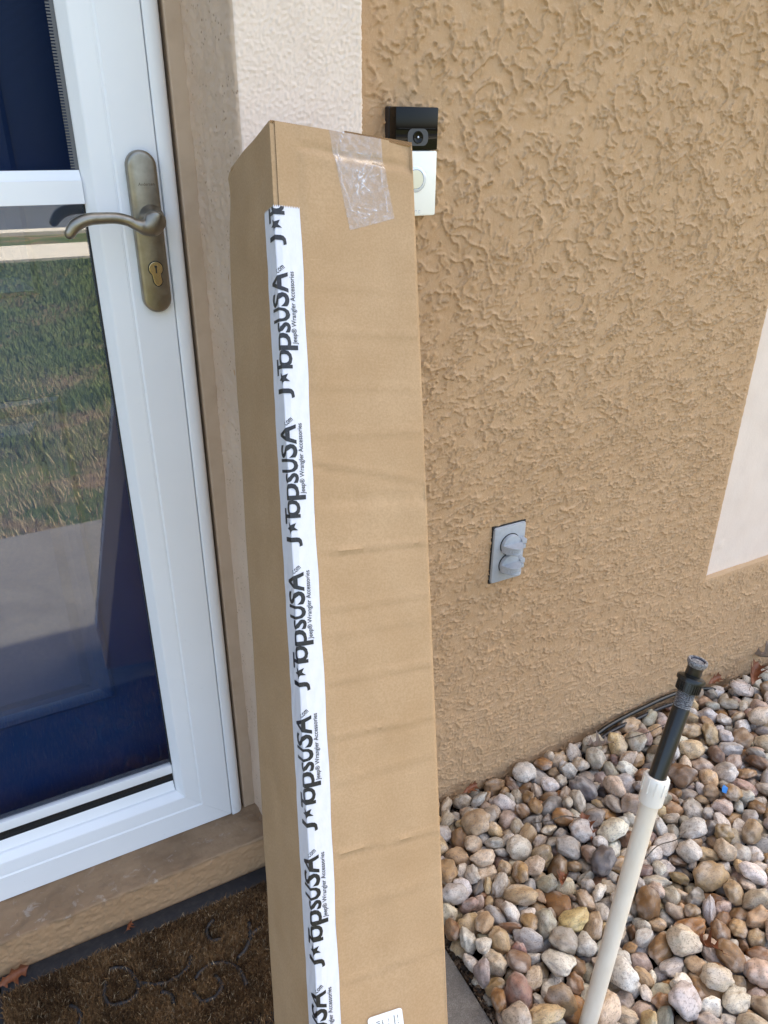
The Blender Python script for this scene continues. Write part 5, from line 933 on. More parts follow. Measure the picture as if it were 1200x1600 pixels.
(19,165,117,69,7101,-492,3,461,834,-208,-216),(24,142,106,79,8361,-4800,12,210,817,-397,359),(21,166,131,79,10600,-3213,127,82,-322,-913,234),(4,190,172,113,14703,-478,12,22,603,-796,-9),
(9,129,107,72,10034,-5198,13,822,-153,473,-274),(25,176,133,88,9111,-937,-18,638,23,-117,-760),(4,139,86,52,13252,-2261,-49,26,109,-992,39),(22,227,155,135,11370,-487,68,41,-234,382,-892),
(24,190,125,78,5299,-4048,20,264,98,517,807),(0,207,147,90,9346,-2713,0,282,-949,123,-50),(23,202,174,99,13810,-1175,1,920,141,-135,-336),(16,169,147,112,10848,-1692,15,788,27,-128,600),
(15,171,119,98,8745,-5774,-8,459,-94,73,879),(1,146,94,81,11775,-3890,163,730,-480,-49,-482),(21,149,112,64,6934,-2430,-44,424,-24,196,-883),(13,153,122,82,11482,-2626,-23,80,648,744,135),
(25,157,109,89,6024,-2070,-17,111,321,-931,126),(10,202,165,108,9334,-5733,13,917,18,-128,375),(7,183,155,91,6568,-2244,62,54,718,258,642),(24,193,166,114,10823,-3756,-5,645,-18,91,-757),
(7,171,146,106,5388,-3761,5,40,-359,924,-116),(7,153,108,89,5634,-4404,156,585,595,277,-475),(11,175,137,82,10480,-3022,70,668,129,154,-715),(19,184,166,95,11934,-699,-5,254,40,-142,955),
(0,153,135,115,8761,-3258,5,26,272,870,407),(24,165,138,101,11986,-1510,91,613,-469,442,-455),(13,183,128,77,9137,-3367,71,553,464,165,-671),(8,139,124,82,9617,-4886,-9,448,-226,-105,-858),
(7,231,147,123,5939,-3092,32,673,-600,143,-405),(18,223,200,127,9840,-5442,66,607,-397,-144,672),(8,210,160,125,6167,-4542,120,899,100,200,300),(24,227,155,113,11109,-600,24,412,810,-330,-252),
(4,206,177,158,12058,-3752,253,103,-126,-282,-944),(14,156,119,95,7916,-5032,11,685,-697,47,-202),(2,170,148,115,13027,-531,64,531,-614,-149,-562),(24,122,100,77,11681,-2676,-37,649,-22,100,-753),
(0,156,140,101,13387,-2402,-4,138,-827,-534,96),(10,276,222,195,15275,-1328,318,228,-737,633,-44),(5,165,136,108,13549,-1195,32,44,485,-257,-833),(1,225,196,124,9480,-1507,12,635,165,155,738),
(3,197,178,98,7153,-3651,8,77,828,-533,-152),(8,187,149,95,12016,-173,86,423,-599,-484,-476),(12,142,111,96,7282,-881,-36,306,78,-319,892),(19,180,138,124,8852,-5394,39,226,-133,820,507),
(11,217,194,151,13515,-266,57,185,383,810,402),(6,138,125,74,7721,-1454,87,917,-16,-392,-58),(2,198,164,119,8598,-4705,16,908,-44,71,-408),(10,161,103,71,8921,-197,-2,757,507,-274,-304),
(1,116,75,54,11416,-2755,75,988,-110,-3,102),(11,206,162,135,8570,-5106,45,808,76,-362,-456),(9,134,86,59,11763,-2044,94,251,664,-683,-166),(24,215,167,115,7236,-1706,-5,578,-81,-42,810),
(12,127,81,61,5779,-1266,58,53,-948,-14,-311),(2,149,94,76,9619,-5287,-24,720,-21,219,656),(4,128,99,73,14378,-803,48,109,-965,-51,-230),(19,175,131,87,10309,-796,19,228,-170,943,167),
(17,199,166,93,8572,-2501,125,197,-727,-569,327),(14,206,168,128,10517,-1610,-3,819,183,287,460),(13,222,193,144,8484,-2068,40,599,-85,-178,-775),(20,196,154,111,5726,-2142,8,600,-119,98,-784),
(17,215,139,77,12514,-1541,171,278,945,-164,-26),(12,214,197,176,14575,-1784,70,365,287,726,505),(5,158,122,85,9139,-177,0,839,519,-138,-71),(10,172,130,80,6996,-3428,-18,169,-914,-312,193),
(4,177,153,117,9803,-5089,12,164,67,981,62),(10,152,104,62,7837,-1185,-49,106,-473,860,155),(24,156,125,109,14313,-453,-11,465,-95,-80,875),(12,182,163,101,6260,-3590,13,56,-827,538,-144),
(17,136,120,74,12667,-1863,38,849,-1,-225,-475),(5,155,107,79,8154,-4914,-24,548,171,-311,-756),(5,271,219,125,9490,-3031,21,52,-116,990,40),(2,167,127,78,7657,-5611,-25,190,-80,102,972),
(6,242,163,110,9043,-6043,10,307,63,173,-933),(14,192,156,104,10126,-1859,113,416,113,-85,897),(20,189,124,74,9447,-4234,-39,150,832,526,80),(18,149,134,83,15211,-193,35,534,-573,226,578),
(17,163,108,72,7721,-3389,-18,276,-683,639,-218),(25,145,121,102,7859,-933,9,467,-196,199,838),(5,116,77,66,7504,-1944,-43,56,-12,223,972),(19,218,176,132,6818,-3699,32,77,895,-415,-136),
(11,188,137,96,8511,-4065,-20,196,-815,543,-10),(22,119,98,75,8104,-915,-20,696,-360,-81,615),(17,275,172,136,13323,-1540,32,993,-58,19,-86),(5,233,182,129,11690,-2921,24,94,12,-185,977),
(11,207,141,120,12181,-2964,9,32,160,-319,-933),(25,231,156,120,9931,-3102,11,828,68,-115,-542),(25,189,157,111,10473,-1933,37,686,310,-91,650),(23,139,92,60,9419,-4500,-43,300,-6,-91,-949),
(14,193,126,96,5862,-3279,120,897,104,-241,-354),(18,161,134,101,11097,-1728,-4,975,61,-174,117),(25,169,122,99,8728,-886,-7,986,76,-88,109),(17,227,150,97,14083,-1161,-5,104,-792,585,-137),
(15,173,143,91,12984,-1578,20,26,511,797,-317),(25,148,99,62,13018,-1354,-41,951,101,-30,-287),(17,173,134,105,12568,-633,3,955,-104,143,-233),(4,192,136,82,5928,-2587,-17,934,354,21,-19),
(19,203,141,96,12115,-494,2,204,-156,-154,953),(19,199,161,118,6465,-3794,22,253,-164,393,-867),(6,145,91,53,6094,-2397,-47,35,-224,-973,-8),(11,282,228,128,15259,-530,38,788,116,288,530),
(14,158,101,86,11361,-2853,-36,929,324,162,52),(5,209,147,90,9648,-629,-9,962,264,25,50),(22,280,179,101,13727,-2335,62,426,893,-130,-41),(7,184,153,137,5539,-1630,50,181,352,882,-251),
(12,255,164,102,13263,-408,-22,678,-110,-226,690),(11,217,158,108,8944,-4707,-6,939,-210,-25,269),(9,132,107,95,12717,-2315,-12,223,922,-280,-143),(20,125,115,64,13921,-890,-47,39,338,-926,-156),
(17,192,166,138,12530,-3423,61,662,-693,-268,-89),(25,166,119,84,12495,-2949,-5,122,-120,933,-313),(14,142,119,78,8717,-4429,-10,269,782,-322,-459),(18,149,95,81,10767,-1457,9,360,56,718,-592),
(2,128,96,57,7521,-2215,-45,284,-56,123,948),(9,124,89,53,9957,-1796,-50,530,-64,20,-844),(5,147,106,69,15081,-739,-11,961,31,269,31),(11,213,155,109,10235,-3717,-9,61,-738,-644,187),
(25,98,90,54,7016,-4392,-34,140,-41,958,242),(10,140,119,70,7593,-3564,8,456,-492,-708,216),(25,249,178,107,6458,-3206,1,981,102,-34,156),(21,128,80,54,10331,-2987,-46,19,-32,998,3),
(19,126,108,91,7708,-3121,-11,90,-848,499,149),(0,138,102,64,14001,-2222,3,317,724,-546,274),(17,166,147,108,7777,-3710,2,949,-36,-42,306),(15,216,170,115,5872,-1030,8,522,98,68,-843),
(10,98,87,69,7696,-1769,-49,275,577,763,-78),(1,144,119,67,7123,-1346,-42,947,-32,-124,-291),(11,200,149,133,10538,-1135,6,242,-867,433,21),(3,194,161,119,10224,-5036,13,762,67,88,-637),
(19,169,129,94,11634,-2099,14,127,-856,-382,321),(10,98,75,52,6017,-4739,-59,2,-882,407,233),(11,181,161,98,11321,-223,10,63,-25,965,251),(14,228,207,147,9979,-5368,357,913,197,305,181),
(1,238,148,116,12477,-2188,10,908,117,-156,367),(11,141,119,69,6734,-4990,-30,778,263,-28,-568),(7,150,105,82,7570,-812,-27,852,139,39,-501),(17,145,105,59,10856,-695,-39,114,-53,-80,-988),
(20,175,139,124,9934,-3990,29,424,-722,496,-227),(17,159,118,70,7810,-5228,-33,334,-32,29,-940),(12,159,120,101,7213,-3952,-30,38,-154,280,-946),(22,142,102,82,14895,-681,-28,148,928,273,-200),
(17,234,169,99,12000,-3277,3,565,-6,-114,-816),(9,160,145,81,11873,-2184,-17,447,78,92,-885),(7,124,103,85,11380,-1440,-3,730,24,525,-434),(11,135,116,65,9162,-2065,-42,965,-159,65,-194),
(14,220,148,105,5864,-3388,-17,129,124,-220,-958),(12,152,113,89,13348,-2680,-15,914,56,-226,329),(3,168,106,87,8934,-4360,-15,17,692,-715,-82),(3,208,145,81,15227,-965,-20,872,-92,-58,475),
(5,147,96,61,7813,-5438,-12,214,-651,-707,-167),(0,261,200,122,13259,-1068,24,27,671,-722,-160),(25,159,145,114,12779,-1675,23,398,75,773,487),(1,179,117,66,7430,-3596,-40,52,-562,-824,30),
(13,194,161,136,10525,-4915,217,122,-875,465,-41),(9,169,152,121,9971,-543,22,848,-68,207,481),(3,163,139,94,15460,-217,-6,212,-17,-45,-975),(0,153,133,85,9392,-1847,-17,113,-969,-215,9),
(19,188,129,100,9336,-5200,-12,349,214,213,886),(16,150,105,64,7908,-3238,-14,851,511,-64,92),(21,149,130,96,6969,-1494,21,17,-615,-692,-376),(22,133,105,87,11039,-3241,48,55,-380,860,-333),
(8,155,142,79,9830,-238,-22,48,969,236,13),(13,210,160,125,5927,-3962,120,899,100,200,300),(8,118,94,64,13917,-1820,-17,137,-168,531,-818),(5,178,146,99,8350,-998,27,221,-445,-715,490),
(10,126,110,62,9898,-2244,4,559,708,-243,-354),(16,221,154,138,12861,-2044,23,204,-955,-208,35),(0,180,129,105,9654,-4601,-1,882,-36,109,-455),(19,94,71,53,11878,-4752,65,612,676,-403,-62),
(24,227,209,170,7121,-6175,281,803,-24,95,586),(14,306,200,171,14315,-3840,203,655,610,270,354),(22,197,137,97,12643,-5018,231,789,223,88,564),(25,159,127,91,6683,-3372,-15,60,91,-106,-987),
(24,230,155,93,10491,-5023,36,722,113,353,582),(21,200,179,119,11065,-5940,79,307,126,-713,-616),(5,159,106,64,15190,-1857,-29,103,-911,382,-111),(21,105,94,82,9445,-5868,132,805,-378,285,-354),
(16,196,180,133,15255,-3391,22,174,-975,-131,13),(12,110,91,67,8731,-1941,-40,71,902,-423,-19),(12,232,160,90,13123,-5285,267,42,-801,595,16),(20,249,222,179,15665,-5880,272,321,-212,-101,-916),
(11,285,223,141,14758,-3347,59,216,498,811,214),(14,299,241,165,15747,-3988,262,854,512,10,-82),(2,306,248,176,12027,-5683,340,339,194,671,-628),(16,202,128,97,14322,-2870,179,66,-109,-991,-18),
(21,220,171,122,11682,-4042,2,201,-93,-138,964),(23,147,99,55,15027,-5734,146,425,889,-33,-162),(10,249,215,187,14136,-5712,74,2,-317,938,132),(1,154,135,77,14220,-6034,-31,841,178,95,500),
(18,204,160,122,6329,-5437,175,858,265,-25,-437),(19,109,93,83,12819,-616,-31,844,144,-240,-456),(15,163,117,82,7358,-3528,94,97,674,705,193),(8,248,162,145,13183,-4557,271,877,319,27,-356),
(14,176,158,137,5198,-1181,142,164,766,-605,132),(9,190,146,111,15088,-4376,130,997,-41,33,35),(11,172,110,91,15753,-2592,28,198,-875,187,-397),(3,244,214,136,11184,-5238,300,177,-72,136,-971),
(7,185,128,71,14458,-2085,27,890,306,315,113),(13,167,126,70,7635,-4340,-36,990,-93,18,-92),(24,245,156,113,14756,-2640,3,99,867,-477,-98),(0,176,156,127,12830,-889,18,318,-60,12,945),
(14,208,174,113,12756,-5591,255,888,4,-3,-458),(4,153,102,73,6363,-4344,6,796,295,475,227),(13,104,84,68,13496,-4195,108,329,-153,446,-817),(1,100,72,41,8012,-6554,-62,31,-70,-994,59),
(21,254,201,136,15529,-3664,38,698,-257,390,-542),(9,147,103,79,8400,-6239,-18,337,165,-42,-925),(5,178,135,116,13722,-3111,232,621,-307,-40,718),(25,268,187,103,13167,-4892,242,946,283,116,-93),
(18,162,101,63,14964,-3107,-38,52,168,-981,65),(20,170,130,98,10207,-4060,-21,95,375,902,187),(19,143,94,68,6119,-841,-32,104,840,526,71),(8,220,196,119,14271,-4502,274,633,-75,749,174),
(16,245,155,98,12198,-5116,242,536,-842,-36,-11),(23,212,134,98,7626,-6380,274,388,-119,173,896),(11,206,184,127,10980,-6149,256,576,-59,76,-810),(21,162,148,111,13723,-3275,31,541,-828,59,128),
(0,182,127,79,14403,-5041,119,341,837,280,321),(24,167,134,101,13357,-4488,23,486,-298,-768,290),(21,258,222,150,12977,-5684,74,266,-461,836,121),(25,149,122,98,7094,-6176,31,796,198,422,-383),
(7,165,113,80,7618,-5972,-6,716,253,-180,624),(10,136,98,86,15939,-5841,2,674,-518,-138,-506),(12,268,221,163,11377,-5417,15,661,-51,-292,688),(17,115,101,72,13033,-3539,-32,452,5,-54,890),
(2,155,121,87,13678,-1562,-17,847,-65,5,526),(21,223,190,155,13178,-3620,295,325,-390,-284,812),(16,116,81,71,9788,-1703,-18,409,870,-245,-117),(3,171,126,100,11504,-5159,185,44,384,873,-292),
(22,206,154,98,13810,-4732,238,882,42,-18,467),(23,255,187,155,12897,-5313,73,137,-258,-917,-270),(20,192,126,81,6919,-5773,-38,72,-132,-124,-980),(16,126,97,81,15446,-4655,-25,121,-731,-659,121),
(8,139,117,103,14195,-5232,197,204,-270,876,-341),(19,153,101,74,6102,-3466,-4,716,-553,-316,281),(1,132,117,99,5815,-4706,-18,799,-108,-168,-565),(13,135,104,91,11313,-5792,-25,398,-900,-122,122),
(12,100,67,57,11973,-2030,-42,371,394,694,473),(2,168,115,81,14697,-5483,28,955,153,-249,29),(25,211,150,90,15157,-2075,30,479,-604,596,-220),(8,231,183,133,11635,-4685,28,47,903,-414,-90),
(6,140,119,71,10755,-2727,-33,998,-44,19,-3),(8,223,163,141,15892,-797,64,79,-891,371,-245),(25,155,113,97,6996,-5662,109,306,258,-215,-889),(12,186,118,96,10624,-3636,116,517,627,-538,-221),
(9,198,169,134,15904,-1387,35,660,-222,65,-714),(17,212,152,100,14184,-5055,63,692,191,446,-532),(23,211,159,130,15357,-6042,49,286,371,745,474),(16,153,120,108,10589,-6443,25,486,-455,106,-738),
(8,175,113,94,15870,-2379,-11,287,-38,-99,-951),(9,204,165,117,12815,-6053,20,606,-136,40,781),(25,154,104,79,9386,-2115,-22,178,-748,637,-31),(3,159,109,65,13177,-3998,28,758,-533,346,138),
(4,252,208,138,5301,-5910,246,430,-130,-302,840),(6,120,104,89,5977,-3700,-14,648,-273,-185,685),(2,226,205,121,14483,-5894,174,75,-802,-514,292),(5,215,178,102,5307,-1376,-6,9,-11,-156,-987),
(22,211,171,144,10528,-270,21,135,-481,848,171),(6,246,169,144,15034,-1319,35,967,-60,-21,243),(21,212,148,116,13805,-4679,53,120,415,753,495),(2,130,91,56,12793,-4351,64,593,310,519,-530),
(9,186,162,131,9908,-6495,316,370,527,-76,760),(20,200,163,140,14228,-3346,20,759,141,-361,-522),(24,166,135,99,12279,-3879,0,636,24,-223,737),(11,128,100,70,15429,-1893,-36,142,107,27,-983),
(5,169,106,81,8758,-2902,-23,22,14,197,-979),(15,137,99,69,5389,-739,23,310,760,-82,-563),(2,243,183,110,12563,-6056,225,421,-183,649,605),(4,176,143,81,12102,-1299,-25,981,-5,-94,162),
(15,203,147,125,13998,-2579,19,148,750,-637,93),(19,134,92,67,10945,-1472,-41,652,210,87,722),(25,213,173,133,9977,-5740,277,378,79,557,734),(1,146,110,63,15049,-384,6,454,549,602,357),
(4,235,189,129,15915,-5183,74,301,-469,-701,444),(22,157,118,105,12544,-2452,25,605,-762,29,226),(4,108,72,49,6111,-1677,-53,629,249,299,671),(9,193,125,105,14597,-5525,193,340,-532,544,-551),
(25,251,211,170,10118,-6134,359,236,-912,285,171),(6,176,133,114,9769,-6036,21,19,-323,919,219),(21,223,171,138,14814,-5229,37,2,996,-78,-9),(13,180,122,73,7185,-4547,18,626,561,-229,-489),
(12,170,137,117,10659,-2095,106,810,-218,-522,-148),(0,121,83,60,10371,-6303,-43,56,-356,-919,157),(13,217,164,112,15216,-1757,170,734,-671,19,-92),(14,244,212,151,10628,-5673,393,493,-572,-218,617),
(23,194,161,135,14440,-2329,238,275,265,697,605),(12,225,181,131,12401,-5786,186,515,73,429,-737),(25,223,154,130,11036,-4143,20,935,103,-105,-321),(24,149,128,89,15294,-6471,-15,163,845,-507,25),
(0,161,136,113,9348,-1004,30,138,264,-755,-583),(15,98,77,62,13710,-6542,-38,714,-1,250,652),(18,114,79,67,12672,-5407,-31,346,-616,-690,151),(22,161,129,92,5212,-5066,-22,88,976,144,-134),
(8,189,134,92,15573,-4068,-12,100,-54,-73,-990),(8,306,224,139,6602,-5267,45,136,914,-376,-46),(23,216,135,78,11986,-4941,34,241,-531,-416,697),(20,153,126,105,14760,-1494,174,535,741,392,95),
(15,144,114,69,15616,-3342,-21,928,-235,47,-283),(1,166,140,97,12056,-4327,177,159,-330,809,-457),(0,119,101,62,9152,-3769,-40,38,-111,-990,62),(12,110,75,43,6075,-5411,-61,115,894,-423,-86),
(12,107,84,64,7642,-2067,-44,9,276,-938,-205),(17,125,94,70,15013,-3573,-33,8,-197,-978,53),(10,136,102,80,9616,-1744,64,271,-194,532,-777),(14,183,120,70,6814,-5441,165,318,165,257,896),
(6,106,70,46,6673,-6422,-57,268,-32,-41,961),(11,177,149,95,15593,-6240,209,60,682,604,406),(4,166,125,93,5680,-5366,21,282,-380,-509,718),(5,102,83,68,14149,-4611,-35,90,575,811,48),
(5,138,96,80,9274,-6076,176,405,572,664,258),(16,146,107,61,5329,-5472,-40,39,526,848,-32),(18,138,104,79,15306,-2793,-8,365,241,69,-895),(24,140,110,62,13934,-3177,114,192,-93,-965,-146),
(17,250,161,129,13391,-6071,94,545,436,-715,-8),(9,175,124,74,5224,-575,-22,985,-4,111,-125),(14,171,123,83,13596,-3019,-22,23,579,796,169),(17,164,104,67,13836,-5175,-36,37,-811,-582,29),
(8,296,265,164,12018,-4181,377,898,-228,131,350),(15,306,202,149,14382,-2628,40,888,63,79,-446),(17,163,106,66,5782,-5528,172,259,191,83,942),(20,219,149,124,5725,-179,27,86,-154,-523,-833),
(5,306,220,186,10420,-5830,131,229,563,-756,238),(25,157,124,104,12291,-2455,11,286,823,-349,-341),(4,245,155,124,12232,-4380,7,127,54,-423,-895),(5,269,175,144,11545,-5891,57,210,-221,792,-527),
(10,113,83,61,9445,-4664,-51,237,276,930,37),(10,179,142,83,14230,-2061,147,213,842,492,42),(15,184,135,81,10416,-6112,-5,74,-504,-837,192),(13,162,127,84,14836,-3767,-29,136,958,166,186),
(9,133,86,74,8248,-1724,-27,676,-152,57,-717),(10,212,187,150,15121,-2414,81,645,417,-424,-477),(19,174,153,124,12929,-3886,115,128,930,-205,275),(11,197,157,124,12255,-1056,30,160,-178,-171,-955),
(21,205,178,120,10049,-5853,22,33,832,-551,45),(25,306,226,152,12265,-5365,324,817,526,-220,75),(24,218,179,99,12532,-5294,206,155,-130,-533,821),(10,162,119,99,13878,-5556,109,519,-777,-341,93),
(14,146,98,62,8704,-6382,-21,383,-11,371,-845),(18,167,139,90,5774,-1449,-9,45,117,990,-45),(13,215,172,137,10940,-6474,223,953,-119,232,147),(19,135,87,64,7963,-6085,-42,347,-62,-163,-920),
(3,253,173,135,6080,-5340,321,420,-374,56,824),(1,209,185,103,10448,-5407,-4,97,-947,-298,49),(3,207,157,110,14382,-6256,200,335,-575,-719,-194),(22,253,225,179,6042,-410,210,977,-205,32,-20),
(19,218,187,106,13993,-4184,5,6,-811,-582,-46),(20,150,103,85,12123,-1545,-37,880,51,-227,-411),(5,222,181,114,11427,-4263,9,61,118,3,-990),(23,213,142,121,13947,-6125,24,535,-247,489,-642),
(12,141,121,93,7143,-694,23,175,203,583,766),(22,260,169,145,5629,-703,22,164,426,889,12),(2,238,200,179,11793,-6143,83,18,332,790,-513),(23,162,143,106,14113,-4842,0,60,-853,515,48),
(25,155,143,100,14506,-5652,-4,174,-593,-784,43),(2,218,184,129,5472,-4873,24,990,-46,46,-119),(14,302,208,136,13348,-4155,239,553,367,-208,-717),(1,170,142,126,11728,-5980,289,775,-391,-487,87),
(2,201,151,89,6211,-5582,-12,108,52,-992,9),(6,136,96,66,8221,-208,-35,51,517,842,143),(4,217,195,172,15855,-4630,243,58,-868,-492,-14),(8,148,131,95,5754,-6532,6,62,-75,-887,-448),
(2,205,134,97,10930,-3032,138,977,57,202,-9),(17,157,112,100,12466,-1192,127,82,-893,-373,234),(9,179,163,111,12837,-3397,44,406,437,788,147),(21,248,204,120,11800,-6397,337,981,-130,134,34),
(15,190,147,94,6681,-6199,-7,849,-73,157,-497),(8,222,200,148,15436,-1996,202,148,-232,584,763),(22,102,90,78,9313,-640,-23,6,-25,119,992),(6,226,191,107,14346,-5354,5,10,-993,81,67),
(18,219,159,125,9444,-6100,16,491,104,128,855),(15,93,68,40,9460,-3910,-61,16,102,992,49),(8,143,120,67,10259,-6442,-35,62,985,-158,-5),(3,194,158,96,14318,-4166,-4,45,-605,-787,-101),
(13,145,106,95,12345,-6134,128,357,-627,681,-116),(20,154,109,91,11354,-5701,110,434,204,387,786),(15,274,196,133,11916,-4583,240,850,442,-158,-235),(4,193,165,118,8470,-6492,33,198,-970,60,122),
(11,179,152,109,6576,-5880,27,315,-499,721,-359),(12,159,120,87,13641,-3874,6,583,611,-293,-445),(7,160,129,74,13713,-4428,-37,918,121,91,363),(9,204,169,110,13375,-2886,48,560,143,307,-755),
(11,239,179,139,7772,-6153,257,284,878,-16,-383),(17,237,194,140,11290,-5989,255,451,142,-248,844),(23,145,122,87,15020,-3876,5,664,-12,372,647),(0,172,127,95,14825,-6510,199,726,521,355,270),
(10,202,167,105,5874,-5608,-16,131,950,212,-185),(0,111,76,56,6827,-6532,-47,121,-677,714,-121),(11,157,135,113,9469,-6358,155,20,930,-362,-51),(23,131,88,70,12604,-4876,97,491,542,-80,-676),
(1,238,210,160,5901,-5992,37,598,145,233,752),(13,179,147,112,9464,-6462,-8,259,663,-701,12),(14,178,126,77,14481,-3885,-27,72,825,-557,-40),(23,169,142,88,5176,-5339,16,287,735,612,-13),
(24,201,131,82,14571,-3498,201,953,-231,-5,-191),(0,262,227,180,6103,-6076,306,209,-545,-650,-485),(22,206,181,101,6481,-6097,186,346,-906,185,-150),(16,123,109,62,12650,-3227,-44,496,132,-167,-841),
(25,193,172,118,13187,-6311,34,42,679,-695,-230),(2,224,203,171,15642,-2865,57,904,205,329,173),(5,236,164,115,14882,-6231,242,126,101,-935,-311),(11,152,116,65,6497,-1163,-24,342,-97,-317,878),
(24,203,179,116,10744,-6107,11,25,720,677,148),(7,197,147,97,12366,-5545,-3,66,-564,-817,90),(11,273,183,126,11783,-5547,72,200,-6,-971,119),(17,221,157,133,10174,-5325,123,349,-96,711,-601),
(4,242,172,131,11041,-5569,21,590,108,132,787),(22,188,143,79,15574,-3173,22,298,828,-455,130),(6,251,185,129,12098,-6412,37,126,-349,927,34),(14,177,135,121,11682,-4209,194,126,45,935,325),
(3,176,128,93,13512,-4055,-7,137,-302,-942,-31),(14,220,180,148,14882,-1692,9,521,33,366,769),(22,154,117,80,8601,-5363,16,407,-467,-38,783),(17,165,148,104,11357,-6264,76,269,-314,-160,-895),
(8,161,146,99,12436,-4581,151,230,948,-208,52),(23,123,104,84,5209,-6556,-16,853,-390,83,336),(13,183,143,82,13372,-5369,-25,861,-80,31,-500),(0,189,121,82,10138,-3365,85,955,-204,203,59),
(18,168,146,119,14170,-3623,42,670,-656,176,-298),(10,134,92,82,6920,-6346,-37,123,-567,778,238),(1,200,140,82,6915,-906,-26,125,34,204,969),(10,149,128,74,13995,-3257,-30,83,918,385,18),
(22,203,158,117,15011,-3566,170,637,-94,449,-618),(12,128,115,66,13951,-5461,-50,421,-220,117,-871),(10,306,265,160,13735,-6348,249,592,-48,-43,802),(22,302,191,136,10043,-6349,69,740,217,-307,-556),
(25,196,164,93,14195,-4223,170,908,398,35,-120),(5,242,160,144,5209,-1646,95,484,633,86,-596),(22,201,175,154,9682,-5775,86,320,759,-332,457),(12,281,178,149,13873,-5848,236,747,-232,-567,255),
(16,178,150,131,13719,-2661,158,737,148,-159,-638),(5,125,89,59,10080,-2269,-17,66,277,730,620),(12,122,77,53,5462,-6229,-18,910,-251,312,-102),(7,96,82,60,9470,-858,-41,652,595,16,468),
(2,159,111,77,14687,-6520,-23,316,-28,302,898),(20,241,187,146,15165,-3726,223,330,-573,-678,-318),(14,279,211,168,11207,-4979,114,351,167,-918,72),(4,306,223,156,13623,-5076,47,421,207,-331,-818),
(15,251,218,120,14584,-2692,264,590,-213,384,-676),(10,285,246,136,10726,-6081,455,205,335,843,-366),(10,206,140,93,5231,-6262,19,148,-154,-972,-82),(3,205,181,134,5217,-5328,270,849,-123,403,315),
(10,219,197,148,12989,-4187,208,898,-433,-35,-51),(14,221,137,107,10831,-2074,2,405,-196,306,-838),(3,160,131,83,13514,-4387,31,427,-642,-450,449),(6,190,120,93,14776,-4961,12,620,-763,176,10),
(12,129,98,74,12579,-6318,149,66,-544,-810,-206),(13,159,124,105,14726,-5679,100,281,126,-561,-767),(7,163,141,91,11421,-4813,175,709,-247,41,-658),(24,165,113,89,10601,-5410,146,189,922,306,-137),
(7,306,204,127,5179,-4780,112,704,260,-595,-286),(9,259,210,160,13284,-3758,50,295,40,-81,950),(21,222,147,81,5552,-691,252,171,-979,72,-65),(3,101,70,45,14914,-4862,-57,869,103,-26,-481),
(2,151,107,82,13169,-4411,110,660,134,-69,-734),(3,288,220,187,15833,-2089,145,809,317,-40,491),(25,125,83,70,5856,-4485,-35,117,78,123,981),(21,153,118,93,5390,-5116,136,216,341,913,-34),
(0,286,222,175,15493,-1552,84,357,-826,-425,90),(9,179,161,131,7044,-5826,271,345,124,294,-882),(25,306,252,142,10548,-5239,365,388,745,315,-439),(15,159,106,75,6236,-6536,-21,147,212,-220,-940),
(3,142,95,67,6718,-1125,-26,818,258,118,498),(9,164,114,86,14137,-6220,153,378,-548,-324,-671),(14,181,147,103,5438,-1474,190,741,451,495,9),(13,93,66,42,14229,-4415,-58,5,650,-754,-85),
(24,179,130,88,11906,-5190,88,446,67,-534,714),(5,200,136,107,8915,-6506,2,31,122,-2,-991),(1,164,110,97,11831,-6545,151,483,-867,-94,67),(2,143,121,105,12561,-6175,14,377,798,-444,146),
(10,191,172,150,12390,-4023,348,632,-616,306,-353),(9,234,165,113,5203,-5625,102,664,615,66,418),(23,230,186,128,15844,-5549,30,301,156,270,900),(7,215,196,144,14905,-2775,258,791,19,-575,204),
(15,232,176,132,12307,-4852,259,115,-74,-941,308),(6,170,141,107,5482,-6475,15,367,478,-782,-155),(11,172,112,76,11067,-4491,196,331,-241,-850,-329),(14,257,198,130,13168,-3365,73,46,125,960,-243),
(24,219,145,89,10527,-3735,-26,721,-76,-30,687),(22,125,98,87,9170,-2505,-15,66,32,-119,-989),(14,147,135,87,11373,-3021,25,668,499,239,496),(22,222,140,100,14018,-4482,53,12,-334,705,624),
(10,158,107,74,7653,-2763,-27,279,28,69,-957),(8,249,155,91,13620,-2609,-13,609,72,20,788),(21,183,153,114,10812,-5088,159,243,253,468,-810),(6,104,72,43,6482,-1746,-59,74,15,45,-995),
(24,142,99,65,11541,-6137,-46,991,-73,42,-98),(25,183,120,67,5774,-1545,122,861,96,-23,-497),(22,104,66,38,5424,-2504,-67,89,-93,989,64),(8,205,174,126,14858,-4609,29,7,-188,-965,-179),
(22,175,124,108,12100,-2296,34,512,-506,-6,693),(25,130,83,46,6191,-4342,-56,65,868,-488,46),(25,274,194,118,14122,-3064,157,724,554,-383,-145),(18,212,190,144,15451,-2543,48,770,416,-86,474),
(0,218,141,83,13010,-3044,-2,411,52,-259,-871),(15,183,167,102,11672,-4958,148,909,-96,-351,199),(8,198,132,107,15536,-6417,2,835,34,-99,-538),(21,149,121,100,14540,-5059,-22,950,-284,118,-37),
(22,115,78,59,15635,-2061,-50,54,-634,757,140),(22,129,114,101,13884,-6543,14,389,-331,687,515),(3,177,157,128,11136,-3841,31,204,45,-971,106),(16,263,211,189,15030,-3128,230,156,925,-185,-290),
(8,182,117,94,9366,-1206,43,236,-432,691,527),(16,193,165,114,5926,-5331,52,122,871,-433,194),(21,263,172,143,9211,-6365,72,540,515,-472,-468),(13,223,191,134,12309,-299,14,36,747,600,282),
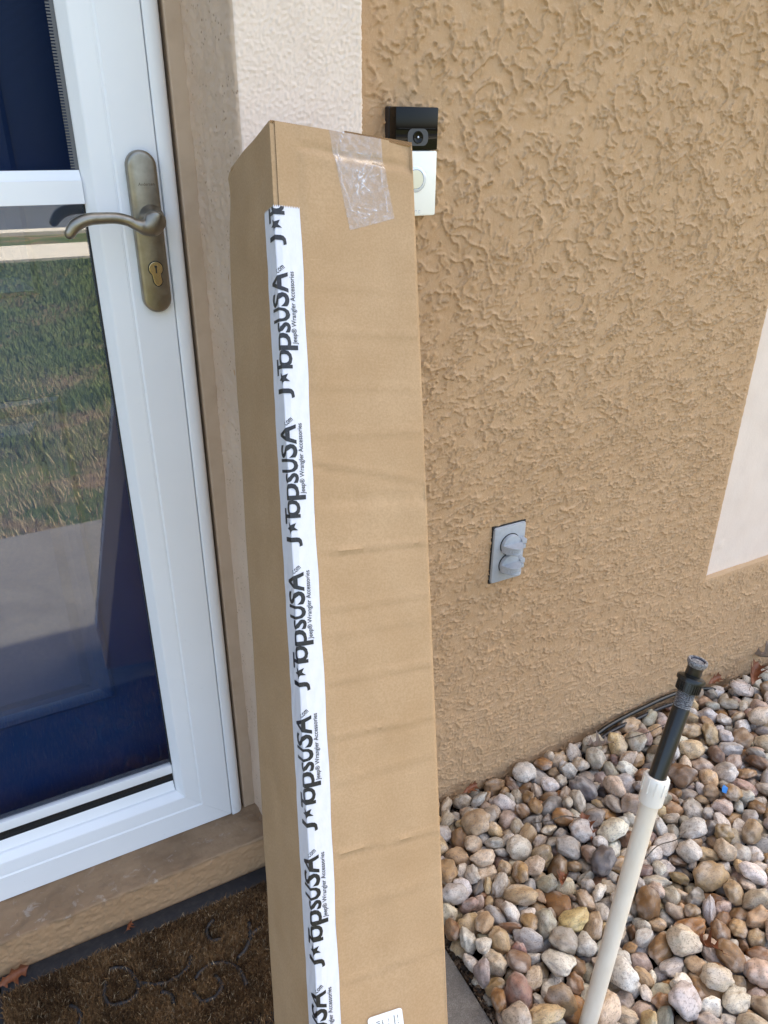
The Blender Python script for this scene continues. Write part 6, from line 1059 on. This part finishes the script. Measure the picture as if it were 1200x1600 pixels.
(16,247,183,154,15880,-4247,88,58,688,658,-296),(18,137,113,65,13529,-4706,-38,958,106,70,252),(22,132,96,73,10157,-5513,-38,159,419,893,6),(21,174,159,110,13610,-5974,11,104,-537,835,-45),
(21,222,171,143,10739,-5726,66,434,577,-481,-495),(7,222,185,144,15891,-3164,33,627,234,-566,-479),(18,208,154,104,6310,-181,81,442,315,508,-668),(3,143,88,54,10251,-3423,-48,953,-118,-15,274),
(14,306,206,182,14696,-3851,200,290,747,-563,198),(20,213,158,129,11609,-3713,100,101,-639,287,705),(25,156,127,71,12181,-4942,26,510,174,357,-761),(13,229,194,110,9210,-2265,114,174,66,-834,-517),
(1,189,174,99,9039,-5029,-9,100,-921,372,-47),(24,186,118,68,5140,-1963,2,595,334,-111,-721),(7,172,112,72,13027,-4050,-39,313,17,165,934),(8,252,211,129,14433,-4694,28,65,-631,-771,-21),
(11,248,200,124,6958,-6452,141,87,-989,68,87),(23,187,154,87,13645,-5456,-16,233,58,71,967),(5,244,194,156,5676,-293,338,63,-892,-383,-225),(25,152,125,98,13668,-5704,44,509,-778,104,-351),
(0,211,194,173,10353,-6438,172,469,449,-718,-249),(13,167,147,83,12994,-4276,-12,290,870,-396,-17),(12,171,153,98,11430,-5449,261,971,204,82,-83),(9,107,67,55,6925,-5949,-41,52,126,-928,345),
(0,93,76,62,10992,-6515,-41,204,635,645,369),(5,164,120,100,14775,-2982,-12,138,14,-241,-960),(16,145,121,83,13824,-1697,9,795,549,249,51),(2,142,122,86,12810,-3663,-23,137,226,920,-286),
(4,130,104,60,8280,-3982,-41,86,915,388,-58),(17,137,88,70,6046,-238,-33,50,-886,-458,28),(23,157,131,105,15038,-1565,162,122,-231,226,937),(19,245,165,91,5770,-6275,-9,33,-181,-981,-28),
(9,151,95,61,13694,-6298,-42,864,-60,-19,-497),(3,242,178,117,14969,-2037,169,511,-60,-148,843),(24,153,122,98,14306,-1954,-7,295,939,-8,-174),(24,218,197,138,14600,-2071,201,665,66,-56,741),
(11,130,113,83,5590,-1019,-32,29,-670,-710,211),(12,187,136,113,5841,-4966,-18,839,-341,96,-411),(10,168,127,102,14058,-1988,-21,234,745,612,-115),(5,183,127,83,13873,-5809,-25,686,106,139,705),
(17,164,129,112,15936,-2775,10,362,-717,482,-347),(2,175,149,89,11782,-5045,-19,178,-537,823,-27),(4,209,182,103,11046,-3498,-4,797,69,-104,-589),(11,246,208,121,5873,-1800,3,36,-715,-676,169),
(25,178,147,113,11954,-5864,112,347,922,-159,53),(23,213,144,80,11542,-5708,235,202,-3,120,971),(7,158,100,63,10699,-1927,-38,9,-683,-727,52),(0,217,196,155,15862,-3833,43,211,-34,35,975),
(6,139,126,85,13321,-1806,-6,112,-162,-973,110),(21,268,213,189,6082,-5699,259,591,781,-186,-66),(13,188,154,121,14889,-4078,3,88,-562,-750,336),(24,202,129,93,6284,-6184,-23,801,-90,-22,589),
(3,186,156,93,6964,-5465,-9,18,-410,909,64),(25,262,204,147,6552,-6420,122,248,-799,-307,-451),(8,179,134,106,11683,-5265,19,171,-46,-576,797),(9,221,168,95,10867,-5393,193,51,634,-760,122),
(21,164,118,67,15207,-4213,-34,15,647,761,-11),(10,152,140,96,6721,-2464,51,604,10,-376,-701),(21,257,236,161,7813,-6392,33,959,-242,121,-76),(1,198,177,126,5211,-841,54,355,150,-921,26),
(12,237,190,115,12397,-4711,3,2,-85,-993,-66),(0,151,135,119,11754,-6429,11,978,-99,160,76),(13,193,169,148,5529,-4595,57,333,-123,-862,360),(24,172,123,81,15374,-5521,-31,995,-77,-11,41),
(9,153,103,82,6256,-442,-21,191,904,-351,-148),(1,123,109,97,12410,-4988,85,17,-52,-932,356),(22,160,120,78,14743,-2107,-11,69,-991,-45,-93),(20,201,180,127,12915,-5973,192,565,245,254,744),
(0,180,162,131,15285,-3034,32,5,712,501,490),(1,249,159,95,12351,-4103,94,227,-940,-145,206),(8,155,107,63,5347,-5716,49,706,-158,-625,-291),(14,255,172,144,7376,-6502,239,278,-958,-19,48),
(2,125,83,55,15927,-2556,-46,89,-990,55,-82),(21,135,106,66,9978,-5622,-29,156,-986,-31,-19),(8,163,122,81,7940,-5809,-18,177,-23,-85,979),(15,235,195,152,6780,-6022,205,596,509,-514,-345),
(14,196,130,106,14408,-3078,7,500,824,52,-257),(14,169,124,90,14599,-6003,-12,901,-343,48,-258),(16,306,239,164,15253,-6416,218,164,985,28,-27),(11,185,128,106,8811,-1416,18,435,786,168,404),
(2,178,124,79,15249,-4546,-25,251,-569,777,-89),(14,306,249,178,14617,-4334,111,708,624,305,-122),(14,160,115,94,15623,-4426,-14,298,820,470,128),(25,158,131,88,15271,-3767,-18,925,121,-21,356),
(25,137,95,61,6529,-5589,-43,95,539,-830,102),(9,213,163,134,15626,-5777,29,58,56,-996,10),(8,184,118,69,13375,-4968,1,385,326,-391,-768),(5,164,122,86,12977,-3622,130,235,465,-814,-251),
(16,129,84,59,6174,-5920,-42,797,37,87,-595),(16,141,126,98,14536,-2333,-17,733,225,194,611),(12,142,96,66,12564,-1448,-19,156,940,-232,192),(4,207,185,125,15814,-1778,22,870,157,30,-464),
(1,258,167,143,13451,-3136,125,605,-340,714,-79),(15,291,233,133,5987,-6409,149,55,107,23,991),(19,139,124,88,7262,-3366,-13,141,-320,936,-2),(13,285,178,134,13551,-3594,194,146,646,-748,-22),
(7,213,134,119,15903,-4820,29,466,-701,382,-378),(19,299,237,193,12269,-6409,355,54,-938,-87,328),(7,276,223,137,12842,-6472,35,22,-226,-969,-87),(7,183,117,104,12303,-2720,4,8,-826,562,8),
(12,220,146,91,11940,-4101,46,579,-461,465,-484),(24,162,104,67,7486,-4795,-37,104,864,-488,-60),(13,301,206,166,13507,-5462,225,321,-927,-185,-29),(15,181,117,82,15476,-2279,8,774,-623,5,103),
(12,268,191,164,15807,-6109,11,180,106,-304,929),(11,142,129,94,6294,-2940,-13,76,120,-38,-988),(21,199,164,92,12125,-5696,-2,137,153,976,64),(7,135,122,99,13147,-739,-7,520,-197,249,791),
(18,167,146,130,10832,-4900,29,354,-897,136,-223),(24,210,186,158,9727,-6364,72,525,31,809,258),(7,187,150,120,14267,-2230,-2,240,-4,208,947),(7,200,134,100,11688,-231,-17,916,180,115,337),
(0,140,92,74,13752,-3689,-26,54,-385,896,212),(23,208,163,97,13552,-3503,-7,974,68,-51,-204),(23,167,147,92,7522,-1527,-14,13,847,526,-63),(10,238,216,141,13749,-4332,142,192,606,747,-191),
(11,159,116,81,11280,-3306,-30,540,-87,191,-814),(24,195,126,82,7133,-6460,-32,564,-70,-45,820),(22,180,141,103,10832,-5884,197,112,354,-846,-381),(4,260,183,131,13462,-5057,291,497,44,-101,-859),
(24,146,130,101,12328,-3634,-2,20,-581,727,363),(13,182,143,123,15040,-2801,12,366,650,-581,-321),(14,306,202,122,5510,-5870,14,23,698,708,90),(24,301,208,132,12788,-4566,88,808,-524,-155,216),
(24,164,114,90,9507,-5487,-13,52,-357,-914,180),(19,306,280,163,5326,-340,98,47,453,849,-265),(9,159,107,86,8623,-3429,-17,155,213,942,203),(0,163,102,80,10866,-3156,-12,309,-23,-658,-685),
(23,169,131,110,12573,-5155,13,744,-352,365,-433),(12,189,169,112,10268,-529,29,7,-852,-501,146),(20,155,132,118,13066,-1793,-18,125,-215,-176,-951),(24,270,189,122,14753,-6217,35,967,175,132,-123),
(10,128,87,55,7699,-5828,-45,984,-30,42,-166),(21,306,192,135,15061,-5449,14,896,-295,-65,322),(13,172,158,96,11693,-3503,-11,194,-970,119,-68),(18,145,132,112,7180,-1105,5,451,80,127,879),
(10,106,68,49,10382,-6588,-49,112,-43,949,-287),(18,174,152,117,11207,-6473,16,28,-839,-528,119),(11,208,130,114,14239,-6046,138,188,65,-391,898),(14,207,131,106,5604,-5129,-20,112,-66,270,953),
(19,179,120,72,14964,-2514,46,580,614,-533,-24),(14,102,82,62,11327,-742,-34,517,380,715,274),(2,201,153,118,14373,-5483,197,798,8,291,-525),(14,274,248,216,10290,-5541,382,182,395,-587,-681),
(6,216,154,111,13494,-6420,25,477,175,30,859),(5,226,171,105,14090,-2506,221,127,628,756,-128),(24,218,137,100,9127,-1410,-2,303,916,251,60),(22,198,163,118,13201,-3129,205,221,694,298,-615),
(16,141,122,69,8688,-1671,-34,478,124,27,-868),(21,253,161,105,12245,-5211,-6,76,-82,-49,991),(4,166,110,85,15401,-2102,-16,93,-973,-206,-4),(6,224,176,146,8761,-6466,214,817,-560,16,-131),
(7,124,107,60,13564,-1420,23,664,301,-590,344),(21,194,141,90,12598,-6556,153,389,-885,-59,-246),(12,233,152,85,15129,-6160,79,163,-664,-601,-412),(24,182,113,91,12770,-4797,-16,262,779,558,101),
(3,203,183,109,15865,-3495,46,897,409,22,157),(3,223,148,82,7398,-4532,29,562,-295,45,-770),(8,138,117,97,8601,-172,15,724,670,-135,-84),(4,274,250,221,13486,-5868,332,512,315,549,580),
(19,216,159,116,11086,-6189,17,245,-210,281,-903),(24,205,131,118,11889,-5369,193,758,540,126,-341),(19,93,69,56,6891,-3309,-45,135,-535,833,22),(7,154,119,95,12069,-5437,-5,50,-518,-847,-99),
(1,267,223,143,13909,-3790,102,795,446,159,-378),(16,257,176,98,12199,-6040,-8,133,-986,84,-17),(5,179,161,93,14014,-5277,60,520,346,592,507),(4,135,104,61,14234,-3895,-44,257,-92,-3,-961),
(25,215,188,134,14157,-6430,28,816,-15,-125,-563),(4,137,100,81,10699,-5098,-26,665,172,107,718),(6,138,94,66,8559,-651,-38,903,-22,22,-426),(13,162,148,95,14572,-5208,175,221,210,894,325),
(21,172,151,98,9934,-2027,1,192,50,-248,947),(7,171,113,71,11849,-1900,-24,804,87,-111,577),(20,156,118,96,12943,-4732,101,359,4,-308,-880),(19,250,225,201,5730,-5185,251,491,-109,-321,-801),
(11,159,131,112,14180,-2855,-3,493,-148,-281,809),(10,188,122,72,11640,-1688,15,167,49,-553,-814),(17,221,144,111,14567,-6481,127,149,-948,-278,-17),(15,132,88,50,12745,-1471,-53,195,79,-1,-977),
(0,149,109,64,10829,-1233,-31,294,831,-460,-94),(11,143,129,105,8505,-2815,-12,845,-183,156,-475),(4,192,130,89,15913,-6454,-12,45,-631,763,124),(8,248,179,149,5620,-5872,309,16,588,740,-322),
(10,194,149,98,13847,-5322,148,503,185,836,107),(17,154,115,96,14479,-3338,17,673,-84,-477,-557),(16,96,85,59,9670,-453,-50,962,244,-95,-63),(25,189,139,87,9996,-1538,20,809,212,-296,-459),
(19,184,163,125,5463,-973,149,919,5,-209,-330),(16,298,231,135,12623,-4206,95,427,-147,330,-828),(8,199,131,114,11496,-6233,280,167,968,179,-5),(19,131,110,87,7470,-6519,-19,239,-93,87,-962),
(23,174,142,120,6734,-5634,69,502,206,834,91),(6,288,234,195,15526,-4968,110,137,-13,-847,-511),(13,207,166,118,12727,-6334,291,509,-227,-124,-820),(22,138,118,69,11929,-1682,-41,21,-837,527,139),
(22,173,154,126,11023,-4684,5,133,-665,693,241),(19,184,150,122,11768,-4374,21,152,87,983,-31),(1,293,182,106,13695,-1986,-3,32,-261,-958,107),(14,93,80,64,12206,-3252,-41,239,525,801,151),
(3,174,132,76,15144,-5089,-26,88,-31,-108,989),(4,217,163,91,11111,-5644,240,4,979,200,2),(0,214,138,122,9655,-2212,17,749,585,-291,-99),(13,147,110,89,13285,-6562,66,64,62,670,736),
(2,166,105,70,5625,-5586,135,135,-513,-781,326),(23,179,132,111,6340,-5856,14,616,219,281,701),(24,183,157,86,5774,-409,-28,193,-49,-56,977),(8,225,159,97,12562,-3802,-6,595,58,-84,796),
(5,153,97,62,8142,-6452,-43,481,78,158,858),(15,143,117,70,6600,-978,-31,138,430,-891,25),(10,234,156,133,12878,-4987,49,69,121,-777,-612),(11,187,134,107,6240,-5318,-10,931,-219,103,-270),
(13,174,155,88,14617,-4105,-12,252,-905,-301,158),(18,148,135,83,11705,-487,-16,918,-59,41,-387),(22,232,164,116,5335,-4360,-1,109,921,358,-95),(22,180,143,98,13290,-4222,2,63,-239,-956,-152),
(4,120,99,71,11482,-1607,-7,3,95,-873,475),(22,194,175,142,12489,-3628,239,165,779,560,225),(3,174,136,117,5969,-627,12,984,-114,51,116),(22,118,91,74,9355,-6545,172,862,-208,-423,179),
(20,153,112,86,8022,-5335,-31,214,975,31,-11),(18,162,114,89,15428,-4282,-13,410,247,211,851),(2,143,97,70,15907,-4478,-35,143,-71,968,-186),(14,243,223,151,15284,-2739,236,385,881,220,160),
(8,234,204,158,10651,-6225,241,903,-310,262,135),(6,125,112,92,9654,-6087,173,835,191,-50,-511),(6,210,158,103,7478,-6039,228,364,882,289,-56),(14,97,89,77,15614,-5533,-19,402,554,-640,-346),
(5,117,93,61,5203,-5842,-13,833,425,330,-118),(7,127,85,50,13783,-6127,-43,557,408,233,683),(19,112,85,54,12805,-3876,-51,703,199,59,678),(0,154,141,111,13846,-3027,35,305,-200,-521,770),
(10,205,137,113,10808,-6450,15,238,-713,-589,295),(7,218,197,113,13053,-6435,254,70,-758,638,103),(20,163,126,104,12571,-3893,145,177,248,-64,949),(6,223,174,156,11229,-4662,302,110,969,118,184),
(17,158,107,88,5369,-1075,-14,773,-179,-6,607),(13,157,138,88,13795,-4027,143,297,-201,-648,-670),(13,168,123,76,7303,-2162,-3,664,290,33,687),(8,162,125,108,15141,-5176,132,111,-139,942,280),
(18,237,188,138,8130,-6494,248,276,217,-449,820),(17,182,129,73,13878,-2830,8,384,-887,217,128),(5,203,131,97,9937,-6025,187,752,550,281,226),(13,158,111,61,10197,-6127,-44,717,-12,-76,692),
(12,247,174,111,15562,-5297,31,28,305,-908,281),(11,162,135,112,5186,-6032,-10,222,-937,256,76),(25,177,121,94,13086,-4551,-11,217,50,-114,-967),(3,278,224,158,14540,-3186,261,172,758,624,-71),
(5,306,194,127,15198,-4028,141,168,-99,203,-959),(4,154,127,101,12116,-3963,80,763,181,-617,45),(5,197,160,132,15306,-5709,101,865,104,-378,309),(25,244,196,116,11487,-4368,246,394,-887,181,151),
(8,193,166,139,15414,-1188,33,344,-503,-191,769),(4,167,133,76,15671,-4658,-22,147,136,-272,-940),(7,241,215,184,15127,-4777,124,699,389,506,-319),(20,187,150,116,14838,-2299,27,59,-254,554,790),
(18,199,130,101,13293,-5715,0,708,-103,-21,697),(4,288,185,119,5509,-6256,170,64,-12,-185,-980),(9,183,133,116,14462,-3587,23,170,-374,811,-414),(1,199,158,91,10045,-3818,80,767,443,-461,30),
(8,209,134,100,12380,-6408,3,237,777,526,247),(21,166,116,69,14095,-4630,109,962,224,120,84),(15,126,113,80,14504,-705,-26,189,-183,-35,963),(4,305,277,185,14870,-5047,333,723,15,370,581),
(2,229,161,100,5567,-4863,224,891,127,407,147),(3,256,180,128,11496,-6519,137,588,552,347,-476),(6,140,92,80,11363,-1741,-24,23,-466,-839,-278),(6,169,135,81,13952,-4952,68,305,-860,-103,-394),
(23,96,76,68,5717,-3001,-35,861,-390,321,44),(22,157,117,91,15199,-1552,18,10,-528,694,488),(2,306,267,223,15465,-4423,258,755,239,234,562),(10,139,107,90,6926,-6119,5,552,709,244,361),
(6,192,146,87,6281,-3308,115,77,-849,512,-94),(7,173,140,85,11150,-3044,-16,0,634,770,-55),(2,117,73,42,9778,-1139,-61,148,-450,877,-69),(20,225,165,130,8169,-6209,65,592,-445,157,-651),
(22,116,106,63,14646,-1348,-47,115,-300,941,96),(16,191,150,88,11994,-4615,-22,250,116,195,940),(16,197,176,106,13230,-4774,26,854,289,252,349),(6,236,185,107,13514,-4644,206,281,416,32,863),
(11,168,122,76,12114,-4746,86,820,183,-196,503),(23,119,87,74,9121,-1187,-20,736,629,243,-45),(14,215,189,160,6516,-5673,218,481,654,433,388),(7,138,127,108,12115,-6086,185,145,-571,-300,749),
(9,116,94,80,14938,-2021,-25,736,24,-85,670),(24,126,106,85,13477,-5773,-4,423,-446,728,-299),(16,231,147,122,5586,-1246,149,36,-307,-484,817),(1,261,179,133,12659,-5722,57,233,-735,520,-365),
(22,244,195,145,7376,-6240,44,494,-22,25,-868),(0,142,100,88,11605,-1851,-18,200,-976,70,-9),(24,155,97,79,12679,-3592,69,564,-416,316,637),(21,198,164,103,14984,-6466,1,23,241,969,-4),
(15,278,197,148,7237,-5807,38,464,105,31,-878),(17,120,96,75,13129,-5501,-26,943,196,-182,-193),(16,198,169,128,12892,-5124,329,275,-255,802,-463),(5,218,146,104,14663,-4757,180,435,-3,95,-894),
(10,198,129,94,12407,-1287,-24,172,888,403,-132),(1,181,147,131,13129,-6014,16,919,-41,-311,236),(12,173,140,81,11378,-1973,-20,943,59,-95,-309),(16,153,134,101,10926,-5202,-16,651,121,-254,-704),
(6,258,188,138,14958,-5889,35,962,-205,102,143),(24,232,179,115,13271,-5243,116,36,962,-266,11),(5,132,102,75,14455,-6436,-28,9,-483,870,92),(15,151,135,80,12477,-5529,144,513,-81,177,835),
(18,306,194,147,13910,-3414,167,567,537,-248,572),(12,155,101,77,14975,-4349,-45,944,-231,-176,153),(14,180,157,97,5479,-5379,52,556,-668,352,-347),(24,178,156,109,10777,-2961,8,170,-944,-281,11),
(22,225,178,118,12304,-4466,285,406,181,-319,-836),(1,191,153,128,11278,-4584,33,463,-682,363,-432),
], float)
pal = [(222, 214, 204, 4), (200, 192, 182, 4), (208, 188, 162, 4), (190, 162, 126, 4), (172, 138, 96, 3), (160, 114, 70, 2), (154, 144, 134, 3), (112, 106, 102, 1.0), (198, 172, 154, 2), (228, 218, 200, 3), (150, 116, 104, .7), (136, 100, 66, 2), (212, 184, 138, 2), (176, 166, 146, 2)]
pw = np.array([p[3] for p in pal]); pw /= pw.sum(); rs_ = np.random.RandomState(21)
def stone_col():
    c = np.array(pal[rs_.choice(len(pal), p=pw)][:3], float) * rs_.uniform(.78, 1.02) + rs_.normal(0, 2, 3); return srgb(*np.clip(c, 20, 235))
cols = [stone_col() for _ in DATA]
shapes = {}
def shape(k, sub):
    if (k, sub) not in shapes: shapes[(k, sub)] = stone_shape(k, sub)
    return shapes[(k, sub)]
smesh = {}
NPART = 300
def smat(d):
    s = d[1:4] * 1e-4; l = d[4:7] * 1e-4; q = d[7:11] / 999.0
    from mathutils import Quaternion
    return s, l, Quaternion((q[0], q[1], q[2], q[3])).normalized()
for i, d in enumerate(DATA[:NPART]):
    k = int(d[0]); s, l, q = smat(d)
    if k not in smesh:
        p, f = shape(k, 3); m_ = fastmesh('river_stone', p, np.array(f)); m_.materials.append(M['stone']); m_.polygons.foreach_set('use_smooth', np.ones(len(m_.polygons), bool)); smesh[k] = m_
    o = bpy.data.objects.new('river_stone', smesh[k]); COL.objects.link(o); o.parent = bed; o.location = l; o.rotation_mode = 'QUATERNION'; o.rotation_quaternion = q; o.scale = s; o.color = cols[i]
VV, FF, CC = [], [], []; base = 0
def add_fill(d, col, sub, shift=(0, 0, 0), mir=False):
    global base
    k = int(d[0]); s, l, q = smat(d); p, f = shape(k, sub); R_ = np.array(q.to_matrix()); w = (p * s) @ R_.T + np.array(l)
    f = np.array(f)
    if mir: w[:, 0] = 2 * 1.6065 - w[:, 0]; f = f[:, ::-1]
    w = w + np.array(shift); VV.append(w); FF.append(f + base); CC.append(np.repeat(np.array([col]), len(w), 0)); base += len(w)
for i, d in enumerate(DATA[NPART:]): add_fill(d, cols[NPART + i], 2)
for i, d in enumerate(DATA):
    l = d[4:7] * 1e-4
    if l[0] < 2 and i % 1 == 0:
        add_fill(d, cols[i], 1, mir=True)
        add_fill(d, cols[i], 1, (0, -.657, 0)); add_fill(d, cols[i], 1, (0, -.657, 0), True)
me = fastmesh('stone_mass', np.concatenate(VV), np.concatenate(FF)); ca = me.color_attributes.new('Col', 'FLOAT_COLOR', 'POINT'); ca.data.foreach_set('color', np.concatenate(CC).astype(np.float32).ravel())
tag(link('stone_mass', me, M['stone_fill'], bed, smooth=True), kind='stuff')

# bark crumbs and grit in the gaps and along the walkway edge
n = 5200; cxp = np.concatenate([.5005 + np.abs(rng.normal(0, .016, 2200)), rng.uniform(.51, 1.72, 3000)]); cyp = rng.uniform(-.66, -.004, n)
cr = rng.uniform(.0012, .0050, n); ca_ = rng.uniform(0, 6.28, n); el_ = rng.uniform(.25, .8, n); ti = rng.normal(0, .35, (n, 2))
czp = np.where(np.arange(n) < 2200, rng.uniform(-.010, .001, n), rng.uniform(-.009, .004, n)); V = []
for sx, sy, sz in ((-1, -1, 0), (1, -.8, 0), (1, 1, 0), (-.9, .8, 0), (0, 0, 1)):
    lx, ly = sx * cr, sy * cr * el_; px_ = lx * np.cos(ca_) - ly * np.sin(ca_); py_ = lx * np.sin(ca_) + ly * np.cos(ca_)
    V.append(np.stack([np.maximum(cxp + px_, .4992), cyp + py_, czp + px_ * ti[:, 0] + py_ * ti[:, 1] + sz * cr * .55], 1))
V = np.stack(V, 1).reshape(-1, 3); b0 = np.arange(n) * 5
F = np.concatenate([np.stack([b0 + a, b0 + b, b0 + 4], 1) for a, b in ((0, 1), (1, 2), (2, 3), (3, 0))]); me = fastmesh('bark_crumbs', V, F)
cc = np.array([[.05, .032, .02], [.10, .062, .036], [.16, .12, .085], [.03, .024, .02]])[rng.randint(0, 4, n)] * rng.uniform(.7, 1.3, (n, 1))
ca = me.color_attributes.new('Col', 'FLOAT_COLOR', 'POINT'); ca.data.foreach_set('color', np.repeat(np.concatenate([cc, np.ones((n, 1))], 1), 5, 0).astype(np.float32).ravel())
tag(link('bark_crumbs', me, M['chip'], bed), kind='stuff')

# ---------------------------------------------------------------- small things
mb = MB().tube(smoothcurve([(.98, -.030, .008), (1.04, -.026, .030), (1.10, -.018, .040), (1.2, -.014, .046), (1.32, -.013, .047), (1.42, -.022, .03), (1.47, -.035, .005)], 6), .0052, 12)
tag(mb.build('drip_tube', M['abs'], smooth=True), 'thin black drip tube lying along the foot of the wall behind the stones', 'tube')
mb = MB().tube(smoothcurve([(.96, -.048, .004), (1.02, -.040, .022), (1.09, -.030, .032), (1.19, -.026, .034), (1.30, -.026, .032), (1.38, -.04, .006)], 6), .0042, 12)
tag(mb.build('drip_tube', M['mblack'], smooth=True), 'second black tube, lower one, tucked between the stones and the wall', 'tube')
half = [(0, 0), (.010, .006), (.022, .008), (.030, .020), (.036, .010), (.050, .012), (.060, .028), (.068, .014), (.080, .012), (.088, .022), (.098, .010), (.110, 0)]
def leaf(loc, rot, size, mt, curl, label, thick=.0005):
    n = len(half); v = []; f = []
    for a, b in half:
        for t_ in (-1, -.5, 0, .5, 1):
            y = b * t_; z = curl * abs(y) * 12 * abs(y) / .03 * .3 + .004 * math.sin(a * 60 + t_) + curl * .25 * ((a - .055) / .055) ** 2 * .05
            v.append((a - .055, y, z))
    for i in range(n - 1):
        for k in range(4): f.append((5 * i + k, 5 * i + 5 + k, 5 * i + 6 + k, 5 * i + 1 + k))
    m = len(v); v2 = v + [(a, b, c - thick) for a, b, c in v]; f2 = f + [tuple(i + m for i in q[::-1]) for q in f]
    o = MB().add(v2, f2)
    o.tube([(-.055, 0, .001), (-.068, .002, .004), (-.080, .001, .003)], [.0009, .0008, .0007], 6)
    ob = o.build('fallen_leaf', M[mt], smooth=True); ob.location = loc; ob.rotation_euler = [math.radians(a) for a in rot]; ob.scale = (size,) * 3
    return tag(ob, label, 'leaf', 'fallen leaves')
leaf((1.545, -.055, .052), (12, -8, 30), .80, 'leaf', .5, 'large red-brown oak leaf among the stones in the top right corner of the bed')
leaf((1.635, -.025, .055), (20, 10, 130), .70, 'leaf2', .6, 'pale brown leaf against the wall at the right picture edge')
leaf((1.44, -.022, .050), (35, 0, 8), .5, 'leaf', .4, 'reddish leaf leaning on the wall just right of the sprinkler head')
leaf((1.035, -.062, .046), (10, 12, 150), .55, 'leaf2', .6, 'grey-brown curled leaf beside the black tube')
leaf((.715, -.022, .034), (42, 8, 15), .42, 'leaf', .5, 'dark red leaf at the foot of the wall right of the box')
leaf((.862, -.215, .040), (5, -14, 70), .55, 'leaf', .3, 'red-brown leaf lying between white stones mid-bed')
leaf((.875, -.500, .038), (20, 30, 95), .55, 'leaf', .5, 'brown leaf stuck upright between stones right of the cream pipe')
leaf((.745, -.285, .034), (-10, 25, 40), .45, 'leaf', .5, 'small brown leaf showing between stones left of the cream pipe')
leaf((-.165, .004, .0150), (48, 0, 16), .5, 'leaf', .4, 'red-brown leaf at the step foot by the left picture edge')
leaf((.022, .006, .016), (66, 20, 60), .26, 'leaf', .4, 'small brown leaf scrap standing against the middle of the doorstep face')
mb = MB().add([(0, 0, 0), (.012, .002, .003), (.014, .011, .001), (.006, .013, .005), (-.002, .009, .002)] + [(0, 0, -.001), (.012, .002, .002), (.014, .011, 0), (.006, .013, .004), (-.002, .009, .001)],
    [(0, 1, 2, 3, 4), (9, 8, 7, 6, 5), (0, 5, 6, 1), (1, 6, 7, 2), (2, 7, 8, 3), (3, 8, 9, 4), (4, 9, 5, 0)])
o = mb.build('plastic_scrap', M['bluescrap']); o.location = (1.170, -.288, .046); o.rotation_euler = (.3, -.5, .4); tag(o, 'tiny bright blue plastic scrap among the stones', 'litter')

for pts, lab_ in (([(.90, -.330, .052), (.94, -.322, .056), (.985, -.325, .050), (1.02, -.318, .046)], 'thin brown twig across the stones right of the cream pipe'),
                  ([(.775, -.160, .040), (.80, -.175, .047), (.835, -.178, .046), (.86, -.19, .040)], 'thin dark twig on the stones left of the pipe coupling'),
                  ([(1.10, -.075, .048), (1.15, -.088, .056), (1.20, -.086, .055), (1.235, -.093, .050)], 'thin brown twig behind the black sprinkler tube')):
    tag(MB().tube(smoothcurve(pts, 5), .0011, 6).build('twig', M['bark'], smooth=True), lab_, 'twig', 'twigs on the stones')
# ---------------------------------------------------------------- lawn blades that show in the glass
N = 90000; gy = -1.46 - 6.9 * rng.rand(N) ** 1.7; gx = rng.uniform(-.9, 2.0, N); cl = fbm(gx * 1.8, gy * 1.8, 3, 701)
k_ = rng.rand(N) < np.where(gy > -2.4, .25 + .9 * np.clip(cl, 0, 1), .9); gx, gy, cl = gx[k_], gy[k_], cl[k_]; n = len(gx)
hh = rng.uniform(.012, .040, n) * (1 + .4 * cl); aa = rng.uniform(0, 6.28, n); ww = rng.uniform(.0012, .0024, n) * (1 + .25 * (-gy - 1.4)); ln = rng.uniform(0, 1.6, n) * hh
b_ = np.stack([gx, gy, np.full(n, -.062)], 1); s_ = np.stack([-np.sin(aa), np.cos(aa), 0 * aa], 1) * ww[:, None]; tp = b_ + np.stack([np.cos(aa) * ln, np.sin(aa) * ln, hh + .01], 1)
V = np.stack([b_ - s_, b_ + s_, tp], 1).reshape(-1, 3); F = np.arange(3 * n).reshape(-1, 3); me = fastmesh('grass', V, F)
dry = np.clip(.9 * (gy + 2.9) + .8 * rng.rand(n) - .9 * cl, 0, 1)[:, None]; cc = (1 - dry) * np.array([.12, .16, .045]) + dry * np.array([.36, .29, .18]); cc *= rng.uniform(.6, 1.3, (n, 1))
ca = me.color_attributes.new('Col', 'FLOAT_COLOR', 'POINT'); ca.data.foreach_set('color', np.repeat(np.concatenate([cc, np.ones((n, 1))], 1), 3, 0).astype(np.float32).ravel())
tag(link('grass', me, M['blade']), 'patchy green lawn grass beyond the concrete walkway', 'grass', kind='stuff')
